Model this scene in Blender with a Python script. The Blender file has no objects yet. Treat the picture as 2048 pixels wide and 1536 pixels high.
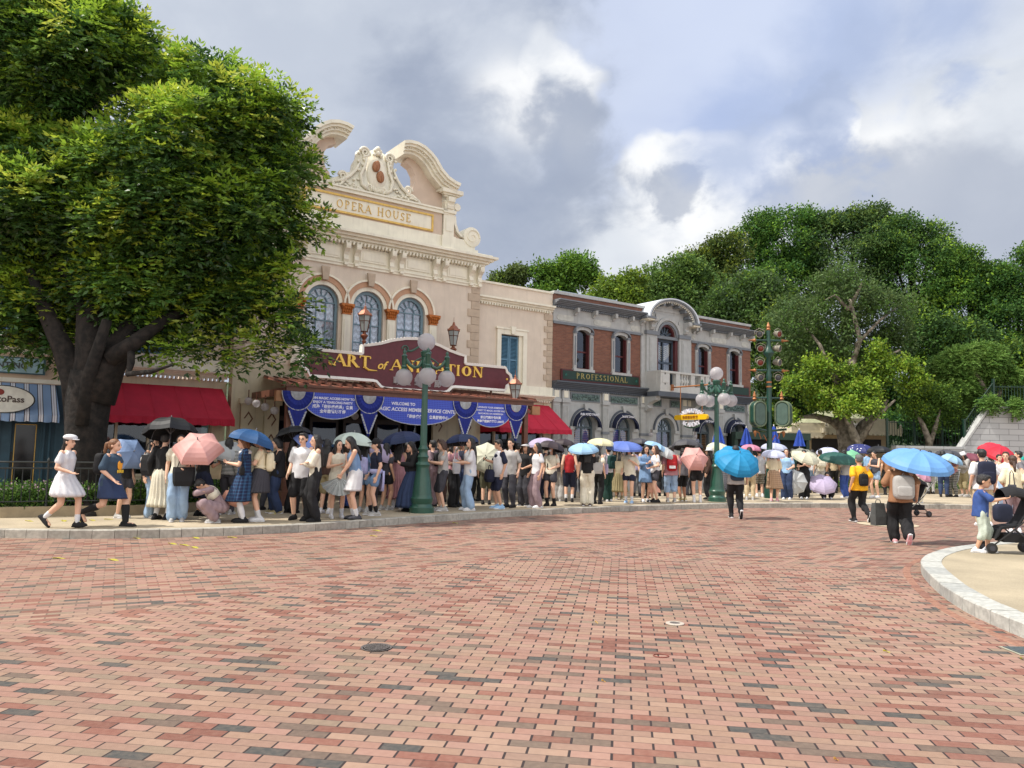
import bpy, bmesh, math, random
import numpy as np
from mathutils import Vector, Matrix
R = math.radians
PI = math.pi
random.seed(7)
rng = np.random.default_rng(7)
S = bpy.context.scene
COL = S.collection
FPX, PITCH, ROLL, HC = 1538.0, R(5.02), R(1.1), 1.58
cam_d = bpy.data.cameras.new('camera')
cam_d.sensor_width = 36.0
cam_d.lens = FPX / 2048 * 36.0
cam_d.clip_end = 2000
cam = bpy.data.objects.new('camera', cam_d)
COL.objects.link(cam)
cam.matrix_world = Matrix.Translation((0, 0, HC)) @ Matrix.Rotation(PI / 2 + PITCH, 4, 'X') @ Matrix.Rotation(ROLL, 4, 'Z')
S.camera = cam
SUN_EL, SUN_AZ = R(56.5), R(257)          # azimuth clockwise from +Y (view direction); sun stands to the left
sdir = Vector((math.sin(SUN_AZ) * math.cos(SUN_EL), math.cos(SUN_AZ) * math.cos(SUN_EL), math.sin(SUN_EL)))
sl = bpy.data.lights.new('sun', 'SUN')
sl.energy = 4.9; sl.angle = R(0.5); sl.color = (1.0, 0.94, 0.85)
so = bpy.data.objects.new('sun', sl); COL.objects.link(so)
so.rotation_euler = sdir.to_track_quat('Z', 'Y').to_euler()
S.view_settings.view_transform = 'Standard'
S.view_settings.look = 'None'
S.view_settings.gamma = 1.0
S.view_settings.exposure = 0.0
S.render.engine = 'CYCLES'
S.cycles.max_bounces = 6
S.cycles.transparent_max_bounces = 8
def s2l(r, g, b): return tuple((v / 255 / 12.92 if v / 255 <= .04045 else ((v / 255 + .055) / 1.055) ** 2.4) for v in (r, g, b))
def ray(px, py):
 a, b = px - 1024, -(py - 768)
 c, s = math.cos(ROLL), math.sin(ROLL)
 x, y = a * c - b * s, a * s + b * c
 cy, sy = math.cos(PITCH), math.sin(PITCH)
 return Vector((x, FPX * cy - y * sy, FPX * sy + y * cy))
def G(px, py, z=0.0):
 r = ray(px, py); k = (z - HC) / r.z
 return Vector((0, 0, HC)) + r * k
def DP(px, py, D):
 r = ray(px, py); return Vector((0, 0, HC)) + r * (D / r.y)
FA = R(90 - 54.7)
fd = Vector((math.cos(FA), math.sin(FA), 0)); fn = Vector((fd.y, -fd.x, 0))
FO = Vector((.0514 * 28, 28, 0))
def W(px, py, out=0.0):
 r = ray(px, py); p0 = FO + fn * out; c = Vector((0, 0, HC))
 p = c + r * ((p0 - c).dot(fn) / r.dot(fn))
 return ((p - FO).dot(fd), p.z)
def fw(t, out, z):
 v = FO + fd * t + fn * out; return Vector((v.x, v.y, z))
world = bpy.data.worlds.new('World'); S.world = world; world.use_nodes = True
wt = world.node_tree; wt.nodes.clear()
def N(t, typ, **kw):
 n = t.nodes.new(typ)
 for k, v in kw.items():
  if k.startswith('i_'):
   n.inputs[int(k[2:]) if k[2:].isdigit() else k[2:]].default_value = v
  else: setattr(n, k, v)
 return n
def L(t, a, b): t.links.new(a, b)
def M(t, op, a, b=None, c=None, clamp=False):
 n = t.nodes.new('ShaderNodeMath'); n.operation = op; n.use_clamp = clamp
 for i, v in enumerate((a, b, c)):
  if v is None: continue
  if isinstance(v, (int, float)): n.inputs[i].default_value = v
  else: t.links.new(v, n.inputs[i])
 return n.outputs[0]
def MIX(t, f, a, b, blend='MIX'):
 n = t.nodes.new('ShaderNodeMix'); n.data_type = 'RGBA'; n.blend_type = blend
 for i, v in ((0, f), (6, a), (7, b)):
  if isinstance(v, (int, float)): n.inputs[i].default_value = v
  elif isinstance(v, tuple): n.inputs[i].default_value = v if len(v) == 4 else v + (1,)
  else: t.links.new(v, n.inputs[i])
 return n.outputs[2]
def SM(t, v, lo, hi):
 n = t.nodes.new('ShaderNodeMapRange'); n.interpolation_type = 'SMOOTHSTEP'
 t.links.new(v, n.inputs[0]); n.inputs[1].default_value = lo; n.inputs[2].default_value = hi
 return n.outputs[0]
tc = N(wt, 'ShaderNodeTexCoord')
sky = N(wt, 'ShaderNodeTexSky'); sky.sky_type = 'NISHITA'; sky.sun_disc = False
sky.sun_elevation = SUN_EL; sky.sun_rotation = SUN_AZ; sky.air_density = 1.0; sky.dust_density = 1.2
dirv = tc.outputs['Generated']
def wnoise(scale, detail, rough, dist=0.0, off=(0, 0, 0), stretch=(1, 1, 1.6)):
 mp = N(wt, 'ShaderNodeMapping'); mp.inputs[1].default_value = off; mp.inputs[3].default_value = stretch
 L(wt, dirv, mp.inputs[0])
 n = N(wt, 'ShaderNodeTexNoise'); n.inputs['Scale'].default_value = scale
 n.inputs['Detail'].default_value = detail; n.inputs['Roughness'].default_value = rough
 n.inputs['Distortion'].default_value = dist
 L(wt, mp.outputs[0], n.inputs['Vector']); return n.outputs['Fac']
n1 = wnoise(2.2, 7, .5, .3, (0, 0, 0), (1, 1, 2.2))
n2 = wnoise(5.0, 7, .55, .2, (3, 1, 2), (1, 1, 1.5))
n3 = wnoise(1.3, 4, .5, 0, (7, 3, 1), (1, 1, 3.2))
nd = wnoise(13, 6, .55, .3, (1, 8, 4), (1, 1, 1.2))
warp = M(wt, 'ADD', M(wt, 'MULTIPLY', M(wt, 'SUBTRACT', n2, .5), .17), M(wt, 'MULTIPLY', M(wt, 'SUBTRACT', nd, .5), .075))
def blob(px, py, rad, soft, amp=1.0):      # a cloud mass round one direction of the sky, radius in radians
 c = ray(px, py).normalized()
 vm = N(wt, 'ShaderNodeVectorMath', operation='DISTANCE'); L(wt, dirv, vm.inputs[0]); vm.inputs[1].default_value = c
 d = M(wt, 'ADD', vm.outputs['Value'], M(wt, 'MULTIPLY', warp, amp * 1.6))
 n = wt.nodes.new('ShaderNodeMapRange'); n.interpolation_type = 'SMOOTHSTEP'
 L(wt, d, n.inputs[0]); n.inputs[1].default_value = rad + soft; n.inputs[2].default_value = rad - soft
 return n.outputs[0]
def U(*bs):
 r = bs[0]
 for b in bs[1:]: r = M(wt, 'MAXIMUM', r, b)
 return r
def over(col, mask, f, c): return MIX(wt, M(wt, 'MULTIPLY', mask, f), col, c)
K = 10.6
def kc(r, g, b): return tuple(v * K for v in s2l(r, g, b)) + (1,)
blue = MIX(wt, .8, sky.outputs[0], kc(138, 163, 220))
c1 = MIX(wt, SM(wt, M(wt, 'ADD', M(wt, 'MULTIPLY', n1, .5), M(wt, 'MULTIPLY', n3, .5)), .36, .6), blue, kc(206, 217, 241))
c1 = over(c1, blob(1230, 90, .15, .12, .6), .8, kc(208, 218, 240))
gc = MIX(wt, SM(wt, n2, .34, .66), kc(154, 166, 190), kc(206, 213, 225))
c1 = over(c1, U(blob(560, 60, .27, .1, .6), blob(820, 330, .23, .05), blob(640, 420, .3, .1), blob(1060, 470, .13, .05), blob(200, 300, .5, .2, .5), blob(1000, 120, .12, .06)), .97, gc)
c1 = over(c1, blob(560, 20, .2, .14, .6), .65, kc(210, 217, 228))
gr = MIX(wt, SM(wt, n2, .34, .66), kc(186, 194, 208), kc(222, 227, 234))
c1 = over(c1, U(blob(2010, 330, .16, .03), blob(1790, 390, .12, .025), blob(2200, 200, .12, .05, .5), blob(2500, 500, .4, .15), blob(1500, 560, .16, .04), blob(1300, 560, .15, .04), blob(1650, 420, .08, .03)), .96, gr)
white = U(blob(1105, 165, .055, .012, .5), blob(1010, 200, .055, .025, .5), blob(1060, 215, .06, .02, .5), blob(1078, 82, .014, .01, .3), blob(1150, 270, .03, .02, .4), blob(1310, 340, .048, .008, .28), blob(1370, 350, .05, .008, .3),
          blob(1430, 345, .045, .008, .3), blob(1490, 375, .03, .008, .3), blob(1560, 350, .05, .008, .3), blob(1500, 410, .06, .03, .5), blob(1620, 345, .03, .01, .3), blob(1690, 262, .022, .01, .4), blob(1780, 300, .05, .04, .5), blob(1360, 430, .07, .04, .5), blob(1640, 400, .05, .03, .5), blob(1900, 240, .03, .03, .4))
c1 = over(c1, white, .93, MIX(wt, SM(wt, nd, .32, .62), kc(222, 227, 235), kc(252, 253, 254)))
c1 = over(c1, U(blob(1130, 320, .075, .03), blob(900, 250, .07, .05), blob(1190, 400, .05, .03), blob(1000, 430, .12, .06), blob(960, 330, .07, .04)), .85, MIX(wt, n2, kc(136, 149, 175), kc(182, 191, 207)))
c1 = over(c1, U(blob(1065, 262, .024, .01, .5), blob(1690, 420, .06, .03), blob(1960, 420, .1, .05), blob(1350, 400, .02, .012)), .75, kc(176, 184, 200))
c1 = over(c1, U(blob(1900, 40, .05, .04, .8), blob(1930, 150, .03, .02, .8), blob(1480, 250, .06, .04, .8), blob(1640, 240, .03, .02), blob(1700, 60, .06, .05, .8)), .5, kc(152, 174, 218))
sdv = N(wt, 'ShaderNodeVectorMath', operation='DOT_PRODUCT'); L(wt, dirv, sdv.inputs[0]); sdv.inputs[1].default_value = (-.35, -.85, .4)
backsky_gain = M(wt, 'ADD', 1.0, M(wt, 'MULTIPLY', SM(wt, sdv.outputs['Value'], -.3, .7), .45))  # unseen sky behind the camera brightened, added to light the shaded facades
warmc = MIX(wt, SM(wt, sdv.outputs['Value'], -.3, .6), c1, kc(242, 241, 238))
vs_ = N(wt, 'ShaderNodeVectorMath', operation='SCALE'); L(wt, warmc, vs_.inputs[0]); L(wt, backsky_gain, vs_.inputs['Scale']); c1 = vs_.outputs[0]
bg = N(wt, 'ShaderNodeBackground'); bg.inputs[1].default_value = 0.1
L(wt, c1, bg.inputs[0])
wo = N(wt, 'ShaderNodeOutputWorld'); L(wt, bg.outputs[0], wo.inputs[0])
MATS = {}
def mat(name, col, rough=.6, var=.12, scale=6, bump=.0, bscale=40, metal=0, spec=.5, coat=0, col2=None, trans=0, streak=0):
 if name in MATS: return MATS[name]
 m = bpy.data.materials.new(name); m.use_nodes = True; t = m.node_tree
 p = t.nodes['Principled BSDF']; p.inputs['Roughness'].default_value = rough
 p.inputs['Metallic'].default_value = metal; p.inputs['Specular IOR Level'].default_value = spec
 p.inputs['Coat Weight'].default_value = coat
 c = N(t, 'ShaderNodeTexCoord'); nz = N(t, 'ShaderNodeTexNoise'); nz.inputs['Scale'].default_value = scale
 nz.inputs['Detail'].default_value = 5; L(t, c.outputs['Object'], nz.inputs['Vector'])
 a = tuple(min(1, v * (1 + var)) for v in col[:3]); b = tuple(v * (1 - var) for v in (col2 or col)[:3])
 cc_ = MIX(t, SM(t, nz.outputs['Fac'], .3, .7), b, a)
 if streak:
  mp = N(t, 'ShaderNodeMapping'); mp.inputs[3].default_value = (5, 5, .5); L(t, c.outputs['Object'], mp.inputs[0]); sn = N(t, 'ShaderNodeTexNoise'); sn.inputs['Scale'].default_value = 1.6; sn.inputs['Detail'].default_value = 7; sn.inputs['Roughness'].default_value = .65
  L(t, mp.outputs[0], sn.inputs['Vector']); cc_ = MIX(t, M(t, 'MULTIPLY', SM(t, sn.outputs['Fac'], .48, .75), streak), cc_, tuple(v * .45 for v in col[:3]))
 L(t, cc_, p.inputs['Base Color'])
 if bump:
  bz = N(t, 'ShaderNodeTexNoise'); bz.inputs['Scale'].default_value = bscale; bz.inputs['Detail'].default_value = 3
  L(t, c.outputs['Object'], bz.inputs['Vector']); bn = N(t, 'ShaderNodeBump'); bn.inputs['Strength'].default_value = bump
  bn.inputs['Distance'].default_value = .02
  L(t, bz.outputs['Fac'], bn.inputs['Height']); L(t, bn.outputs[0], p.inputs['Normal'])
 if trans:
  o = t.nodes['Material Output']; tr = N(t, 'ShaderNodeBsdfTranslucent'); tr.inputs[0].default_value = tuple(col[:3]) + (1,)
  ms = N(t, 'ShaderNodeMixShader'); ms.inputs[0].default_value = trans
  L(t, p.outputs[0], ms.inputs[1]); L(t, tr.outputs[0], ms.inputs[2]); L(t, ms.outputs[0], o.inputs[0])
 MATS[name] = m; return m
def tag(o, label=None, cat=None, group=None, kind=None):
 if label: o['label'] = label
 if cat: o['category'] = cat
 if group: o['group'] = group
 if kind: o['kind'] = kind
 return o
def empty(name, loc, rz=0.0, label=None, cat=None, group=None):
 o = bpy.data.objects.new(name, None); COL.objects.link(o); o.location = loc; o.rotation_euler = (0, 0, rz)
 o.empty_display_size = .2
 return tag(o, label, cat, group)
def axes(d):
 d = Vector(d).normalized(); u = Vector((0, 0, 1)) if abs(d.z) < .95 else Vector((0, 1, 0))
 x = u.cross(d).normalized(); return x, d.cross(x), d
class MB:
 def __init__(s): s.v = []; s.f = []; s.m = []; s.cur = 0; s.T = None
 def add(s, vs, fs, m=None):
  o = len(s.v)
  if s.T is not None: vs = [s.T @ Vector(v) for v in vs]
  s.v += [tuple(v) for v in vs]; s.f += [tuple(i + o for i in f) for f in fs]; s.m += [s.cur if m is None else m] * len(fs)
  return s
 def box(s, x0, x1, y0, y1, z0, z1, m=None):
  return s.add([(x0, y0, z0), (x1, y0, z0), (x1, y1, z0), (x0, y1, z0), (x0, y0, z1), (x1, y0, z1), (x1, y1, z1), (x0, y1, z1)],
              [(3, 2, 1, 0), (4, 5, 6, 7), (0, 1, 5, 4), (1, 2, 6, 5), (2, 3, 7, 6), (3, 0, 4, 7)], m)
 def prism(s, pts, y0, y1, m=None):           # polygon in the x-z plane pushed along y
  n = len(pts)
  a = sum(pts[i][0] * pts[(i + 1) % n][1] - pts[(i + 1) % n][0] * pts[i][1] for i in range(n))
  if a < 0: pts = pts[::-1]
  vs = [(x, y0, z) for x, z in pts] + [(x, y1, z) for x, z in pts]
  return s.add(vs, [tuple(range(n)), tuple(range(2 * n - 1, n - 1, -1))] + [(i, i + n, (i + 1) % n + n, (i + 1) % n) for i in range(n)], m)
 def slab(s, pts, z0, z1, m=None):            # polygon in the x-y plane pushed along z
  n = len(pts)
  a = sum(pts[i][0] * pts[(i + 1) % n][1] - pts[(i + 1) % n][0] * pts[i][1] for i in range(n))
  if a < 0: pts = pts[::-1]
  vs = [(x, y, z0) for x, y in pts] + [(x, y, z1) for x, y in pts]
  return s.add(vs, [tuple(range(n - 1, -1, -1)), tuple(range(n, 2 * n))] + [(i, (i + 1) % n, (i + 1) % n + n, i + n) for i in range(n)], m)
 def loft(s, rings, m=None, cap=True):        # rings: lists of equal length
  n = len(rings[0]); vs = [p for r in rings for p in r]; fs = []
  for k in range(len(rings) - 1):
   for i in range(n):
    j = (i + 1) % n; fs.append((k * n + i, k * n + j, (k + 1) * n + j, (k + 1) * n + i))
  if cap: fs += [tuple(range(n - 1, -1, -1)), tuple(range((len(rings) - 1) * n, len(rings) * n))]
  return s.add(vs, fs, m)
 def tube(s, pts, r, seg=8, m=None, cap=True, flat=1.0):
  rs = r if isinstance(r, (list, tuple)) else [r] * len(pts); rings = []
  pts = [Vector(p) for p in pts]
  px = None
  for i, p in enumerate(pts):
   d = (pts[min(i + 1, len(pts) - 1)] - pts[max(i - 1, 0)])
   if d.length < 1e-6: d = Vector((0, 0, 1))
   if px is None: x, y, d = axes(d)
   else:
    d.normalize(); x = (px - d * px.dot(d)).normalized(); y = d.cross(x)
   px = x
   rings.append([p + (x * math.cos(a) + y * math.sin(a) * flat) * rs[i] for a in [2 * PI * k / seg for k in range(seg)]])
  return s.loft(rings, m, cap)
 def lathe(s, prof, c=(0, 0, 0), seg=16, m=None, ax='z'):
  c = Vector(c); rings = []
  for r, h in prof:
   r = max(r, 1e-4); q = [(r * math.cos(2 * PI * k / seg), r * math.sin(2 * PI * k / seg)) for k in range(seg)]
   if ax == 'z': rings.append([c + Vector((a, b, h)) for a, b in q])
   elif ax == 'y': rings.append([c + Vector((b, h, a)) for a, b in q])
   else: rings.append([c + Vector((h, a, b)) for a, b in q])
  return s.loft(rings, m)
 def ball(s, c, r, seg=16, rg=10, m=None):
  rx, ry, rz = (r, r, r) if isinstance(r, (int, float)) else r; c = Vector(c)
  rings = [[c + Vector((rx * math.sin(a) * math.cos(b), ry * math.sin(a) * math.sin(b), -rz * math.cos(a))) for b in [2 * PI * k / seg for k in range(seg)]]
                 for a in [max(.001, min(PI - .001, PI * i / rg)) for i in range(rg + 1)]]
  return s.loft(rings, m)
 def caps(s, a, b, ra, rb, seg=10, m=None):   # tapered capsule
  a, b = Vector(a), Vector(b); d = b - a
  if d.length < 1e-5: return s.ball(a, ra, seg, 6, m)
  x, y, d = axes(d); ln = (b - a).length; rings = []
  for k in range(4):
   t = PI / 2 * (1 - k / 3.0); rings.append((a - d * ra * math.sin(t), max(ra * math.cos(t), 1e-4)))
  for k in range(4):
   t = PI / 2 * k / 3.0; rings.append((b + d * rb * math.sin(t), max(rb * math.cos(t), 1e-4)))
  return s.loft([[c + (x * math.cos(2 * PI * q / seg) + y * math.sin(2 * PI * q / seg)) * r for q in range(seg)] for c, r in rings], m)
 def archring(s, cx, cz, r0, r1, y0, y1, a0=0, a1=PI, n=18, m=None):
  pts = [(cx + r1 * math.cos(a0 + (a1 - a0) * i / n), cz + r1 * math.sin(a0 + (a1 - a0) * i / n)) for i in range(n + 1)]
  pts += [(cx + r0 * math.cos(a1 + (a0 - a1) * i / n), cz + r0 * math.sin(a1 + (a0 - a1) * i / n)) for i in range(n + 1)]
  return s.prism(pts, y0, y1, m)
 def mesh(s, name, mats, smooth=False):
  me = bpy.data.meshes.new(name); me.from_pydata(s.v, [], s.f)
  for m in (mats if isinstance(mats, (list, tuple)) else [mats]): me.materials.append(m)
  if any(s.m): me.polygons.foreach_set('material_index', s.m)
  if smooth:
   me.polygons.foreach_set('use_smooth', [True] * len(s.f))
   if smooth != 'all':
    try: me.set_sharp_from_angle(angle=R(40))
    except Exception: pass
  me.update(); return me
 def build(s, name, mats, parent=None, smooth=False, loc=None, fix=True, label=None):
  me = s.mesh(name, mats, smooth)
  if fix:
   b = bmesh.new(); b.from_mesh(me); bmesh.ops.recalc_face_normals(b, faces=b.faces[:]); b.to_mesh(me); b.free()
  return link(name, me, parent, loc, label)
def link(name, me, parent=None, loc=None, label=None):
 o = bpy.data.objects.new(name, me); COL.objects.link(o)
 if parent is not None: o.parent = parent
 if loc is not None: o.location = loc
 if label: o['label'] = label
 return o
def copy_tree(o, parent=None):
 c = o.copy(); COL.objects.link(c)
 if parent is not None: c.parent = parent
 for ch in list(o.children): copy_tree(ch, c)
 return c
def arcpts(cx, cz, r, a0, a1, n):
 return [(cx + r * math.cos(a0 + (a1 - a0) * i / n), cz + r * math.sin(a0 + (a1 - a0) * i / n)) for i in range(n + 1)]
def wall_open(mb, x0, x1, z0, z1, y0, y1, ops, m=None):
 """wall slab with openings (xa, xb, za, zb, arch rise); y0 front, y1 back"""
 x = x0
 for xa, xb, za, zb, rise in sorted(ops):
  if xa > x: mb.box(x, xa, y0, y1, z0, z1, m)
  if za > z0: mb.box(xa, xb, y0, y1, z0, za, m)
  if rise <= 0:
   if zb < z1: mb.box(xa, xb, y0, y1, zb, z1, m)
  else:
   hw = (xb - xa) / 2; cx = (xa + xb) / 2; pts = [(xa, zb - rise)]
   pts += [(cx + hw * math.cos(a), zb - rise + rise * math.sin(a)) for a in [PI - PI * i / 14 for i in range(1, 14)]]
   pts += [(xb, zb - rise), (xb, z1), (xa, z1)]
   mb.prism(pts, y0, y1, m)
  x = xb
 if x < x1: mb.box(x, x1, y0, y1, z0, z1, m)
ROM = {  # strokes: (x0,z0,x1,z1,thick) lists of points; serifs: (x,z)
 'A': (.8, [((0.05, 0), (.4, 1), 0), ((.4, 1), (.75, 0), 1), ((.2, .35), (.6, .35), 0)], [(.05, 0), (.75, 0)]),
 'C': (.8, [('arc', .42, .5, .36, .5, 45, 315)], [(.68, .86)]),
 'D': (.8, [((.15, 0), (.15, 1), 1), ('arc', .3, .5, .42, .5, -90, 90), ((.1, 0), (.32, 0), 0), ((.1, 1), (.32, 1), 0)], [(.15, 0), (.15, 1)]),
 'E': (.65, [((.15, 0), (.15, 1), 1), ((.1, 0), (.6, 0), 0), ((.1, .5), (.48, .5), 0), ((.1, 1), (.58, 1), 0), ((.6, 0), (.6, .2), 0), ((.58, 1), (.58, .82), 0)], [(.15, 0), (.15, 1)]),
 'F': (.62, [((.15, 0), (.15, 1), 1), ((.1, .5), (.48, .5), 0), ((.1, 1), (.58, 1), 0), ((.58, 1), (.58, .82), 0)], [(.15, 0), (.15, 1)]),
 'H': (.85, [((.15, 0), (.15, 1), 1), ((.7, 0), (.7, 1), 1), ((.15, .5), (.7, .5), 0)], [(.15, 0), (.15, 1), (.7, 0), (.7, 1)]),
 'I': (.36, [((.18, 0), (.18, 1), 1)], [(.18, 0), (.18, 1)]),
 'L': (.62, [((.15, 0), (.15, 1), 1), ((.1, 0), (.58, 0), 0), ((.58, 0), (.58, .22), 0)], [(.15, 0), (.15, 1)]),
 'M': (1.0, [((.12, 0), (.16, 1), 0), ((.16, 1), (.5, .1), 1), ((.5, .1), (.84, 1), 0), ((.84, 1), (.88, 0), 1)], [(.12, 0), (.88, 0), (.14, 1), (.86, 1)]),
 'N': (.88, [((.14, 0), (.14, 1), 0), ((.14, 1), (.72, 0), 1), ((.72, 0), (.72, 1), 0)], [(.14, 0), (.14, 1), (.72, 1)]),
 'O': (.9, [('arc', .45, .5, .38, .5, 0, 360)], []),
 'P': (.68, [((.15, 0), (.15, 1), 1), ('arc', .3, .75, .28, .25, -90, 90), ((.1, 1), (.3, 1), 0), ((.15, .5), (.3, .5), 0)], [(.15, 0), (.15, 1)]),
 'R': (.78, [((.15, 0), (.15, 1), 1), ('arc', .3, .75, .28, .25, -90, 90), ((.1, 1), (.3, 1), 0), ((.15, .5), (.3, .5), 0), ((.35, .5), (.7, 0), 1)], [(.15, 0), (.15, 1), (.72, 0)]),
 'S': (.62, [('arc', .31, .74, .22, .26, 30, 270), ('arc', .31, .25, .24, .25, 90, -150)], [(.5, .88), (.1, .12)]),
 'T': (.72, [((.36, 0), (.36, 1), 1), ((.02, 1), (.7, 1), 0), ((.02, 1), (.02, .8), 0), ((.7, 1), (.7, .8), 0)], [(.36, 0)]),
 'U': (.85, [((.14, 1), (.14, .35), 1), ('arc', .42, .35, .28, .35, 180, 360), ((.7, .35), (.7, 1), 0)], [(.14, 1), (.7, 1)]),
 'Y': (.78, [((.05, 1), (.39, .48), 1), ((.73, 1), (.39, .48), 0), ((.39, .5), (.39, 0), 1)], [(.05, 1), (.73, 1), (.39, 0)]),
 ' ': (.45, [], []),
}
def roman(mb, text, x, z, h, y0, y1, thick=.13, thin=.06, gap=.12, wide=1.0, m=None):
 """own roman capitals, left end at x, base at z, height h; returns the width"""
 cx = x; q = 0
 for ch in text:
  w, st, sf = ROM[ch]
  def bar(a, b, t):
   nonlocal q
   ax, az, bx, bz = cx + a[0] * h * wide, z + a[1] * h, cx + b[0] * h * wide, z + b[1] * h
   dx, dz = bx - ax, bz - az; l = math.hypot(dx, dz) or 1; nx, nz = -dz / l * t * h / 2, dx / l * t * h / 2
   q += 1; e = (q % 7) * .0004
   mb.prism([(ax + nx, az + nz), (ax - nx, az - nz), (bx - nx, bz - nz), (bx + nx, bz + nz)], y0 - e, y1, m)
  for s_ in st:
   if s_[0] == 'arc':
    _, ax, az, rx, rz, a0, a1 = s_; n = 14; outer, inner = [], []
    for i in range(n + 1):
     a = R(a0 + (a1 - a0) * i / n); t = thin + (thick - thin) * abs(math.cos(a))
     outer.append((cx + (ax + (rx) * math.cos(a)) * h * wide, z + (az + rz * math.sin(a)) * h))
     inner.append((cx + (ax + (rx - t) * math.cos(a)) * h * wide, z + (az + (rz - t) * math.sin(a)) * h))
    q += 1; e = (q % 7) * .0004
    for i in range(n):
     mb.add([(outer[i][0], y0 - e, outer[i][1]), (outer[i + 1][0], y0 - e, outer[i + 1][1]), (inner[i + 1][0], y0 - e, inner[i + 1][1]), (inner[i][0], y0 - e, inner[i][1]),
       (outer[i][0], y1, outer[i][1]), (outer[i + 1][0], y1, outer[i + 1][1]), (inner[i + 1][0], y1, inner[i + 1][1]), (inner[i][0], y1, inner[i][1])],
                           [(0, 1, 2, 3), (0, 4, 5, 1), (2, 6, 7, 3)], m)
   else: bar(s_[0], s_[1], thick if s_[2] else thin)
  for (a, b) in sf: bar((a - .12 / 1, b), (a + .12, b), thin)
  cx += (w + gap) * h * wide
 return cx - x - gap * h * wide
def rwidth(text, h, gap=.12, wide=1.0): return sum((ROM[c][0] + gap) * h * wide for c in text) - gap * h * wide
def textmesh(name, s, size, mt, parent, pos, extrude=.004, bold=0.0, align='CENTER', shear=0.0, spacing=1.0):
 c = bpy.data.curves.new(name, 'FONT'); c.body = s; c.size = size; c.extrude = extrude; c.offset = bold; c.align_x = align
 c.shear = shear; c.space_character = spacing; c.resolution_u = 3
 o = bpy.data.objects.new('tmp', c); COL.objects.link(o)
 dg = bpy.context.evaluated_depsgraph_get(); me = bpy.data.meshes.new_from_object(o.evaluated_get(dg))
 bpy.data.objects.remove(o); me.materials.clear(); me.materials.append(mt)
 me.transform(Matrix.Rotation(PI / 2, 4, 'X'))
 return link(name, me, parent, pos)
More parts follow.
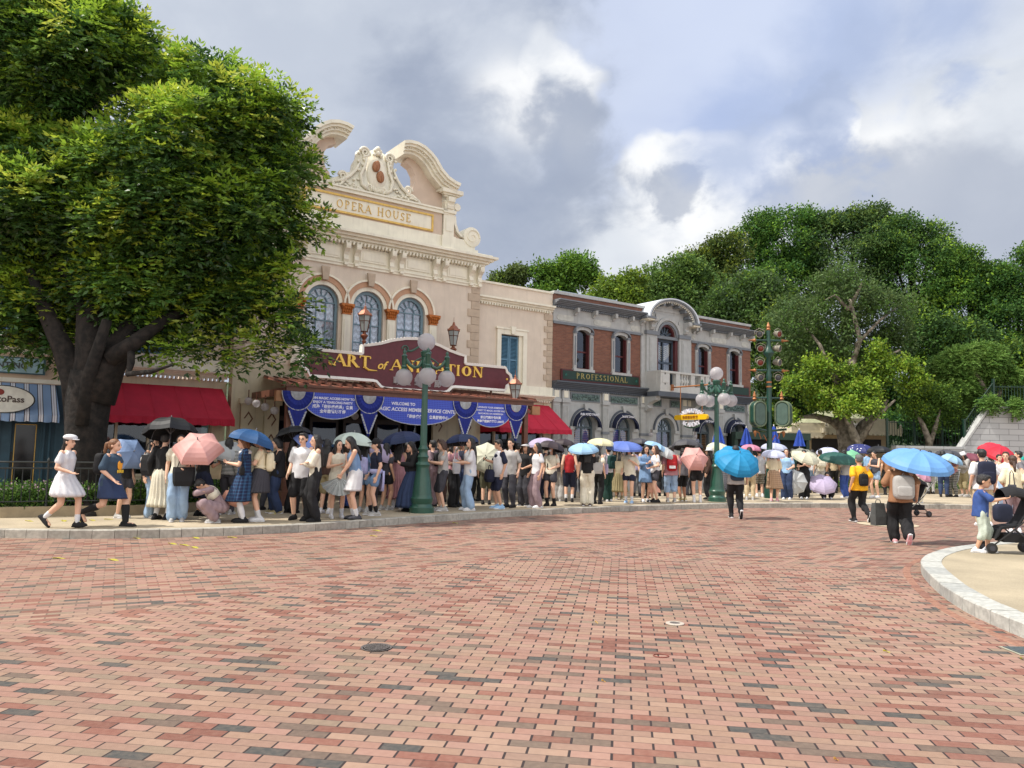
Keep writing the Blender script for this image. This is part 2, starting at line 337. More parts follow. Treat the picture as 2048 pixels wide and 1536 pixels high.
# ============================================================ ground
def paving_mat():
 m = bpy.data.materials.new('brick_paving'); m.use_nodes = True; t = m.node_tree; p = t.nodes['Principled BSDF']
 geo = N(t, 'ShaderNodeNewGeometry'); sep = N(t, 'ShaderNodeSeparateXYZ'); L(t, geo.outputs['Position'], sep.inputs[0])
 X, Y = sep.outputs[0], sep.outputs[1]
 def rot(a):
  a = R(a); c, s_ = math.cos(a), math.sin(a)
  return (M(t, 'ADD', M(t, 'MULTIPLY', X, c), M(t, 'MULTIPLY', Y, s_)), M(t, 'ADD', M(t, 'MULTIPLY', X, -s_), M(t, 'MULTIPLY', Y, c)))
 u1, v1 = rot(-8.3); u2, v2 = rot(27.0); u3, v3 = rot(14.0)
 a, b = G(0, 1255), G(1050, 1108)
 nx, ny = -(b - a).y, (b - a).x; ln = math.hypot(nx, ny); nx /= ln; ny /= ln
 k = -(nx * a.x + ny * a.y)
 side = M(t, 'GREATER_THAN', M(t, 'ADD', M(t, 'ADD', M(t, 'MULTIPLY', X, nx), M(t, 'MULTIPLY', Y, ny)), k), 0)
 a2, b2 = G(1050, 1108), G(1500, 1130)
 n2x, n2y = -(b2 - a2).y, (b2 - a2).x; l2 = math.hypot(n2x, n2y); n2x /= l2; n2y /= l2; k2 = -(n2x * a2.x + n2y * a2.y)
 side2 = M(t, 'GREATER_THAN', M(t, 'ADD', M(t, 'ADD', M(t, 'MULTIPLY', X, n2x), M(t, 'MULTIPLY', Y, n2y)), k2), 0)
 def pick(f, a_, b_): return M(t, 'ADD', M(t, 'MULTIPLY', f, b_), M(t, 'MULTIPLY', M(t, 'SUBTRACT', 1, f), a_))
 far = M(t, 'MULTIPLY', side2, M(t, 'SUBTRACT', 1, side))
 u = pick(far, pick(side, u1, u2), u3); v = pick(far, pick(side, v1, v2), v3)
 u = M(t, 'ADD', u, 50); v = M(t, 'ADD', v, 50)
 BW, BH = .222, .0915
 rowf = M(t, 'DIVIDE', v, BH); row = M(t, 'FLOOR', rowf)
 uu = M(t, 'ADD', M(t, 'DIVIDE', u, BW), M(t, 'MULTIPLY', M(t, 'MODULO', row, 2.0), .5))
 colf = M(t, 'FLOOR', uu); fu, fv = M(t, 'FRACT', uu), M(t, 'FRACT', rowf)
 cmb = N(t, 'ShaderNodeCombineXYZ'); L(t, colf, cmb.inputs[0]); L(t, row, cmb.inputs[1]); L(t, M(t, 'ADD', side, far), cmb.inputs[2])
 wn = N(t, 'ShaderNodeTexWhiteNoise'); L(t, cmb.outputs[0], wn.inputs[0])
 r = N(t, 'ShaderNodeValToRGB'); r.color_ramp.interpolation = 'CONSTANT'; L(t, wn.outputs['Value'], r.inputs[0])
 cols = [(0, s2l(164, 122, 102)), (.14, s2l(158, 113, 94)), (.28, s2l(158, 121, 98)), (.42, s2l(152, 114, 96)), (.55, s2l(166, 127, 106)), (.66, s2l(144, 118, 98)),
   (.72, s2l(140, 76, 64)), (.82, s2l(128, 66, 56)), (.885, s2l(112, 90, 80)), (.955, s2l(80, 80, 78))]
 e = r.color_ramp.elements
 while len(e) < len(cols): e.new(.5)
 for i, (ps, c) in enumerate(cols): e[i].position = ps; e[i].color = c + (1,)
 nz = N(t, 'ShaderNodeTexNoise'); nz.inputs['Scale'].default_value = 26; nz.inputs['Detail'].default_value = 6; L(t, geo.outputs['Position'], nz.inputs['Vector'])
 big = N(t, 'ShaderNodeTexNoise'); big.inputs['Scale'].default_value = .35; big.inputs['Detail'].default_value = 4; L(t, geo.outputs['Position'], big.inputs['Vector'])
 fine = N(t, 'ShaderNodeTexNoise'); fine.inputs['Scale'].default_value = 180; fine.inputs['Detail'].default_value = 2; L(t, geo.outputs['Position'], fine.inputs['Vector'])
 c1 = MIX(t, SM(t, nz.outputs['Fac'], .3, .75), r.outputs[0], s2l(168, 134, 114))
 c1 = MIX(t, .85, c1, r.outputs[0])
 val = M(t, 'ADD', .59, M(t, 'ADD', M(t, 'MULTIPLY', nz.outputs['Fac'], .22), M(t, 'MULTIPLY', big.outputs['Fac'], .34)))
 c1 = MIX(t, 1.0, c1, (1, 1, 1), 'MULTIPLY')
 wr = N(t, 'ShaderNodeTexNoise'); wr.inputs['Scale'].default_value = 1.1; wr.inputs['Detail'].default_value = 7; wr.inputs['Roughness'].default_value = .7; wr.inputs['Distortion'].default_value = .6; L(t, geo.outputs['Position'], wr.inputs['Vector'])
 c1 = MIX(t, M(t, 'MULTIPLY', SM(t, wr.outputs['Fac'], .46, .66), .26), c1, s2l(128, 110, 98)); c1 = MIX(t, M(t, 'MULTIPLY', SM(t, big.outputs['Fac'], .5, .75), .15), c1, s2l(176, 140, 116))
 sp2 = N(t, 'ShaderNodeTexVoronoi'); sp2.inputs['Scale'].default_value = 1.7; L(t, geo.outputs['Position'], sp2.inputs['Vector']); c1 = MIX(t, M(t, 'MULTIPLY', M(t, 'SUBTRACT', 1, SM(t, M(t, 'ADD', sp2.outputs['Distance'], M(t, 'MULTIPLY', nz.outputs['Fac'], .06)), .045, .07)), .45), c1, s2l(70, 62, 58))
 hs = N(t, 'ShaderNodeHueSaturation'); L(t, c1, hs.inputs['Color']); L(t, val, hs.inputs['Value']); hs.inputs['Saturation'].default_value = .84
 L(t, M(t, 'ADD', .495, M(t, 'MULTIPLY', wn.outputs['Value'], .02)), hs.inputs['Hue'])
 jw = M(t, 'ADD', .012, M(t, 'MULTIPLY', big.outputs['Fac'], .03))
 du = M(t, 'MINIMUM', fu, M(t, 'SUBTRACT', 1, fu)); dv = M(t, 'MINIMUM', fv, M(t, 'SUBTRACT', 1, fv))
 ju = M(t, 'SUBTRACT', 1, SM(t, M(t, 'SUBTRACT', du, jw), -.006, .008)); jv = M(t, 'SUBTRACT', 1, SM(t, dv, .02, .06))
 ju = M(t, 'MULTIPLY', ju, M(t, 'SUBTRACT', 1, M(t, 'MULTIPLY', side, .55))); jt = M(t, 'MAXIMUM', ju, M(t, 'MULTIPLY', jv, .5), clamp=True)
 c2 = MIX(t, jt, hs.outputs[0], s2l(58, 50, 50))
 L(t, c2, p.inputs['Base Color']); p.inputs['Roughness'].default_value = .82; p.inputs['Specular IOR Level'].default_value = .25
 h = M(t, 'ADD', M(t, 'MULTIPLY', M(t, 'SUBTRACT', 1, M(t, 'MAXIMUM', ju, M(t, 'MULTIPLY', jv, .5))), 1.0),
          M(t, 'ADD', M(t, 'MULTIPLY', wn.outputs['Value'], .3), M(t, 'MULTIPLY', fine.outputs['Fac'], .12)))
 bn = N(t, 'ShaderNodeBump'); bn.inputs['Strength'].default_value = .55; bn.inputs['Distance'].default_value = .006
 L(t, h, bn.inputs['Height']); L(t, bn.outputs[0], p.inputs['Normal'])
 return m
mb = MB(); mb.add([(-120, -12, 0), (160, -12, 0), (160, 260, 0), (-120, 260, 0)], [(0, 1, 2, 3)])
tag(mb.build('brick_road', paving_mat(), fix=False), kind='structure')
def crom(pts, n=8):
 out = []
 for i in range(1, len(pts) - 2):
  p0, p1, p2, p3 = [np.array(q[:2]) for q in pts[i - 1:i + 3]]
  for k in range(n):
   t_ = k / n
   out.append(.5 * ((2 * p1) + (-p0 + p2) * t_ + (2 * p0 - 5 * p1 + 4 * p2 - p3) * t_ ** 2 + (-p0 + 3 * p1 - 3 * p2 + p3) * t_ ** 3))
 out.append(np.array(pts[-2][:2])); return out
def resample(pl, step):
 out = [pl[0]]; acc = 0
 for a, b in zip(pl[:-1], pl[1:]):
  d = np.linalg.norm(b - a);
  while acc + d >= step:
   f = (step - acc) / d; a = a + (b - a) * f; out.append(a); d = np.linalg.norm(b - a); acc = 0
  acc += d
 return out
def normals(pl):
 ns = []
 for i in range(len(pl)):
  d = pl[min(i + 1, len(pl) - 1)] - pl[max(i - 1, 0)]; d = d / (np.linalg.norm(d) + 1e-9); ns.append(np.array([-d[1], d[0]]))
 return ns
def curb_stones(pl, width, h, step, gap=.008, flip=1, z0=0.0):
 pl = resample(pl, step); ns = normals(pl); mb_ = MB()
 for i in range(len(pl) - 1):
  a, b = pl[i], pl[i + 1]; d = (b - a) / np.linalg.norm(b - a)
  a = a + d * gap / 2; b = b - d * gap / 2
  na, nb = ns[i] * flip, ns[i + 1] * flip; c = .012; hh = h + random.uniform(-.003, .003)
  q = [(*a, z0 - .02), (*b, z0 - .02), (*(b + nb * width), z0 - .02), (*(a + na * width), z0 - .02), (*a, hh - c), (*b, hh - c), (*(b + nb * width), hh), (*(a + na * width), hh),
             (*(a + na * c), hh), (*(b + nb * c), hh)]
  mb_.add(q, [(0, 1, 5, 4), (4, 5, 9, 8), (8, 9, 6, 7), (1, 2, 6, 9, 5), (2, 3, 7, 6), (3, 0, 4, 8, 7)], random.choice((0, 0, 1)))
 return mb_, pl, ns
kerb_px = [(-420, 1066), (-200, 1072), (0, 1076), (200, 1077.5), (400, 1073.5), (600, 1064), (700, 1057), (800, 1049), (900, 1042), (1000, 1035), (1100, 1029.5), (1200, 1025), (1350, 1019), (1500, 1016), (1650, 1015.5), (1800, 1016.5), (1950, 1019), (2100, 1022), (2300, 1027), (2500, 1034)]
kl = crom([G(*p) for p in kerb_px], 10)
st_a = mat('kerb_granite', s2l(172, 168, 158), .8, .16, 14, .3, 60); st_b = mat('kerb_granite_dark', s2l(156, 152, 143), .8, .16, 14, .3, 60)
kb, kpl, kns = curb_stones(kl, .16, .145, .345)
tag(kb.build('kerb', [st_a, st_b]), kind='structure')
def concrete_mat(name, c, joint=None):
 m = mat(name, c, .85, .16, .9, .25, 90, streak=0); t = m.node_tree; p = t.nodes['Principled BSDF']
 geo = N(t, 'ShaderNodeNewGeometry'); f = N(t, 'ShaderNodeTexNoise'); f.inputs['Scale'].default_value = 55; f.inputs['Detail'].default_value = 8; f.inputs['Roughness'].default_value = .8
 L(t, geo.outputs['Position'], f.inputs['Vector'])
 old = p.inputs['Base Color'].links[0].from_socket
 L(t, MIX(t, SM(t, f.outputs['Fac'], .35, .7), MIX(t, 1, old, (.74, .73, .72), 'MULTIPLY'), old), p.inputs['Base Color'])
 return m
pave_m = concrete_mat('aggregate_concrete', s2l(188, 174, 150))
mb = MB(); inner = [p + n_ * .16 for p, n_ in zip(kpl, kns)]
poly = [tuple(p) for p in inner]; n = len(poly)
vs = [(x, y, .138) for x, y in poly] + [(x + 0 * 1, y + 75, .138) for x, y in poly]
mb.add(vs, [(i, i + 1, n + i + 1, n + i) for i in range(n - 1)])
tag(mb.build('pavement', pave_m, fix=False), kind='structure')
isl_px = [(2600, 1035), (2300, 1070), (2090, 1089), (1985, 1100), (1905, 1111), (1862, 1123), (1843, 1137), (1846, 1153), (1868, 1178), (1900, 1204), (1948, 1233), (2048, 1277), (2180, 1330), (2400, 1410), (2700, 1500)]
il = crom([G(*p) for p in isl_px], 12)
ist_a = mat('island_kerb_stone', s2l(176, 176, 170), .8, .16, 14, .3, 60); ist_b = mat('island_kerb_stone_grey', s2l(160, 161, 157), .8, .16, 14, .3, 60)
kb2, ipl, ins = curb_stones(il, .26, .14, .34, flip=1)
tag(kb2.build('island_kerb', [ist_a, ist_b]), kind='structure')
mb = MB(); inner = [p + n_ * .26 for p, n_ in zip(ipl, ins)]; n = len(inner)
mb.add([(x, y, .133) for x, y in inner] + [(40, 5, .133), (40, 18, .133)], [tuple(range(n)) + (n, n + 1)])
o = mb.build('island_pavement', concrete_mat('island_concrete', s2l(178, 165, 140)), fix=False); tag(o, kind='structure')
if o.data.polygons[0].normal.z < 0: o.data.flip_normals()
b3, _, _ = curb_stones([p - n_ * .24 for p, n_ in zip(ipl, ins)], .1, .004, .23, .006, z0=0)
tag(b3.build('brick_border', [mat('border_brick', s2l(146, 106, 88), .85, .2, 20), mat('border_brick_dark', s2l(130, 92, 78), .85, .2, 20)]), kind='structure')
mb = MB(); nx_, ny_ = 50, 30
vs = []; fs = []
for j in range(ny_ + 1):
 for i in range(nx_ + 1):
  x = -60 + 220 * i / nx_; y = 40 + 160 * j / ny_
  h = max(0, min(1, (y - 44 - max(0, 12 - x) * .6) / 30)) * 9 * (1 + .2 * math.sin(x * .13)) + (.3 * math.sin(x * .7 + y * .5))
  vs.append((x, y, max(-.5, h - .4)))
for j in range(ny_):
 for i in range(nx_): a = j * (nx_ + 1) + i; fs.append((a, a + 1, a + nx_ + 2, a + nx_ + 1))
mb.add(vs, fs); tag(mb.build('hill', mat('hill_soil', (.035, .05, .02), .95, .3, .8), fix=False, smooth='all'), kind='structure')
# ============================================================ materials for buildings
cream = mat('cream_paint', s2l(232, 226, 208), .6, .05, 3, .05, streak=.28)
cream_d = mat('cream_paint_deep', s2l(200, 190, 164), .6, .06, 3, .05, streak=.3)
pinkw = mat('pink_render', s2l(214, 200, 184), .8, .06, 2, .12, 120, streak=.22)
pinkp = mat('pink_panel', s2l(202, 182, 164), .7, .05, 3)
terra = mat('terracotta_moulding', s2l(188, 148, 120), .7, .07, 5)
taupe = mat('taupe_quoin', s2l(184, 166, 146), .8, .08, 6, .15, 80)
gold = mat('gold_leaf', s2l(212, 174, 92), .4, .12, 12, metal=.35)
capo = mat('gilded_terracotta', s2l(178, 104, 42), .5, .25, 30, .4, 60, metal=.25)
bluef = mat('blue_frame_paint', s2l(112, 138, 152), .5, .06, 8)
shutter = mat('blue_shutter_paint', s2l(92, 132, 158), .5, .07, 8)
grey_l = mat('pale_grey_stone', s2l(174, 175, 174), .7, .06, 5, .05, streak=.35)
grey_m = mat('mid_grey_paint', s2l(118, 123, 130), .65, .07, 5, streak=.3)
grey_d = mat('dark_grey_paint', s2l(84, 90, 99), .6, .08, 5)
maroon = mat('maroon_paint', s2l(92, 36, 44), .5, .1, 6)
dkgreen = mat('dark_green_paint', s2l(20, 52, 40), .45, .1, 6)
greenp = mat('lamp_green_paint', s2l(40, 82, 68), .35, .08, 9, coat=.3)
redcan = mat('red_canvas', s2l(192, 38, 64), .85, .08, 3, .15, 200, trans=.12)
navycan = mat('navy_canvas', s2l(22, 30, 58), .85, .1, 3, .15, 200)
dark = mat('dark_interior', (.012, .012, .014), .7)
brown = mat('brown_painted_wood', s2l(104, 66, 50), .5, .15, 8)
copper = mat('aged_copper', s2l(150, 98, 78), .5, .2, 20, metal=.6)
iron = mat('black_iron', (.015, .02, .02), .45, .1)
white_p = mat('white_paint', s2l(232, 230, 224), .5, .04)
lace = None
def lace_mat(name, c, sc=(22, 60), dark_f=.55):
 m = bpy.data.materials.new(name); m.use_nodes = True; t = m.node_tree; p = t.nodes['Principled BSDF']
 c_ = N(t, 'ShaderNodeTexCoord'); sp = N(t, 'ShaderNodeSeparateXYZ'); L(t, c_.outputs['Object'], sp.inputs[0])
 sag = M(t, 'MULTIPLY', M(t, 'ABSOLUTE', M(t, 'SINE', M(t, 'MULTIPLY', sp.outputs[0], sc[0] * .7))), .5)
 f = M(t, 'SINE', M(t, 'ADD', M(t, 'MULTIPLY', sp.outputs[2], sc[1]), M(t, 'MULTIPLY', sag, 5)))
 nz = N(t, 'ShaderNodeTexNoise'); nz.inputs['Scale'].default_value = 8; L(t, c_.outputs['Object'], nz.inputs['Vector'])
 bn = N(t, 'ShaderNodeBump'); bn.inputs['Strength'].default_value = 1; bn.inputs['Distance'].default_value = .03
 L(t, M(t, 'ADD', f, M(t, 'MULTIPLY', nz.outputs['Fac'], 1.5)), bn.inputs['Height']); L(t, bn.outputs[0], p.inputs['Normal'])
 L(t, MIX(t, M(t, 'MULTIPLY', SM(t, f, -1, .4), 1), tuple(v * dark_f for v in c), c), p.inputs['Base Color']); p.inputs['Roughness'].default_value = .9
 return m
lace = lace_mat('lace_curtain', s2l(244, 246, 250), (26, 30), .72)
lace2 = lace_mat('grey_curtain', s2l(170, 168, 162), (50, 3), .5)
def glass_mat(name, tint=(.75, .85, .95), refl=.14, dark_=.0):
 m = bpy.data.materials.new(name); m.use_nodes = True; t = m.node_tree; t.nodes.clear()
 tr = N(t, 'ShaderNodeBsdfTransparent'); tr.inputs[0].default_value = tint + (1,)
 gl = N(t, 'ShaderNodeBsdfGlossy'); gl.inputs['Roughness'].default_value = .03
 fr = N(t, 'ShaderNodeLayerWeight'); fr.inputs[0].default_value = .35
 ms = N(t, 'ShaderNodeMixShader'); L(t, M(t, 'ADD', refl, M(t, 'MULTIPLY', fr.outputs['Facing'], .2), clamp=True), ms.inputs[0])
 L(t, tr.outputs[0], ms.inputs[1]); L(t, gl.outputs[0], ms.inputs[2])
 o = N(t, 'ShaderNodeOutputMaterial'); L(t, ms.outputs[0], o.inputs[0]); return m
glass = glass_mat('window_glass', (.93, .96, 1), .1)
glass_d = glass_mat('dark_window_glass', (.35, .42, .5), .07)
def globe_mat():
 m = bpy.data.materials.new('frosted_globe'); m.use_nodes = True; t = m.node_tree; p = t.nodes['Principled BSDF']
 p.inputs['Base Color'].default_value = (.62, .6, .62, 1); p.inputs['Roughness'].default_value = .35
 o = t.nodes['Material Output']; tr = N(t, 'ShaderNodeBsdfTranslucent'); tr.inputs[0].default_value = (.8, .78, .8, 1)
 tp = N(t, 'ShaderNodeBsdfTransparent'); tp.inputs[0].default_value = (.9, .9, .92, 1)
 a = N(t, 'ShaderNodeMixShader'); a.inputs[0].default_value = .45; L(t, p.outputs[0], a.inputs[1]); L(t, tr.outputs[0], a.inputs[2])
 b = N(t, 'ShaderNodeMixShader'); b.inputs[0].default_value = .34; L(t, a.outputs[0], b.inputs[1]); L(t, tp.outputs[0], b.inputs[2])
 L(t, b.outputs[0], o.inputs[0]); return m
globe = globe_mat()
def brickwall_mat():
 m = bpy.data.materials.new('red_brick_wall'); m.use_nodes = True; t = m.node_tree; p = t.nodes['Principled BSDF']
 c = N(t, 'ShaderNodeTexCoord'); sp = N(t, 'ShaderNodeSeparateXYZ'); L(t, c.outputs['Object'], sp.inputs[0])
 cb = N(t, 'ShaderNodeCombineXYZ'); L(t, M(t, 'ADD', sp.outputs[0], sp.outputs[1]), cb.inputs[0]); L(t, sp.outputs[2], cb.inputs[1])
 b = N(t, 'ShaderNodeTexBrick'); b.inputs['Scale'].default_value = 1; b.inputs['Brick Width'].default_value = .17; b.inputs['Row Height'].default_value = .06
 b.inputs['Mortar Size'].default_value = .006; b.inputs['Color1'].default_value = s2l(136, 90, 72) + (1,); b.inputs['Color2'].default_value = s2l(114, 74, 60) + (1,)
 b.inputs['Mortar'].default_value = s2l(116, 92, 82) + (1,); L(t, cb.outputs[0], b.inputs['Vector'])
 L(t, b.outputs['Color'], p.inputs['Base Color']); p.inputs['Roughness'].default_value = .85
 bn = N(t, 'ShaderNodeBump'); bn.inputs['Strength'].default_value = .5; bn.inputs['Distance'].default_value = .01; bn.invert = True
 L(t, b.outputs['Fac'], bn.inputs['Height']); L(t, bn.outputs[0], p.inputs['Normal']); return m
brickm = brickwall_mat()
class Bld:
 def __init__(s, name, t0, label, cat='building', out=0.0, z=.138):
  s.t0, s.y0, s.z0 = t0, -out, z
  s.o = empty(name, fw(t0, out, z), FA, label, cat)
 def add(s, mb_, name, mats, parent=None, smooth=False, label=None):
  par = parent or s.o; loc = (-s.t0, -s.y0, -s.z0) if parent is None else None
  return mb_.build(name, mats, par, smooth, loc, label=label)
def bracket(mb_, cx, w, z0, z1, yw, dep, m=None):     # scrolled console, side profile pushed along x
 prof = [(0, z1), (-dep, z1), (-dep, z1 - .1), (-dep * .95, z1 - .16), (-dep * .55, z1 - .3 * (z1 - z0) - .08), (-dep * .38, (z0 + z1) / 2 - .05), (-dep * .5, z0 + .1), (-dep * .3, z0), (0, z0)]
 vs = [(cx - w / 2, yw + a, b) for a, b in prof] + [(cx + w / 2, yw + a, b) for a, b in prof]; n = len(prof)
 mb_.add(vs, [tuple(range(n)), tuple(range(2 * n - 1, n - 1, -1))] + [(i, i + n, (i + 1) % n + n, (i + 1) % n) for i in range(n)], m)
def cornice(mb_, x0, x1, yw, z0, z1, dep, steps=4, m=None, ends=True):
 for i in range(steps):
  f = (i + 1) / steps; e = dep * f ** 1.3
  a = e if ends else 0
  mb_.box(x0 - a, x1 + a, yw - e, yw + .002 * i, z0 + (z1 - z0) * i / steps, z0 + (z1 - z0) * (i + 1) / steps, m)
def dentils(mb_, x0, x1, yw, z0, z1, dep, step, w, m=None):
 n = int((x1 - x0) / step)
 for i in range(n): mb_.box(x0 + i * step, x0 + i * step + w, yw - dep, yw + .01, z0, z1, m)
# ============================================================ opera house
YO = -.35; TC = -7.45
op = Bld('theatre_building', TC, 'tall cream and pink theatre facade with broken pediment and OPERA HOUSE lettering', out=.35)
TL, TR_ = -11.45, -3.45
winc = [-8.95, -7.48, -6.01]
ops = [(c - .5, c + .5, 4.3, 6.42, .5) for c in winc]
mb = MB(); wall_open(mb, TL, TR_, 3.95, 7.12, YO, YO + .3, ops)
mb.box(TL, TL + .3, YO + .3, 5.5, 3.95, 7.12); mb.box(TR_ - .3, TR_, YO + .3, 5.5, 3.95, 7.12)
op.add(mb, 'wall', pinkw)
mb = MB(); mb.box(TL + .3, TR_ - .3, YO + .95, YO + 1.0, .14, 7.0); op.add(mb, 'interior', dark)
mb = MB(); mb.box(TL, TR_, YO, 5.5, 7.12, 8.1)
for cx in (TC,): pass
mb.box(TL + .25, TR_ - .15, YO + .1, YO + .9, 8.1, 8.68)
op.add(mb, 'upper_wall', cream)
mb = MB(); mb.box(TL - .04, TR_ + .04, YO - .05, YO, 7.08, 7.16); mb.box(TL - .07, TR_ + .07, YO - .08, YO - .05, 7.16, 7.2)
for i in range(7):
 a = TC + (i - 3) * 1.5
for a, b in [(-11.1, -9.98), (-9.62, -8.36), (-7.94, -6.83), (-6.4, -5.28), (-4.85, -3.86)]:
 mb.box(a + .12, b - .12, YO - .035, YO, 7.3, 7.64); mb.box(a + .2, b - .2, YO - .05, YO - .035, 7.36, 7.58)
cornice(mb, TL, TR_, YO, 7.74, 8.12, .46, 5); dentils(mb, TL - .05, TR_ + .1, YO, 7.74, 7.84, .2, .12, .06)
mb.box(TL - .3, TR_ + .3, YO - .35, YO + .6, 8.125, 8.18)
op.add(mb, 'cornice', cream)
for pc in (-11.2, -9.8, -8.15, -6.62, -5.06, -3.68):
 for dx in (-.17, .17):
  b_ = MB(); bracket(b_, pc + dx, .15, 7.18, 7.75, YO - .0, .3); b_.box(pc + dx - .06, pc + dx + .06, YO - .16, YO, 7.1, 7.18); op.add(b_, 'bracket', cream)
for sd in (1, -1):
 mb = MB()
 for i in range(12):
  z = 3.95 + i * .265; w = .44 if i % 2 == 0 else .3
  if sd > 0: mb.box(TR_ - w, TR_ + .025, YO - .03, YO + (.44 if i % 2 else .3), z + .008, z + .257)
  else: mb.box(TL - .025, TL + w, YO - .03, YO + .2, z + .008, z + .257)
 op.add(mb, 'quoins', taupe)
for c in winc:
 mb = MB()
 mb.archring(c, 5.92, .62, .78, YO - .05, YO, m=0)
 mb.archring(c, 5.92, .78, .84, YO - .09, YO, m=1)
 mb.archring(c, 5.92, .5, .62, YO - .02, YO, m=1)
 mb.prism([(c - .085, 6.55), (c + .085, 6.55), (c + .13, 6.95), (c - .13, 6.95)], YO - .17, YO - .09, m=2)
 op.add(mb, 'archivolt', [terra, cream, taupe])
 w = MB(); hw = .44
 w.archring(c, 5.92, .40, .5, YO + .1, YO + .17); w.box(c - .5, c - .42, YO + .1, YO + .17, 4.3, 5.92); w.box(c + .42, c + .5, YO + .1, YO + .17, 4.3, 5.92)
 for dx in (-.15, .15): w.box(c + dx - .014, c + dx + .014, YO + .11, YO + .15, 4.3, 5.92)
 for z in (4.3, 4.8, 5.35, 5.9): w.box(c - .42, c + .42, YO + .105, YO + .155, z, z + .035)
 w.archring(c, 5.92, .17, .2, YO + .11, YO + .15)
 for a in (30, 60, 90, 120, 150):
  ca, sa = math.cos(R(a)), math.sin(R(a)); nx2, nz2 = -sa * .013, ca * .013
  w.prism([(c + .19 * ca + nx2, 5.92 + .19 * sa + nz2), (c + .19 * ca - nx2, 5.92 + .19 * sa - nz2), (c + .42 * ca - nx2, 5.92 + .42 * sa - nz2), (c + .42 * ca + nx2, 5.92 + .42 * sa + nz2)], YO + .111, YO + .149)
 win = op.add(w, 'window', bluef, label='round arched window with blue glazing bars and white lace blinds')
 g = MB(); g.prism([(c - .45, 4.32), (c + .45, 4.32)] + arcpts(c, 5.92, .45, 0, PI, 14), YO + .16, YO + .165); link('pane', g.mesh('pane', glass), win)
 g = MB(); g.prism([(c - .45, 4.62), (c + .45, 4.62)] + arcpts(c, 5.92, .45, 0, PI, 14), YO + .24, YO + .26); link('curtain', g.mesh('curtain', lace), win)
for c in (-9.72, -8.22, -6.74, -5.24):
 mb = MB(); mb.box(c - .13, c + .13, YO - .1, YO, 4.0, 5.6); mb.box(c - .08, c + .08, YO - .12, YO - .1, 4.2, 5.45); mb.box(c - .17, c + .17, YO - .14, YO, 3.96, 4.12)
 op.add(mb, 'pilaster', cream)
 mb = MB(); mb.box(c - .14, c + .14, YO - .12, YO, 5.6, 5.64); mb.box(c - .21, c + .21, YO - .2, YO, 5.86, 5.92)
 mb.loft([[(c - a, YO - b, z), (c + a, YO - b, z), (c + a, YO, z), (c - a, YO, z)] for a, b, z in ((.12, .1, 5.64), (.13, .12, 5.72), (.16, .15, 5.8), (.2, .19, 5.86))])
 for k in range(5):
  for j in range(2): mb.ball((c - .14 + .07 * k, YO - .12 - .03 * j, 5.7 + .09 * j), (.032, .03, .05), 8, 5)
 for sx in (-1, 1): mb.ball((c + sx * .16, YO - .19, 5.83), .045, 8, 6)
 op.add(mb, 'capital', capo)
for c in winc:
 mb = MB()
 for k in range(9): mb.tube([(c - .44 + .11 * k, YO - .2, 4.12), (c - .44 + .11 * k, YO - .2, 4.42)], .012, 5)
 for k in range(8): mb.lathe([(.035, -.01), (.045, 0), (.035, .01)], (c - .385 + .11 * k, YO - .2, 4.27), 8, ax='y')
 mb.box(c - .46, c + .46, YO - .215, YO - .185, 4.42, 4.45); mb.box(c - .46, c + .46, YO - .215, YO - .185, 4.1, 4.125)
 op.add(mb, 'window_railing', mat('bronze_railing', s2l(120, 92, 72), .5, .2, metal=.3))
mb = MB(); mb.box(TC - 2.55, TC + 2.55, YO + .12, YO + .8, 8.68, 9.42); mb.box(TC - 2.3, TC + 2.3, YO + .12, YO + .7, 9.42, 9.5); op.add(mb, 'attic_wall', pinkp)
mb = MB(); mb.box(TC - 2.75, TC + 2.75, YO + .04, YO + .12, 9.40, 9.5); mb.box(TC - 2.7, TC + 2.7, YO + .0, YO + .12, 9.505, 9.56)
mb.box(TC - 2.15, TC + 2.15, YO + .1, YO + .12, 8.79, 9.24); op.add(mb, 'name_panel', cream)
mb = MB()
for a in ((TC - 2.2, TC + 2.2, 9.24, 9.3), (TC - 2.2, TC + 2.2, 8.73, 8.79), (TC - 2.2, TC - 2.14, 8.792, 9.238), (TC + 2.14, TC + 2.2, 8.792, 9.238)): mb.box(a[0], a[1], YO + .06, YO + .12, a[2], a[3])
op.add(mb, 'panel_border', gold)
mb = MB(); hgt = .25; tw = rwidth('OPERA HOUSE', hgt, .2); roman(mb, 'OPERA HOUSE', TC - tw / 2 + .1, 8.89, hgt, YO + .075, YO + .1, .09, .045, .2); op.add(mb, 'lettering', gold)
def mirror(pts, s_): return [(TC + s_ * (x - TC), z) for x, z in pts]
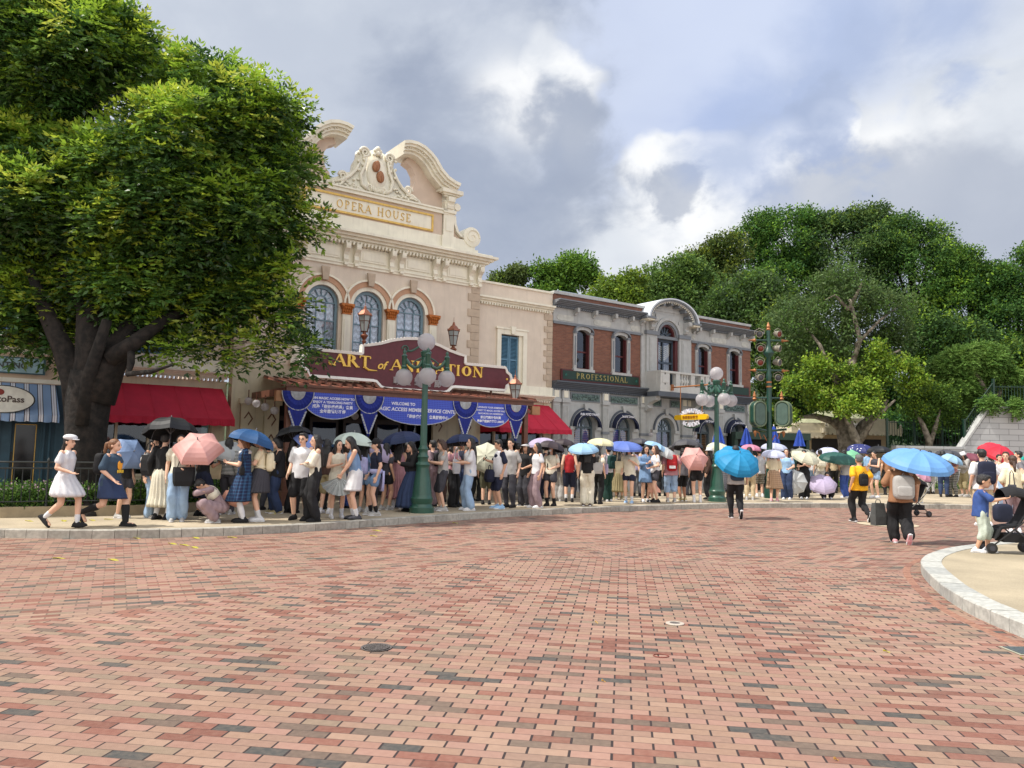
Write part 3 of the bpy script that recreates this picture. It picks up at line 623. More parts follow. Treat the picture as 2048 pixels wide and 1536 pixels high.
for s_ in (1, -1):
 px_ = TC + s_ * 2.78
 mb = MB(); mb.box(px_ - .26, px_ + .26, YO + .02, YO + .8, 8.18, 8.68); mb.box(px_ - .2, px_ + .2, YO + .06, YO + .75, 8.68, 9.46); mb.box(px_ - .12, px_ + .12, YO + .04, YO + .06, 8.85, 9.3)
 mb.box(px_ - .25, px_ + .25, YO + .0, YO + .8, 9.46, 9.56); mb.box(px_ - .18, px_ + .18, YO + .03, YO + .72, 9.56, 9.86)
 bracket(mb, px_, .26, 9.6, 9.98, YO + .04, .16)
 cornice(mb, px_ - .2, px_ + .2, YO + .03, 9.98, 10.14, .2, 3); mb.box(px_ - .4, px_ + .4, YO - .17, YO + .8, 10.14, 10.22)
 mb.lathe([(.12, 0), (.14, .05), (.12, .1), (.05, .12)], (px_ + s_ * .3, YO + .02, 9.72), 12, ax='y')
 op.add(mb, 'pier', cream)
 topc = [(2.98, 10.42), (2.78, 10.46), (2.52, 10.56), (2.28, 10.76), (2.06, 11.05), (1.86, 11.22), (1.62, 11.36), (1.34, 11.43), (1.06, 11.42), (.86, 11.36)]
 def off(pts, d_):
  out = []
  for i, (x, z) in enumerate(pts):
   a, b = pts[max(i - 1, 0)], pts[min(i + 1, len(pts) - 1)]; tx, tz = b[0] - a[0], b[1] - a[1]; l = math.hypot(tx, tz); out.append((x + tz / l * -d_ * -1 * -1, z + tx / l * d_))
  return out
 mb = MB()
 for (d0, d1, ya, yb) in ((0, .1, -.34, 1.0), (.1, .18, -.27, .95), (.18, .27, -.18, .9), (.27, .36, -.08, .85)):
  o0 = [(x, z) for x, z in off(topc, d0)]; o1 = off(topc, d1)
  pts = mirror([(TC + x, z) for x, z in o0] + [(TC + x, z) for x, z in o1[::-1]], s_)
  mb.prism(pts, YO + ya, YO + yb)
 for i in range(1, len(topc) - 1):
  for f in (0, .5):
   x = topc[i][0] * (1 - f) + topc[i + 1][0] * f; z = topc[i][1] * (1 - f) + topc[i + 1][1] * f
   q = off([topc[i], topc[i + 1]], .21)[0]; mb.ball((TC + s_ * x - s_ * (topc[i][0] - q[0]), YO - .21, z - (topc[i][1] - q[1])), .028, 6, 4)
 op.add(mb, 'swan_neck_scroll', cream, label='curved half pediment right of the cartouche' if s_ > 0 else 'curved half pediment left of the cartouche, half hidden by the tree')
 low = off(topc, .3)
 cres = [(1.18, 10.9), (1.42, 10.78), (1.56, 10.55), (1.58, 10.32), (1.5, 10.1), (1.36, 9.95)]
 pts = [(2.6, 9.56), (2.6, 10.2)] + [p for p in low if p[0] > 1.15 and p[0] < 2.6] + cres + [(1.3, 9.56)]
 mb = MB(); mb.prism(mirror([(TC + x, z) for x, z in pts], s_), YO + .25, YO + .6); op.add(mb, 'tympanum', pinkp)
 vx, vz = TC + s_ * 3.72, 8.74
 mb = MB(); pts = [(2.98, 8.2), (2.98, 9.42), (3.02, 9.1), (3.12, 8.86), (3.3, 8.72), (3.5, 8.7), (3.6, 8.4), (3.9, 8.2)]
 mb.prism(mirror([(TC + x, z) for x, z in pts], s_), YO + .2, YO + .5, 1)
 band = [(2.97, 9.42), (3.0, 9.14), (3.1, 8.9), (3.28, 8.75), (3.46, 8.74), (3.52, 8.86)]
 mb.prism(mirror([(TC + x, z) for x, z in band] + [(TC + x + .09, z + .02) for x, z in band[::-1]], s_), YO + .08, YO + .6, 0)
 mb.lathe([(.3, .0), (.34, .02), (.34, .5), (.3, .52)], (vx, YO + .06, vz + .08), 26, 0, 'y')
 sp_ = [(vx + s_ * (.29 - .0125 * k) * math.cos(k * .45), YO + .05, vz + .08 + (.29 - .0125 * k) * math.sin(k * .45)) for k in range(22)]
 mb.tube(sp_, [.03 - .0008 * k for k in range(22)], 6, 0)
 mb.box(min(vx - .3, TC + s_ * 2.98), max(vx + .3, TC + s_ * 2.98), YO + .16, YO + .6, 8.18, 8.42, 0)
 op.add(mb, 'side_volute', [cream, pinkp], smooth=True)
CC = TC + .17
mb = MB()
sil = [(-1.55, 9.56), (-1.45, 9.75), (-1.2, 9.86), (-1.0, 10.05), (-.75, 10.12), (-.72, 10.4), (-.62, 10.62), (-.6, 10.85), (-.42, 10.98), (-.25, 10.93), (-.12, 11.0), (0, 11.16), (.12, 11.0), (.25, 10.93), (.42, 10.9), (.55, 10.8), (.52, 10.6), (.6, 10.42), (.66, 10.12), (.78, 9.96), (1.0, 9.9), (1.2, 9.86), (1.42, 9.72), (1.55, 9.56)]
mb.prism([(CC + x, z) for x, z in [(x_ * 1.1, z_) for x_, z_ in sil]], YO + .2, YO + .4)
def spiral(cx, cz, r, turns, start, dr, thick, s_=1, y=YO + .17):
 n = int(turns * 14); return mb.tube([(cx + s_ * (r * (1 - i / n * .8)) * math.cos(start + i / 14 * 2 * PI), y, cz + (r * (1 - i / n * .8)) * math.sin(start + i / 14 * 2 * PI)) for i in range(n + 1)], [thick * (1 - .5 * i / n) for i in range(n + 1)], 6)
for s_ in (-1, 1):
 spiral(CC + s_ * .42, 10.84, .17, 1.8, 0, 0, .05, s_); spiral(CC + s_ * .22, 9.76, .12, 1.6, PI, 0, .045, s_); spiral(CC + s_ * 1.12, 9.93, .15, 1.8, 0, 0, .045, s_)
 mb.tube([(CC + s_ * x, YO + .16, z) for x, z in ((.3, 9.66), (.5, 9.8), (.55, 10.1), (.42, 10.4), (.36, 10.7))], [.05, .06, .055, .045, .03], 7)
 mb.tube([(CC + s_ * x, YO + .17, z) for x, z in ((.58, 10.5), (.72, 10.2), (.9, 9.98), (1.15, 9.8), (1.5, 9.66))], [.03, .05, .055, .05, .03], 7)
 for k in range(26):
  a = random.random(); mb.ball((CC + s_ * (.6 + .85 * a), YO + .17, 9.62 + random.random() * (.36 - .3 * a)), (.05, .04, .035), 7, 5)
 for k in range(8): mb.ball((CC + s_ * (.52 + .12 * math.sin(k * 2)), YO + .16, 10.15 + .09 * k), (.05, .045, .05), 7, 5)
mb.ball((CC, YO + .2, 10.22), (.34, .1, .5), 18, 12)
for k in range(7): mb.ball((CC - .2 + .065 * k, YO + .13, 9.68 + .02 * abs(3 - k)), (.035, .05, .1), 7, 5)
for k, (dx, dz, r_) in enumerate(((0, 11.05, .08), (-.09, 10.98, .06), (.09, 10.98, .06), (0, 10.9, .09), (-.12, 10.84, .06), (.12, 10.84, .06))): mb.ball((CC + dx, YO + .15, dz), r_, 8, 6)
op.add(mb, 'cartouche', cream, smooth='all')
for (dx, dz, ang) in ((-.07, 10.45, .2), (.08, 10.14, -.1)):
 mb = MB(); cx, cz = CC + dx, dz
 mb.T = Matrix.Translation((cx, YO + .07, cz)) @ Matrix.Rotation(ang, 4, 'Y') @ Matrix.Scale(.85, 4)
 mb.loft([[(a * .16 * w, y, b * .2 - (0.03 if b < 0 else 0)) for a, b in [(math.cos(q), math.sin(q)) for q in [2 * PI * k / 14 for k in range(14)]]] for w, y in ((.95, .04), (1, .0), (.8, -.05), (.4, -.075))], 0)
 for sx in (-1, 1): mb.ball((sx * .06, -.055, .05), (.03, .02, .018), 8, 5, 1)
 mb.ball((0, -.07, -.01), (.02, .03, .045), 8, 5, 0); mb.ball((0, -.055, -.1), (.06, .02, .025), 8, 5, 1)
 mb.T = None; op.add(mb, 'theatre_mask', [mat('mask_copper', s2l(156, 104, 68), .5, .15, 30), mat('mask_hollow', s2l(70, 36, 20), .8)], smooth='all')
mb = MB()
for a, b in ((TL, -10.1), (-4.75, TR_)): mb.box(a, b, YO, YO + .35, .14, 3.95)
mb.box(-10.1, -4.75, YO, YO + .35, 3.0, 3.95)
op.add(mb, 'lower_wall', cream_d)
for c in (-11.0, -10.35, -4.95, -3.85):
 mb = MB(); mb.box(c - .2, c + .2, YO - .12, YO, .14, 2.9); mb.box(c - .26, c + .26, YO - .2, YO, 2.75, 2.9); mb.box(c - .24, c + .24, YO - .17, YO, .14, .5)
 for zc in (1.1, 1.75, 2.35):
  for (r0, r1) in ((.13, .155),):
   mb.prism([(c, zc - .2), (c + r0, zc), (c, zc + .2), (c - r0, zc), (c - r0 + .04, zc), (c, zc + .14), (c + r0 - .04, zc), (c, zc - .14)], YO - .135, YO - .12, 1)
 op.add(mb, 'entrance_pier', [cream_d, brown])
for c in (-9.6, -8.55, -7.5, -6.45, -5.4):
 mb = MB(); mb.box(c - .45, c + .45, YO + .5, YO + .56, .14, 2.5, 0); mb.box(c - .36, c + .36, YO + .48, YO + .5, .9, 2.35, 1); mb.lathe([(.02, 0), (.02, .25)], (c + .38, YO + .46, 1.1), 8, 2)
 op.add(mb, 'door', [mat('dark_door_wood', s2l(40, 28, 24), .4, .2), glass_d, gold])
mb = MB(); mb.box(TL, TR_, YO + .02, 5.5, 8.09, 8.12); op.add(mb, 'roof', grey_m)
# ============================================================ canopy in front of the theatre
cn = Bld('entrance_canopy', -7.1, 'brown timber entrance canopy with sloping copper red roof panels in front of the theatre doors', 'canopy', out=2.0)
CL, CR_, CO = -10.9, -3.2, 3.15
mb = MB(); mb.box(CL, CR_, -CO - .05, -CO + .07, 2.98, 3.1); mb.box(CL - .1, CR_ + .12, -CO - .1, -CO + .1, 3.1, 3.14)
mb.box(CL, CL + .12, -CO, YO, 2.9, 3.08); mb.box(CR_ - .12, CR_, -CO, YO, 2.9, 3.08)
for t_ in (-9.0, -7.1, -5.2): mb.box(t_, t_ + .1, -CO + .07, YO, 2.94, 3.07)
cn.add(mb, 'beam', brown)
mb = MB(); zb, yb, ye = 3.52, -.37, -CO - .08
mb.add([(CL - .1, ye, 3.145), (CR_ + .1, ye, 3.145), (CR_ - .3, yb, zb), (CL + .3, yb, zb), (CL - .1, ye, 3.17), (CR_ + .1, ye, 3.17), (CR_ - .3, yb, zb + .03), (CL + .3, yb, zb + .03)], [(0, 1, 2, 3), (4, 5, 6, 7), (0, 1, 5, 4), (1, 2, 6, 5), (3, 0, 4, 7)])
rf = cn.add(mb, 'roof', mat('copper_red_roof', s2l(150, 84, 62), .6, .35, 2.2, .2, 30, col2=s2l(112, 92, 78)))
mb = MB(); n = 27
for i in range(n):
 f = i / (n - 1); xa = CL - .05 + (CR_ - CL + .1) * f; xb = CL + .33 + (CR_ - CL - .66) * f
 for (w, z_) in ((.025, .05),):
  mb.add([(xa - w, ye + .02, 3.165), (xa + w, ye + .02, 3.165), (xb + w, yb, zb + .025), (xb - w, yb, zb + .025), (xa - w, ye + .02, 3.165 + z_), (xa + w, ye + .02, 3.165 + z_), (xb + w, yb, zb + .025 + z_), (xb - w, yb, zb + .025 + z_)], [(0, 1, 2, 3), (4, 5, 6, 7), (0, 1, 5, 4), (1, 2, 6, 5), (3, 0, 4, 7)])
cn.add(mb, 'roof_batten', mat('rusty_batten', s2l(96, 58, 46), .6, .3, 4))
for t_ in (CL + .1, -3.45):
 mb = MB(); mb.box(t_ - .07, t_ + .07, -CO - .02, -CO + .12, .13, 2.98); mb.box(t_ - .12, t_ + .12, -CO - .07, -CO + .17, .13, .5); mb.box(t_ - .12, t_ + .12, -CO - .07, -CO + .17, 2.75, 2.85); cn.add(mb, 'post', brown)
for a in ((CR_ - .05, 3.0),):
 mb = MB(); mb.box(a[0], a[0] + .3, -CO - .05, -CO + .1, 2.72, 2.98); cn.add(mb, 'beam_end', mat('tan_wood', s2l(166, 120, 84), .6, .1)); mb = MB(); mb.box(CL - .25, CL + .2, -CO - .05, -CO + .1, 2.72, 2.98); cn.add(mb, 'beam_end', mat('tan_wood', (1, 1, 1)))
def wave_edge(x0, x1, z, amp, n_):
 return [(x0 + (x1 - x0) * i / n_, z + amp * abs(math.sin(i * PI / 2))) for i in range(n_ + 1)]
def globe_light(t_, out, z, r_, label, group, rod=.12):
 o_ = empty('globe_light', fw(t_, out, z), FA, label, 'globe lamp', group)
 m_ = MB(); m_.ball((0, 0, 0), r_, 14, 10); m_.build('globe', globe, o_, smooth='all')
 m_ = MB(); m_.lathe([(.015, r_ + rod), (.015, r_), (r_ * .5, r_ * .9), (r_ * .45, r_ * .8)], (0, 0, 0), 10); m_.build('fitting', brown, o_)
lab5 = ['leftmost white globe lamp of the row under the canopy end', 'second white globe lamp of the row under the canopy end', 'third white globe lamp of the row under the canopy end', 'lowest brightest white globe lamp nearest the tan beam end under the canopy']
for i, (px, py) in enumerate(((497, 802), (513, 807), (530, 814), (549, 821))):
 q = W(px, py, 1.0 + .55 * i); globe_light(q[0], 1.0 + .55 * i, q[1], .105, lab5[i], 'globe lamps under the canopy end', .2)
for px, py, o_, lb in ((604, 826, 2.6, 'white globe lamp hanging behind the left blue banner'), (1046, 843, 2.9, 'white globe lamp hanging at the right canopy post beside the red awning'), (710, 832, 2.6, 'white globe lamp peeping below the gap between left and centre banners')):
 q = W(px, py, o_); globe_light(q[0], o_, q[1], .1, lb, 'globe lamps hanging from the canopy')
for px, py, lb in ((1140, 864, 'white globe wall lamp left of the first navy awning window'), (1302, 869, 'white globe wall lamp left of the grey arched doorway'), (1390, 873, 'white globe wall lamp right of the grey arched doorway')):
 q = W(px, py, .35); globe_light(q[0], .35, q[1], .09, lb, 'globe wall lamps on the brick building')
# ============================================================ name sign on the canopy roof
sg = Bld('name_sign', -6.95, 'large maroon sign with gold letters ART of ANIMATION standing on the canopy roof', 'sign', out=2.5, z=3.3)
SO = 2.5
ot = [W(x, y, SO) for x, y in [(622, 706), (735, 706), (735, 717), (740, 712)]]
def sign_outline(g=0.0):
 c = -6.95
 half = [(0, 4.72), (.35, 4.69), (.75, 4.6), (1.1, 4.48), (1.45, 4.4), (1.62, 4.38), (1.62, 4.18), (1.68, 4.13), (3.12, 4.13), (3.16, 4.0), (3.28, 3.93), (3.32, 3.82), (3.28, 3.7), (3.16, 3.63), (3.12, 3.5), (1.32, 3.5), (1.2, 3.48), (1.05, 3.34), (.95, 3.31), (0, 3.31)]
 cz = 3.9
 pts = [(c + x, z) for x, z in half] + [(c - x, z) for x, z in half[::-1][1:-1]]
 if g:
  out = []; n_ = len(pts)
  for i, (x, z) in enumerate(pts):
   a, b = pts[i - 1], pts[(i + 1) % n_]; tx, tz = b[0] - a[0], b[1] - a[1]; l = math.hypot(tx, tz) or 1; out.append((x - tz / l * g, z + tx / l * g))
  return out
 return pts
mb = MB(); mb.prism(sign_outline(), -SO - .02, -SO + .1); sg.add(mb, 'board', maroon)
fo_, fi = sign_outline(.075), sign_outline(-.0)
mb = MB(); n = len(fo_)
for i in range(n):
 j = (i + 1) % n
 for (k0, k1, ya) in ((0, 1, -.07), ):
  A_, B_, C_, D_ = fo_[i], fo_[j], fi[j], fi[i]
  mb.add([(A_[0], -SO - .08, A_[1]), (B_[0], -SO - .08, B_[1]), (C_[0], -SO - .06, C_[1]), (D_[0], -SO - .06, D_[1]), (A_[0], -SO + .12, A_[1]), (B_[0], -SO + .12, B_[1]), (C_[0], -SO + .12, C_[1]), (D_[0], -SO + .12, D_[1])], [(0, 1, 2, 3), (4, 5, 6, 7), (0, 1, 5, 4), (2, 3, 7, 6)])
for i in range(n):      # small bulbs running round the frame
 a, b = fo_[i], fo_[(i + 1) % n]; ln = math.hypot(b[0] - a[0], b[1] - a[1]); k = max(1, int(ln / .09))
 for q in range(k):
  f = q / k; mb.ball((a[0] + (b[0] - a[0]) * f, -SO + .02, a[1] + (b[1] - a[1]) * f), .022, 5, 4)
sg.add(mb, 'frame', white_p)
mb = MB(); mb.tube([(TC + .5 + dx, -SO - .03, 4.48 + .1 * math.sin(dx * 7)) for dx in [k * .05 - .3 for k in range(13)]], .03, 6)
for s_ in (-1, 1): spi = [(-6.95 + s_ * (.34 + .12 * (1 - k / 20) * math.cos(k * .5)), -SO - .03, 4.42 + .12 * (1 - k / 20) * math.sin(k * .5)) for k in range(18)]; mb.tube(spi, .022, 6)
sg.add(mb, 'scroll_ornament', greenp)
goldl = mat('sign_gold', s2l(236, 196, 88), .4, .1, 20, metal=.2)
mb = MB(); x0 = -6.95 - 2.5
wv = roman(mb, 'ART', x0, 3.8, .31, -SO - .06, -SO - .02, .24, .09, .06, 1.45)
sg.add(mb, 'lettering', goldl)
xa = x0 + wv + .62
mb = MB(); wd = rwidth('ANIMATION', .3, .06, 1.22); roman(mb, 'ANIMATION', xa, 3.8, .3, -SO - .06, -SO - .02, .22, .08, .06, 1.22 * 3.1 / wd)
sg.add(mb, 'lettering', goldl)
mb = MB()   # swash under the R, and the italic word between
mb.tube([(x0 + .02 - .0, -SO - .04, 3.8), (x0 - .1, -SO - .04, 3.82), (x0 - .12, -SO - .04, 3.88)], [.03, .025, .01], 6)
mb.tube([(x0 + .9, -SO - .04, 3.82), (x0 + 1.05, -SO - .04, 3.74), (x0 + 1.3, -SO - .04, 3.74)], [.035, .03, .01], 6); sg.add(mb, 'swash', goldl)
textmesh('lettering', 'of', .32, goldl, sg.o, (x0 + wv + .33 + 6.95, -.03, 3.8 - 3.3), .012, .006, shear=.35)
textmesh('chinese_lettering', '動畫藝術廊', .24, mat('grey_steel_letter', s2l(160, 154, 152), .4, .1, metal=.2), sg.o, (.08, -.03, 3.42 - 3.3), .01, .004, spacing=1.75)
mb = MB()
for s_ in (-1, 1): mb.ball((-6.95 + s_ * 3.2, -SO - .03, 3.81), .035, 8, 6)
sg.add(mb, 'stud', goldl)
mb = MB()
for t_ in (-9.6, -8.25, -5.7, -4.3): mb.box(t_ - .025, t_ + .025, -SO + .0, -SO + .05, 3.28, 3.52)
sg.add(mb, 'leg', brown)
# ============================================================ blue banners and bunting on the canopy beam
bluec = mat('royal_blue_cloth', s2l(18, 36, 128), .75, .12, 4, .2, 60)
silver = mat('silver_cloth', s2l(176, 178, 182), .6, .15, 12, .3, 40)
def banner_mat():
 m = bpy.data.materials.new('blue_banner_print'); m.use_nodes = True; t = m.node_tree; p = t.nodes['Principled BSDF']
 c = N(t, 'ShaderNodeTexCoord'); sp = N(t, 'ShaderNodeSeparateXYZ'); L(t, c.outputs['Object'], sp.inputs[0])
 g = M(t, 'MAXIMUM', M(t, 'SINE', M(t, 'MULTIPLY', sp.outputs[0], 120)), M(t, 'SINE', M(t, 'MULTIPLY', sp.outputs[2], 120)))
 L(t, MIX(t, SM(t, g, .2, 1), s2l(52, 68, 170), s2l(74, 96, 200)), p.inputs['Base Color']); p.inputs['Roughness'].default_value = .6; return m
banm = banner_mat(); white_t = mat('white_print', s2l(226, 226, 236), .6, .02)
YB = 3.2
def banner(pa, pb, lab, lines, depth):
 (ta, za), (tb, zb_) = W(*pa, YB), W(*pb, YB)
 zt = 2.98; c = (ta + tb) / 2; hw = (tb - ta) / 2
 o_ = empty('banner', fw(c, YB + .02, zt), FA, lab, 'banner', 'blue welcome banners on the canopy beam')
 pts = [(-hw, 0), (hw, 0), (hw, -.18 * 1)] + [(hw * math.cos(PI * i / 16), -.18 - (depth - .18) * math.sin(PI * i / 16)) for i in range(1, 16)] + [(-hw, -.18)]
 m_ = MB(); m_.prism(pts, -.01, .01); m_.build('cloth', banm, o_)
 m_ = MB(); ed = [(hw * math.cos(PI * i / 16), -.014, -.18 - (depth - .18) * math.sin(PI * i / 16)) for i in range(17)]; m_.tube(ed, .012, 5); m_.build('trim', silver, o_)
 for s_, sz, x, z, sh in lines: textmesh('lettering', s_, sz, white_t, o_, (x, -.012, z), .001, .003 if sz > .08 else .0015, shear=sh)
banner((607, 788), (722, 795), 'left blue banner with white print JOIN MAGIC ACCESS NOW TO ENJOY A YEARLONG PARTY', [('JOIN MAGIC ACCESS NOW TO', .085, 0, -.16, 0), ('ENJOY A YEARLONG PARTY', .085, 0, -.26, 0), ('成為「奇妙處處通」會員', .1, 0, -.38, 0), ('全年盡情玩不停', .1, 0, -.5, 0)], .66)
banner((750, 800), (915, 810), 'wide centre blue banner welcoming guests to MAGIC ACCESS MEMBER SERVICE CENTER', [('WELCOME TO', .11, -.45, -.2, 0), ('MAGIC ACCESS MEMBER SERVICE CENTER', .135, 0, -.36, .1), ('「奇妙處處通」會員服務中心', .105, .3, -.53, 0)], .72)
banner((938, 812), (1022, 817), 'right blue banner with small white print UPGRADE YOUR ADMISSION', [('UPGRADE YOUR ADMISSION', .07, 0, -.15, 0), ('TICKET TO MAGIC ACCESS AND', .07, 0, -.24, 0), ('SAVE MORE ON ADMISSION', .07, 0, -.33, 0), ('即日門票升級年票', .09, 0, -.45, 0), ('最高慳盡高達港幣1,000元', .085, 0, -.56, 0)], .7)
bl = ['leftmost blue swag with silver fan at the canopy corner', 'blue swag with silver fan between the left and centre banners', 'blue swag with silver fan between the centre and right banners', 'rightmost blue swag with silver fan on the canopy post']
for i, px in enumerate((594, 737, 929, 1030)):
 t_ = W(px, 800, YB)[0]; r0, r1 = .19, .41
 o_ = empty('bunting_swag', fw(t_, YB + .05, 2.98), FA, bl[i], 'bunting', 'blue and silver swags on the canopy beam')
 m_ = MB(); rings = []
 for k in range(25):
  a = -PI * k / 24; w = .02 + .012 * (k % 2)
  rings.append([(r * math.cos(a), y_, r * math.sin(a) * 1.15) for r, y_ in ((r0, 0), (r0 + .05, -w), ((r0 + r1) / 2, -.03 - w), (r1 - .04, -w), (r1, 0), ((r0 + r1) / 2, .02))])
 m_.loft(rings); m_.build('swag', bluec, o_)
 m_ = MB(); ring = [(0, -.01, 0)]; n_ = 33
 vs = [(0, -.012, -.01)] + [(r0 * math.cos(-PI * k / n_), -.01 - .02 * (k % 2), r0 * 1.15 * math.sin(-PI * k / n_)) for k in range(n_ + 1)]
 m_.add(vs, [(0, k, k + 1) for k in range(1, n_ + 1)]); m_.build('fan', silver, o_, fix=False)
 m_ = MB(); m_.tube([(r1 * math.cos(-PI * k / 20), -.02, r1 * 1.15 * math.sin(-PI * k / 20)) for k in range(21)], .012, 5)
 for s_ in (-1, 1):
  for k in range(8):
   f = k / 8; x = s_ * (.22 - .2 * f); z = -.5 - .52 * f; m_.prism([(x - .025, z), (x + .02, z + .01), (x + .02 - s_ * .02, z - .055), (x - .025 - s_ * .02, z - .05)], -.03, -.02)
 m_.build('trim', silver, o_)
 m_ = MB(); rings = []
 for k, (w, z) in enumerate(((.24, -.4), (.22, -.55), (.12, -.85), (.015, -1.08))):
  rings.append([(-w + 2 * w * q / 8, -.015 - .015 * (q % 2), z) for q in range(9)] + [(w, .01, z), (-w, .01, z)])
 m_.loft(rings); m_.build('tail', bluec, o_)
# ============================================================ pink wings beside the theatre
def shutter_window(B, xa, xb, za, zb, y, lab):
 mb = MB(); xm = (xa + xb) / 2
 for a, b in ((xa, xm - .01), (xm + .01, xb)):
  mb.box(a, a + .05, y - .05, y, za, zb); mb.box(b - .05, b, y - .05, y, za, zb)
  for z in (za, (za + zb) / 2 - .03, zb - .06): mb.box(a + .05, b - .05, y - .045, y, z, z + .06)
  k = za + .07
  while k < zb - .07:
   mb.add([(a + .05, y - .04, k), (b - .05, y - .04, k), (b - .05, y - .005, k + .035), (a + .05, y - .005, k + .035), (a + .05, y - .035, k + .006), (b - .05, y - .035, k + .006), (b - .05, y, k + .041), (a + .05, y, k + .041)], [(0, 1, 2, 3), (4, 5, 6, 7), (0, 1, 5, 4)])
   k += .048
 return B.add(mb, 'shutter', shutter, label=lab)
def awning(t0, t1, z1, z0, out, mt, label, group, y0=0.0, val=.16, seams=6, name='awning', side=True, hip=0.0, base=None):
 o_ = empty(name, fw((t0 + t1) / 2, y0, z0), FA, label, 'awning', group)
 hw = (t1 - t0) / 2; hb = hw + hip; m_ = MB(); n_ = seams * 4; H = z1 - z0
 top, bot = [], []
 for i in range(n_ + 1):
  f = i / n_; sag = .02 * abs(math.sin(f * PI * seams)); top.append((-hw + 2 * hw * f, -.01, H)); bot.append((-hb + 2 * hb * f, -out, 0))
 rows = []
 for k in range(5):
  g = k / 4; rows.append([(top[i][0] * (1 - g) + bot[i][0] * g, top[i][1] * (1 - g) + bot[i][1] * g - 0.0, top[i][2] * (1 - g) + bot[i][2] * g - .035 * math.sin(g * PI) * abs(math.sin(i / 4 * PI))) for i in range(n_ + 1)])
 n1 = n_ + 1
 m_.add([p for r in rows for p in r], [(k * n1 + i, k * n1 + i + 1, (k + 1) * n1 + i + 1, (k + 1) * n1 + i) for k in range(4) for i in range(n_)])
 if side:
  for s_ in (0, -1): m_.add([top[s_], bot[s_], (bot[s_][0], 0, 0)], [(0, 1, 2)])
 ca = m_.build('canvas', mt, o_, fix=False)
 m_ = MB(); n_ *= 3; vs = []
 for i in range(n_ + 1):
  f = i / n_; x = -hb + 2 * hb * f; w = .015 * math.sin(f * seams * 16)
  vs += [(x, -out - .002, .0), (x, -out + w, -val - .025 * abs(math.sin(f * PI * seams * 2.5)))]
 m_.add(vs, [(2 * i, 2 * i + 2, 2 * i + 3, 2 * i + 1) for i in range(n_)])
 if side:
  for x in (-hb, hb): m_.add([(x, -out, 0), (x, -out, -val), (x, 0, -val), (x, 0, 0)], [(0, 1, 2, 3)])
 m_.build('valance', mt, o_, fix=False)
 if seams and base is None:
  m_ = MB()
  for i in range(1, seams):
   f = i / seams; m_.tube([(-hw + 2 * hw * f, -.02, H + .004), ((-hw + 2 * hw * f + -hb + 2 * hb * f) / 2, -out / 2, H / 2 + .004), (-hb + 2 * hb * f, -out, .006)], .008, 4)
  m_.build('seam', mt, o_)
 return o_
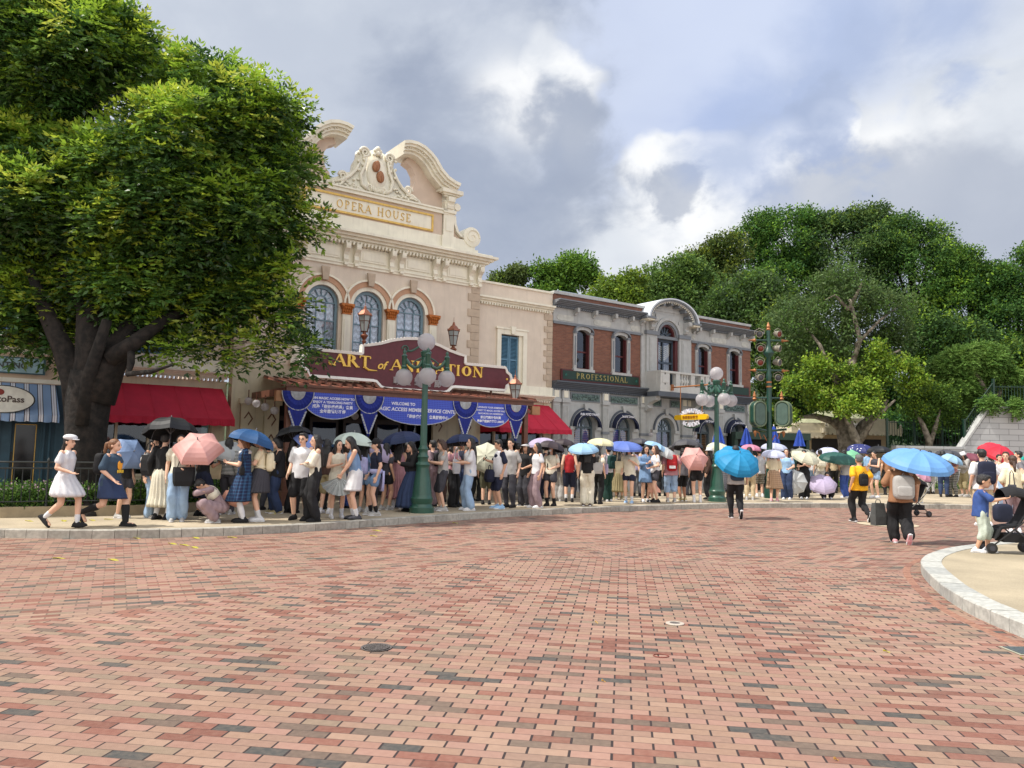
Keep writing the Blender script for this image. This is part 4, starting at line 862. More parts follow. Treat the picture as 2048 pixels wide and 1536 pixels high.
for nm, (t0, t1), lab in (('wing_building', (-3.42, 0.0), 'pink rendered wing with blue shuttered window between theatre and red brick building'), ('wing_building', (-15.3, -11.5), 'pink rendered wing behind the big tree between theatre and photo shop')):
 B = Bld(nm, (t0 + t1) / 2, lab)
 mb = MB(); right = t1 == 0
 wa, wb = (t0 + 1.12, t0 + 2.07) if right else (t0 + 1.4, t0 + 2.35)
 wall_open(mb, t0, t1, 3.62, 7.4, 0, .3, [(wa, wb, 3.98, 5.68, 0)]); mb.box(t0, t0 + .3, .3, 5, 3.62, 7.4); mb.box(t1 - .3, t1, .3, 5, 3.62, 7.4)
 B.add(mb, 'wall', pinkw)
 mb = MB(); mb.box(t0, t1, -.05, .5, 7.4, 7.47); cornice(mb, t0, t1, 0, 6.72, 6.92, .22, 3, ends=False); dentils(mb, t0 + .02, t1 - .03, 0, 6.64, 6.71, .1, .11, .05)
 B.add(mb, 'cornice', cream); mb = MB()
 mb.box(t0, t1, -.08, 0, 3.62, 3.92); cornice(mb, t0, t1, 0, 3.42, 3.61, .3, 4, ends=False); dentils(mb, t0 + .02, t1 - .03, 0, 3.36, 3.415, .14, .11, .05)
 B.add(mb, 'cornice', cream)
 mb = MB(); f = .17
 for a in ((wa - f, wa, 3.92, 5.68), (wb, wb + f, 3.92, 5.68), (wa - f, wb + f, 5.68, 5.85)): mb.box(a[0], a[1], -.07, 0, a[2], a[3])
 mb.box(wa - f - .05, wb + f + .05, -.1, 0, 5.852, 5.91); mb.prism([((wa + wb) / 2 - .07, 5.7), ((wa + wb) / 2 + .07, 5.7), ((wa + wb) / 2 + .11, 5.97), ((wa + wb) / 2 - .11, 5.97)], -.14, -.072)
 mb.box(wa, wa + .05, .0, .2, 3.98, 5.68); mb.box(wb - .14, wb, .002, .22, 3.98, 5.68)
 B.add(mb, 'window_frame', cream)
 shutter_window(B, wa + .05, wb - .14, 3.98, 5.64, .12, 'pair of blue louvred shutters')
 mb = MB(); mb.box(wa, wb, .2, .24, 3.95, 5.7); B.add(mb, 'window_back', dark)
 mb = MB()
 for i in range(12):
  z = 3.95 + i * .222; w = .38 if i % 2 else .24
  if right: mb.box(t1 - w, t1 + .0, -.03, 0, z + .006, z + .216)
  if not right: mb.box(t0, t0 + w, -.03, 0, z + .006, z + .216)
 B.add(mb, 'quoins', taupe)
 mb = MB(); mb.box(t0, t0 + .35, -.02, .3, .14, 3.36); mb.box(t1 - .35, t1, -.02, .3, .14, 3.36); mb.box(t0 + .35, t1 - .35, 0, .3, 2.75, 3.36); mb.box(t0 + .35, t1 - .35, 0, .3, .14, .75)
 mb.box(t0 + .3, t1 - .3, -.06, -.02, .75, .82)
 for k in range(2): mb.box(t0 + .5 + 1.5 * k, t0 + 1.6 + 1.5 * k, -.02, 0, .25, .65)
 B.add(mb, 'lower_wall', cream_d)
 mb = MB(); mb.box(t0 + .35, t1 - .35, .2, .22, .8, 2.75); B.add(mb, 'shop_glass', glass_d)
 mb = MB()
 for k in range(5): x = t0 + .35 + k * (t1 - t0 - .7) / 4; mb.box(x - .03, x + .03, .1, .2, .82, 2.75)
 mb.box(t0 + .35, t1 - .35, .1, .2, 2.3, 2.36); B.add(mb, 'shop_window_frame', cream_d)
 mb = MB(); n_ = 40
 mb.add([(t0 + .35 + (t1 - t0 - .7) * i / n_, .3 + .03 * math.sin(i * 2.0), z - (.1 * abs(math.sin(i * PI / 8)) if z < 2.5 else 0)) for i in range(n_ + 1) for z in (2.72, 2.25)], [(2 * i, 2 * i + 2, 2 * i + 3, 2 * i + 1) for i in range(n_)])
 B.add(mb, 'curtain', mat('gold_brown_curtain', s2l(150, 120, 78), .8, .3, 9))
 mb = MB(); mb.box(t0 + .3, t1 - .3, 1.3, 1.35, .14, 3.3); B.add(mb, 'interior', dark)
awning(-2.95, -.12, 3.27, 2.36, 1.2, redcan, 'red canvas awning on the right wing beside the brick building, half lit', 'red canvas awnings', seams=5, hip=.12, val=.13)
awning(-14.75, -11.62, 3.16, 2.28, 1.2, redcan, 'long red canvas awning left of the theatre behind the tree trunk', 'red canvas awnings', seams=5, hip=.06, val=.16)
# ============================================================ red brick building
bb = Bld('brick_building', 5.9, 'two storey red brick building with grey trim, arched pediment and navy awnings')
wins = [1.48, 3.42, 8.22, 10.28]
mb = MB(); wall_open(mb, .03, 11.45, 4.2, 6.35, 0, .3, [(w - .36, w + .36, 4.72, 6.35, 0) for w in wins] + [(5.35, 6.75, 4.2, 6.35, 0)])
mb.box(.03, 11.45, .02, .3, 7.15, 7.44); mb.box(11.15, 11.45, .3, 6, 4.2, 7.4)
bb.add(mb, 'brick_wall', brickm)
mb = MB(); wall_open(mb, .03, 11.45, 6.35, 7.1, .05, .3, [(5.48, 6.48, 6.35, 6.92, .5)]); mb.box(.03, 11.47, -.05, .4, 7.44, 7.54)
for a, b in ((.03, 4.6), (7.5, 11.45)):
 mb.box(a, b, -.02, .05, 6.35, 6.78); mb.box(a, b, -.06, -.02, 6.32, 6.42, 1)
 mb.box(a, b, -.01, .05, 6.78, 7.0)
 cornice(mb, a, b, 0, 6.98, 7.2, .42, 5, 1, ends=False); dentils(mb, a + .02, b - .05, -.02, 6.93, 6.98, .12, .1, .05, 1)
mb.box(11.45, 11.87, -.42, 6, 7.1, 7.2, 1)
for a, b in ((.2, 1.0), (2.0, 2.9), (3.95, 4.45), (7.55, 7.75), (8.75, 9.75), (10.8, 11.3)):
 r_ = .11; pts = arcpts(a + r_, 6.58, r_, PI / 2, 3 * PI / 2, 8) + arcpts(b - r_, 6.58, r_, -PI / 2, PI / 2, 8); mb.prism(pts, -.035, -.02, 2)
bb.add(mb, 'frieze', [grey_l, grey_m, mat('frieze_panel', s2l(186, 186, 180), .7)])
for x in (1.05, 1.95, 2.98, 3.88, 4.5, 7.6, 7.83, 8.68, 9.84, 10.72, 11.38):
 b_ = MB(); bracket(b_, x, .11, 6.72, 6.98, -.02, .26); bb.add(b_, 'bracket', grey_l)
cord = mat('window_maroon_frame', s2l(84, 34, 36), .5, .1)
for i, w in enumerate(wins):
 mb = MB()
 hw, zt = .36, 6.12
 arch = [(w - .36, 6.02)] + [(w + .36 * math.cos(a), 6.02 + .2 * math.sin(a)) for a in [PI - PI * k / 12 for k in range(1, 12)]] + [(w + .36, 6.02)]
 mb.prism(arch + [(w + .36, 6.36), (w - .36, 6.36)], -.05, .2, 0)
 big_ = [(w - .48, 6.1)] + [(w + .48 * math.cos(a), 6.15 + .26 * math.sin(a)) for a in [PI - PI * k / 12 for k in range(0, 13)]] + [(w + .48, 6.1)]
 small = [(x, z - .07) for x, z in big_]
 for k in range(len(big_) - 1):
  mb.add([(big_[k][0], -.12, big_[k][1]), (big_[k + 1][0], -.12, big_[k + 1][1]), (small[k + 1][0], -.12, small[k + 1][1]), (small[k][0], -.12, small[k][1]), (big_[k][0], -.02, big_[k][1]), (big_[k + 1][0], -.02, big_[k + 1][1]), (small[k + 1][0], -.02, small[k + 1][1]), (small[k][0], -.02, small[k][1])], [(0, 1, 2, 3), (0, 4, 5, 1), (2, 6, 7, 3)], 1)
 for s_ in (-1, 1):
  xa = w + s_ * .41; mb.box(xa - .075, xa + .075, -.06, 0.2, 4.72, 6.06, 0); mb.box(xa - .09, xa + .09, -.09, 0, 6.06, 6.14, 1); mb.box(xa - .03, xa + .03, -.07, -.06, 4.85, 5.95, 1)
 mb.box(w - .52, w + .52, -.12, 0, 4.62, 4.72, 0); mb.box(w - .48, w + .48, -.07, 0, 4.5, 4.62, 0)
 fr = bb.add(mb, 'window_surround', [grey_l, grey_m])
 mb = MB(); y = .12
 for a in ((w - .34, w - .28, 4.72, 6.1), (w + .28, w + .34, 4.72, 6.1), (w - .28, w + .28, 4.72, 4.78), (w - .28, w + .28, 5.36, 5.42)): mb.box(a[0], a[1], y, y + .06, a[2], a[3])
 mb.box(w + .28, w + .36, .0, .12, 4.72, 6.05)
 win = bb.add(mb, 'window', cord)
 g = MB(); g.box(w - .3, w + .3, y + .03, y + .035, 4.75, 6.2); link('pane', g.mesh('pane', glass_d), win)
 g = MB(); g.box(w - .3, w + .3, y + .2, y + .22, 4.75, 5.3, 0); g.box(w - .3, w + .3, y + .1, y + .12, 5.28, 5.36, 1); g.box(w - .34, w + .34, y + .3, y + .32, 4.7, 6.3, 2)
 link('curtain', g.mesh('curtain', [lace2, mat('blue_blind', s2l(60, 90, 140), .7), dark]), win)
cx = 5.98
mb = MB()
for s_ in (-1, 1):
 a = cx + s_ * .95; mb.box(a - .3, a + .3, -.14, 0, 4.2, 6.4); mb.box(a - .16, a + .16, -.17, -.14, 4.5, 6.3); mb.box(a - .1, a + .1, -.185, -.17, 4.6, 6.2); mb.box(a - .36, a + .36, -.2, 0, 6.4, 6.55, 1)
 mb.box(a - .3, a + .3, -.12, 0, 6.55, 7.1); bracket(mb, a + s_ * .05, .2, 6.6, 7.08, -.12, .34)
 mb.box(cx + s_ * 1.35 - .12, cx + s_ * 1.35 + .12, -.06, 0, 4.2, 6.9)
wall = [(cx - .66, 6.3)] + arcpts(cx, 6.42, .5, PI, 0, 14) + [(cx + .66, 6.3), (cx + .66, 7.3), (cx - .66, 7.3)]
mb.prism(wall, -.08, .1); mb.archring(cx, 6.42, .5, .6, -.13, -.08, m=1); mb.archring(cx, 6.42, .66, .78, -.16, -.08)
mb.box(cx - .66, cx + .66, -.1, .1, 6.3, 6.42, 1)
mb.box(cx - .66, cx - .5, -.05, .1, 4.2, 6.3, 2); mb.box(cx + .5, cx + .66, -.05, .1, 4.2, 6.3, 2)
bb.add(mb, 'centre_bay', [grey_l, grey_m, cord])
mb = MB(); y = .08
mb.archring(cx, 6.42, .42, .5, y - .1, y + .05, m=1); mb.archring(cx, 6.42, .12, .16, y, y + .04)
for a in (25, 60, 90, 120, 155):
 ca, sa = math.cos(R(a)), math.sin(R(a)); q = .03
 mb.prism([(cx + .14 * ca - sa * q, 6.42 + .14 * sa + ca * q), (cx + .14 * ca + sa * q, 6.42 + .14 * sa - ca * q), (cx + .44 * ca + sa * q, 6.42 + .44 * sa - ca * q), (cx + .44 * ca - sa * q, 6.42 + .44 * sa + ca * q)], y + .001, y + .039)
mb.box(cx - .5, cx + .5, y, y + .05, 6.2, 6.3)
for x in (-.5, -.12, .44): mb.box(cx + x, cx + x + .06, y, y + .05, 4.3, 6.2)
mb.box(cx - .44, cx + .44, y + .002, y + .048, 5.3, 5.38)
win = bb.add(mb, 'window', [mat('dark_blue_grey_frame', s2l(62, 74, 88), .5), cord], label='tall central window with fanlight and swagged curtain')
g = MB(); g.box(cx - .5, cx + .5, y + .055, y + .06, 4.3, 6.3); g.prism(arcpts(cx, 6.42, .49, 0, PI, 12), y + .055, y + .06); link('pane', g.mesh('pane', glass), win)
g = MB(); g.box(cx - .5, cx + .5, y + .35, y + .37, 4.2, 6.35, 1); g.prism(arcpts(cx, 6.38, .49, 0, PI, 12), y + .1, y + .12, 0)
for k in range(7): g.tube([(cx - .42 + .07 * q, y + .15, 6.15 - .07 * k - (.14 + .02 * k) * math.sin(q * PI / 12)) for q in range(13)], .03, 5, 2)
for s_ in (-1, 1):
 for k in range(5): x = cx + s_ * (.18 + .06 * k); g.box(x - .025, x + .025, y + .17 + .02 * (k % 2), y + .2, 4.3, 6.1, 0)
link('curtain', g.mesh('curtain', [lace2, dark, mat('cream_swag', s2l(214, 204, 180), .8)]), win)
mb = MB(); r0 = 1.38
rr = lambda r: [(cx + r * 1.0 * math.cos(a), 7.02 + r * .62 * math.sin(a)) for a in [PI * k / 24 for k in range(25)]]
for (ra, rb, ya, yb, mi) in ((r0 + .02, r0 + .1, -.52, 1.1, 3), (r0 - .06, r0 + .02, -.48, .9, 1), (r0 - .13, r0 - .06, -.42, .8, 0)):
 mb.prism(rr(rb) + rr(ra)[::-1], ya, yb, mi)
mb.prism(rr(r0 - .1) + [], -.02, .3, 0)
for k in range(1, 8):
 a = PI * k / 8; x, z = cx + (r0 - .22) * math.cos(a), 7.02 + (r0 - .22) * .62 * math.sin(a); mb.box(x - .06, x + .06, -.36, -.02, z - .06, z + .06, 1)
for k in range(28):
 a = PI * (k + .5) / 28; x, z = cx + (r0 - .15) * math.cos(a), 7.02 + (r0 - .15) * .62 * math.sin(a); mb.box(x - .025, x + .025, -.4, -.36, z - .025, z + .025, 2)
for s_ in (-1, 1):
 mb.box(cx + s_ * 1.34 - .24, cx + s_ * 1.34 + .24, -.54, .0, 6.98, 7.06, 1); mb.box(cx + s_ * 1.34 - .2, cx + s_ * 1.34 + .2, -.48, 0, 6.92, 6.98, 2)
bb.add(mb, 'arched_pediment', [grey_l, grey_m, cream, mat('pale_roof_metal', s2l(206, 212, 220), .5, .05)])
ba, bz = 4.72, 7.6
mb = MB(); mb.box(ba, bz, -.9, 0, 4.05, 4.32); mb.box(ba, bz, -.92, -.7, 4.8, 4.88); mb.box(ba, ba + .2, -.7, 0, 4.8, 4.88); mb.box(bz - .2, bz, -.7, 0, 4.8, 4.88)
for x in (ba + .12, ba + .42, ba + 1.0, bz - 1.0, bz - .42, bz - .12): mb.box(x - .11, x + .11, -.9, -.7, 4.32, 4.8)
mb.box(ba + .1, ba + .45, -.915, -.9, 4.4, 4.72)
mb.box(ba, ba + .14, -.7, -.02, 4.32, 4.8); mb.box(bz - .14, bz, -.7, -.02, 4.32, 4.8)
bal = bb.add(mb, 'balcony', mat('balcony_stone', s2l(190, 190, 187), .7, .05, 5))
k = ba + 1.17
while k < bz - 1.15:
 g = MB(); g.lathe([(.06, 0), (.06, .03), (.035, .06), (.07, .16), (.075, .22), (.035, .32), (.03, .38), (.055, .42), (.055, .48)], (k, -.8, 4.32), 8); link('baluster', g.mesh('baluster', mat('balcony_stone', (0, 0, 0)), True), bal); k += .155
mb = MB(); cornice(mb, .03, 11.45, 0, 3.92, 4.2, .3, 5, 1, ends=False); mb.box(4.6, 7.7, -.92, -.3, 3.86, 4.05, 1); dentils(mb, .05, 11.4, -.02, 3.86, 3.918, .1, .1, .05, 1)
for x in (4.75, 7.5): bracket(mb, x, .26, 3.3, 3.86, 0, .75, 0)
bb.add(mb, 'ledge', [grey_l, grey_d])
ar = [1.62, 3.58, 5.95, 8.3, 10.28]
mb = MB(); wall_open(mb, .03, 11.45, .14, 3.92, 0, .3, [(c - .52, c + .52, .14 if c == 5.95 else .7, 3.08, .5) for c in ar]); bb.add(mb, 'lower_wall', grey_l)
for i, c in enumerate(ar):
 mb = MB(); mb.archring(c, 2.56, .52, .66, -.05, 0, m=0); mb.archring(c, 2.56, .66, .72, -.08, 0, m=1); mb.prism([(c - .06, 3.18), (c + .06, 3.18), (c + .1, 3.42), (c - .1, 3.42)], -.12, -.0, 0)
 mb.box(c - .78, c - .52, -.07, 0, 2.44, 2.56, 0); mb.box(c + .52, c + .78, -.07, 0, 2.44, 2.56, 0)
 bb.add(mb, 'arch_moulding', [grey_l, grey_d])
for x in (.18, .62, 2.6, 4.62, 4.9, 7.0, 7.3, 9.3, 11.25):
 mb = MB(); mb.box(x - .15, x + .15, -.1, 0, .14, 3.55, 0)
 for k in range(4): mb.box(x - .12 + .065 * k, x - .09 + .065 * k, -.115, -.1, 1.0, 3.3, 0)
 mb.box(x - .19, x + .19, -.15, 0, 3.42, 3.55, 0); mb.box(x - .19, x + .19, -.15, 0, .14, .5, 0); mb.box(x - .17, x + .17, -.13, 0, 2.3, 2.4, 1); mb.box(x - .1, x + .1, -.12, -.1, 3.6, 3.85, 2); mb.box(x - .17, x + .17, -.1, 0, 3.55, 3.9, 0)
 bb.add(mb, 'pilaster', [grey_l, grey_m, cream])
relief = mat('green_relief', s2l(92, 112, 108), .6, .35, 14, .8, 18, col2=s2l(60, 78, 76))
for a, b in ((.9, 2.35), (2.85, 4.35), (5.15, 5.7), (6.2, 6.8), (7.55, 9.1), (9.55, 11.0)):
 mb = MB(); mb.box(a, b, -.04, 0, 3.5, 3.82, 1); mb.box(a + .04, b - .04, -.05, -.04, 3.54, 3.78, 0)
 k = a + .1
 while k < b - .1: mb.ball((k, -.06, 3.66 + .05 * math.sin(k * 9)), (.06, .03, .05), 7, 5, 0); k += .11
 bb.add(mb, 'relief_panel', [relief, grey_m])
wood_blind = mat('wooden_blind', s2l(150, 104, 66), .6, .2, 3)
for i, c in enumerate(ar):
 mb = MB(); y = .16; door = i == 2
 mb.archring(c, 2.56, .44, .52, y, y + .07); mb.box(c - .52, c - .44, y, y + .07, .7 if not door else .14, 2.56); mb.box(c + .44, c + .52, y, y + .07, .7 if not door else .14, 2.56)
 mb.box(c - .03, c + .03, y + .002, y + .068, .7 if not door else .14, 3.04); mb.box(c - .44, c + .44, y + .004, y + .066, 2.5, 2.58)
 if door:
  mb.archring(c, 2.56, .16, .2, y + .01, y + .05)
  for a in (40, 65, 115, 140):
   ca, sa = math.cos(R(a)), math.sin(R(a)); mb.prism([(c + .18 * ca - sa * .015, 2.56 + .18 * sa + ca * .015), (c + .18 * ca + sa * .015, 2.56 + .18 * sa - ca * .015), (c + .45 * ca + sa * .015, 2.56 + .45 * sa - ca * .015), (c + .45 * ca - sa * .015, 2.56 + .45 * sa + ca * .015)], y + .011, y + .049)
 f_ = bb.add(mb, 'door' if door else 'shop_window', mat('window_slate_frame', s2l(84, 98, 106), .5, .05), label='teal grey arched double door with fanlight' if door else None)
 g = MB(); g.box(c - .46, c + .46, y + .03, y + .034, .3, 2.52); g.prism(arcpts(c, 2.56, .46, 0, PI, 12), y + .03, y + .034); link('pane', g.mesh('pane', glass), f_)
 g = MB(); g.prism([(c - .46, 2.55), (c + .46, 2.55)] + arcpts(c, 2.56, .46, 0, PI, 12), y + .1, y + .12, 0)
 if not door:
  for k in range(24): g.box(c - .46, c + .46, y + .12, y + .15, .8 + k * .07, .8 + k * .07 + .045, 1)
 g.box(c - .5, c + .5, y + .2, y + .22, .14, 2.4, 2); link('blind', g.mesh('blind', [mat('pale_blind', s2l(196, 200, 200), .8), wood_blind, cord if door else dark]), f_)
 if not door:
  o_ = empty('arch_awning', fw(c, 0, 2.5), FA, ['navy arched awning with white print on the leftmost shop window of the brick building', 'second navy arched awning from the left, just left of the grey doorway', '', 'navy arched awning behind the yellow hanging sign', 'rightmost navy arched awning of the brick building'][i], 'awning', 'navy arched awnings')
  m_ = MB(); rows = []
  for k in range(5):
   g_ = k / 4; rad = .62; out_ = .3 * math.sin(g_ * PI / 2); rz = .62 * (1 - .16 * (1 - math.cos(g_ * PI / 2)))
   rows.append([(.62 * math.cos(a), -out_ , .06 + rz * math.sin(a) * 1.0 - .02 * g_) for a in [PI * q / 20 for q in range(21)]])
  m_.add([p for r_ in rows for p in r_], [(k * 21 + q, k * 21 + q + 1, (k + 1) * 21 + q + 1, (k + 1) * 21 + q) for k in range(4) for q in range(20)]); m_.build('canvas', navycan, o_, fix=False, smooth='all')
  m_ = MB(); r_ = rows[-1]; vs = []
  for q in range(21):
   a = PI * q / 20; d_ = .1 + .025 * (q % 2); vs += [r_[q], (r_[q][0] - d_ * math.cos(a) * .6, r_[q][1], r_[q][2] - d_ * (.5 + .5 * math.sin(a)))]
  m_.add(vs, [(2 * q, 2 * q + 2, 2 * q + 3, 2 * q + 1) for q in range(20)]); m_.build('valance', navycan, o_, fix=False)
  m_ = MB(); m_.tube([(p[0], p[1] - .005, p[2]) for p in r_], .006, 4); m_.build('piping', white_p, o_)
  textmesh('lettering', ['INK AND PAINT', 'Scene Draw', '', 'Ink Draw', 'Scene Draw'][i], .13, white_t, o_, (0, -.31, .47), .001, .002)
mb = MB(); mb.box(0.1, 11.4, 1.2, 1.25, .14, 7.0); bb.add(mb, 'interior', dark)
mb = MB(); mb.box(.03, 11.45, .3, 6, 7.3, 7.36); bb.add(mb, 'roof', grey_m)
for (a, b), lb in (((2.0, 5.3), 'grey metal roof railing left of the arched pediment on the brick building'), ((7.3, 9.6), 'grey metal roof railing right of the arched pediment on the brick building')):
 o_ = empty('roof_railing', fw((a + b) / 2, -2.2, 7.36), FA, lb, 'railing', 'roof railings'); hw = (b - a) / 2
 m_ = MB(); m_.box(-hw, hw, 0, .04, .78, .82); m_.box(-hw, hw, 0, .04, .1, .13); m_.build('rail', mat('railing_grey', s2l(176, 186, 194), .5), o_)
 m_ = MB(); k = -hw
 while k < hw: m_.box(k, k + .02, .01, .03, 0, .8); k += .11
 for k in (-hw, hw - .04): m_.box(k, k + .04, 0, .04, 0, .86)
 for k in range(12): m_.box(-hw, -hw + .02, .1 + k * .12, .12 + k * .12, 0, .8); m_.box(hw - .02, hw, .1 + k * .12, .12 + k * .12, 0, .8)
 m_.box(-hw, -hw + .04, 0, 1.5, .78, .82); m_.box(hw - .04, hw, 0, 1.5, .78, .82)
 m_.build('bars', mat('railing_grey', (0, 0, 0)), o_)
goldt = mat('dull_gold_letter', s2l(158, 146, 92), .5, .1)
for (a, b), txt, lb in (((.4, 4.4), 'PROFESSIONAL', 'long dark green name board reading PROFESSIONAL under the brick building windows'), ((7.9, 11.25), '', 'dark green name board at the right end of the brick building, partly behind the lamp')):
 o_ = empty('name_board', fw((a + b) / 2, .02, 4.24), FA, lb, 'sign', 'green name boards'); hw = (b - a) / 2
 m_ = MB(); m_.box(-hw, hw, -.06, 0, .0, .42, 1); m_.box(-hw + .06, hw - .06, -.075, -.06, .05, .37, 0); m_.build('board', [dkgreen, cord], o_)
 if txt:
  m_ = MB(); w_ = rwidth(txt, .2, .18, 1.25); roman(m_, txt, -w_ / 2, .11, .2, -.095, -.076, .16, .07, .18, 1.25); m_.build('lettering', goldt, o_)
  m_ = MB()
  for s_ in (-1, 1):
   for a_ in range(4): m_.T = Matrix.Translation((s_ * (hw - .2), -.08, .21)) @ Matrix.Rotation(a_ * PI / 4, 4, 'Y'); m_.prism([(-.07, 0), (0, .015), (.07, 0), (0, -.015)], -.008, 0)
  m_.T = None; m_.build('rosette', mat('verdigris', s2l(46, 110, 96), .5), o_)
# ============================================================ hanging blade sign
tb, zb_ = W(1345, 775, .95)
o_ = empty('hanging_sign', fw(tb, .95, zb_), FA, 'yellow capsule hanging sign with ANIMATION above and ACADEMY below on a copper bracket', 'sign')
orange = mat('orange_copper', s2l(160, 104, 62), .45, .15, 10, metal=.3)
m_ = MB(); m_.box(-.06, .06, -.02, .04, -.12, .12); m_.tube([(0, 0, 0), (0, -1.75, .0)], .03, 8); m_.ball((0, -1.78, 0), .045, 8, 6)
m_.build('bracket', orange, o_)
m_ = MB(); m_.tube([(0, -.42, 0), (0, -.42, -1.06)], .016, 6); m_.tube([(0, -1.5, 0), (0, -1.5, -1.06)], .016, 6)
for y_ in (-.8, -1.12): m_.tube([(0, y_, -.95), (0, y_, -1.55)], .012, 5)
m_.build('rod', orange, o_)
m_ = MB(); cyy = -.96; hw = .72; pts = arcpts(-(hw), 0, .1, PI / 2, 3 * PI / 2, 8) + arcpts(hw, 0, .1, -PI / 2, PI / 2, 8)
m_.T = Matrix.Translation((0, cyy, -1.2)) @ Matrix.Rotation(PI / 2, 4, 'Z'); m_.prism(pts, -.06, .06); m_.T = None
m_.build('capsule', mat('yellow_paint', s2l(236, 186, 20), .35, .04, 4, coat=.3), o_)
def side_text(s_, sz, mt, y_, z_, ex=.01, bold=.004):
 t_ = textmesh('lettering', s_, sz, mt, o_, (-.07, y_, z_), ex, bold); t_.rotation_euler = (0, 0, -PI / 2); return t_
side_text('動畫藝術教室', .13, mat('brown_letter', s2l(150, 92, 20), .5), cyy, -1.25, .003, .001)
m_ = MB();
def curved(s_, rad, zc, up):
 hh = .15; w_ = rwidth(s_, hh, .1); x = -w_ / 2
 for ch in s_:
  cw = ROM[ch][0] * hh; mid = x + cw / 2; a = mid / rad
  m_.T = Matrix.Translation((0, cyy, zc)) @ Matrix.Rotation(-PI / 2, 4, 'Z') @ Matrix.Translation((0, 0, -rad * up)) @ Matrix.Rotation(a * up, 4, 'Y') @ Matrix.Translation((0, 0, rad * up))
  roman(m_, ch, -cw / 2, 0, hh, -.03, .03, .2, .1); x += cw + .1 * hh
 m_.T = None
curved('ANIMATION', .9, -1.02, 1); curved('ACADEMY', .9, -1.56, -1)
m_.build('lettering', white_t, o_)
m_ = MB(); rad = .9
pts = [((rad + .03) * math.sin(a), -1.6 + .0 + rad - (rad + .03) * math.cos(a)) for a in [-.45 + .09 * k for k in range(11)]] + [((rad - .2) * math.sin(a), -1.6 + rad - (rad - .2) * math.cos(a)) for a in [.45 - .09 * k for k in range(11)]]
m_.T = Matrix.Translation((.035, cyy, 0)) @ Matrix.Rotation(PI / 2, 4, 'Z'); m_.prism([(x, z + .0) for x, z in pts], -.015, .015); m_.T = None
m_.build('backing_plate', mat('green_sign_plate', s2l(70, 96, 78), .5), o_)
# ============================================================ photo shop at the left edge
ls = Bld('photo_shop', -17.2, 'blue green shop front with dark door under a striped awning at the left edge')
A0, A1 = -20.5, -15.35
mb = MB(); wall_open(mb, A0, A1, 3.0, 7.6, 0, .3, [(-19.3, -18.4, 4.2, 5.8, 0), (-17.3, -16.3, 4.2, 5.8, 0)]); mb.box(A1 - .3, A1, .3, 5, 3, 7.6); ls.add(mb, 'wall', mat('warm_stucco', s2l(206, 184, 160), .8, .07, 2, .1, 80))
mb = MB(); cornice(mb, A0, A1, 0, 7.3, 7.6, .3, 4, ends=False); mb.box(A0, A1, -.06, 0, 3.72, 3.84); mb.box(A0, A1, -.05, 0, 3.02, 3.12); mb.box(A0, A1 + .02, -.09, 0, 3.84, 3.88); ls.add(mb, 'cornice', cream)
mb = MB(); mb.box(A0, A1, -.03, 0, 3.9, 4.12); ls.add(mb, 'brick_band', brickm)
for w in (-18.85, -16.8):
 mb = MB(); mb.box(w - .5, w + .5, .1, .16, 4.2, 4.26); mb.box(w - .5, w - .44, .1, .16, 4.26, 5.8); mb.box(w + .44, w + .5, .1, .16, 4.26, 5.8); mb.box(w - .44, w + .44, .1, .16, 5.0, 5.06); wn = ls.add(mb, 'window', grey_d)
 g = MB(); g.box(w - .46, w + .46, .13, .135, 4.2, 5.8); link('pane', g.mesh('pane', glass_d), wn)
tealp = mat('teal_shop_paint', s2l(46, 82, 98), .5, .12, 5)
mb = MB(); mb.box(A0, -16.5, 0, .3, 2.6, 3.0); mb.box(-16.5, A1, 0, .3, 2.15, 3.0); mb.box(A0, -16.95, 0, .3, .14, .8); mb.box(-16.95, -16.45, -.05, .3, .14, 2.6); mb.box(-15.85, -15.55, 0, .3, .14, 2.15); mb.box(-15.55, A1, -.03, .35, .14, 3.0)
for x in (-16.85, -16.7, -15.8, -15.68): mb.box(x, x + .04, -.08, 0, .3, 2.3)
ls.add(mb, 'shop_front', tealp)
mb = MB(); mb.box(-16.45, -15.85, .06, .12, .14, 2.15); dr = ls.add(mb, 'door', tealp)
g = MB(); g.box(-16.36, -15.95, .04, .06, .45, 2.0, 0); link('door_glass', g.mesh('door_glass', [mat('black_glass', (.006, .006, .008), .1)]), dr)
g = MB()
for a in ((-16.38, -16.36, .43, 2.02), (-15.95, -15.93, .43, 2.02), (-16.36, -15.95, 2.0, 2.02), (-16.36, -15.95, .43, .45)): g.box(a[0], a[1], .03, .06, a[2], a[3])
link('door_trim', g.mesh('door_trim', [gold]), dr)
g = MB(); g.box(-16.44, -16.4, .0, .05, .95, 1.35); link('handle', g.mesh('handle', [iron]), dr)
mb = MB(); mb.box(A0, -16.95, .1, .12, .8, 2.6); ls.add(mb, 'shop_glass', glass_d)
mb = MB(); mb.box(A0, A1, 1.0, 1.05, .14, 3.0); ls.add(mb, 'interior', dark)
mb = MB(); mb.box(A1, -15.0, -.02, .3, .14, 4.0);
for k in range(9): mb.box(A1 - .0, -15.0, -.035, -.02, .2 + k * .33, .5 + k * .33)
ls.add(mb, 'corner_pier', mat('warm_block', s2l(176, 160, 140), .8, .08, 4))
stripe = bpy.data.materials.new('striped_canvas'); stripe.use_nodes = True; t = stripe.node_tree; p = t.nodes['Principled BSDF']
c = N(t, 'ShaderNodeTexCoord'); sp = N(t, 'ShaderNodeSeparateXYZ'); L(t, c.outputs['Object'], sp.inputs[0])
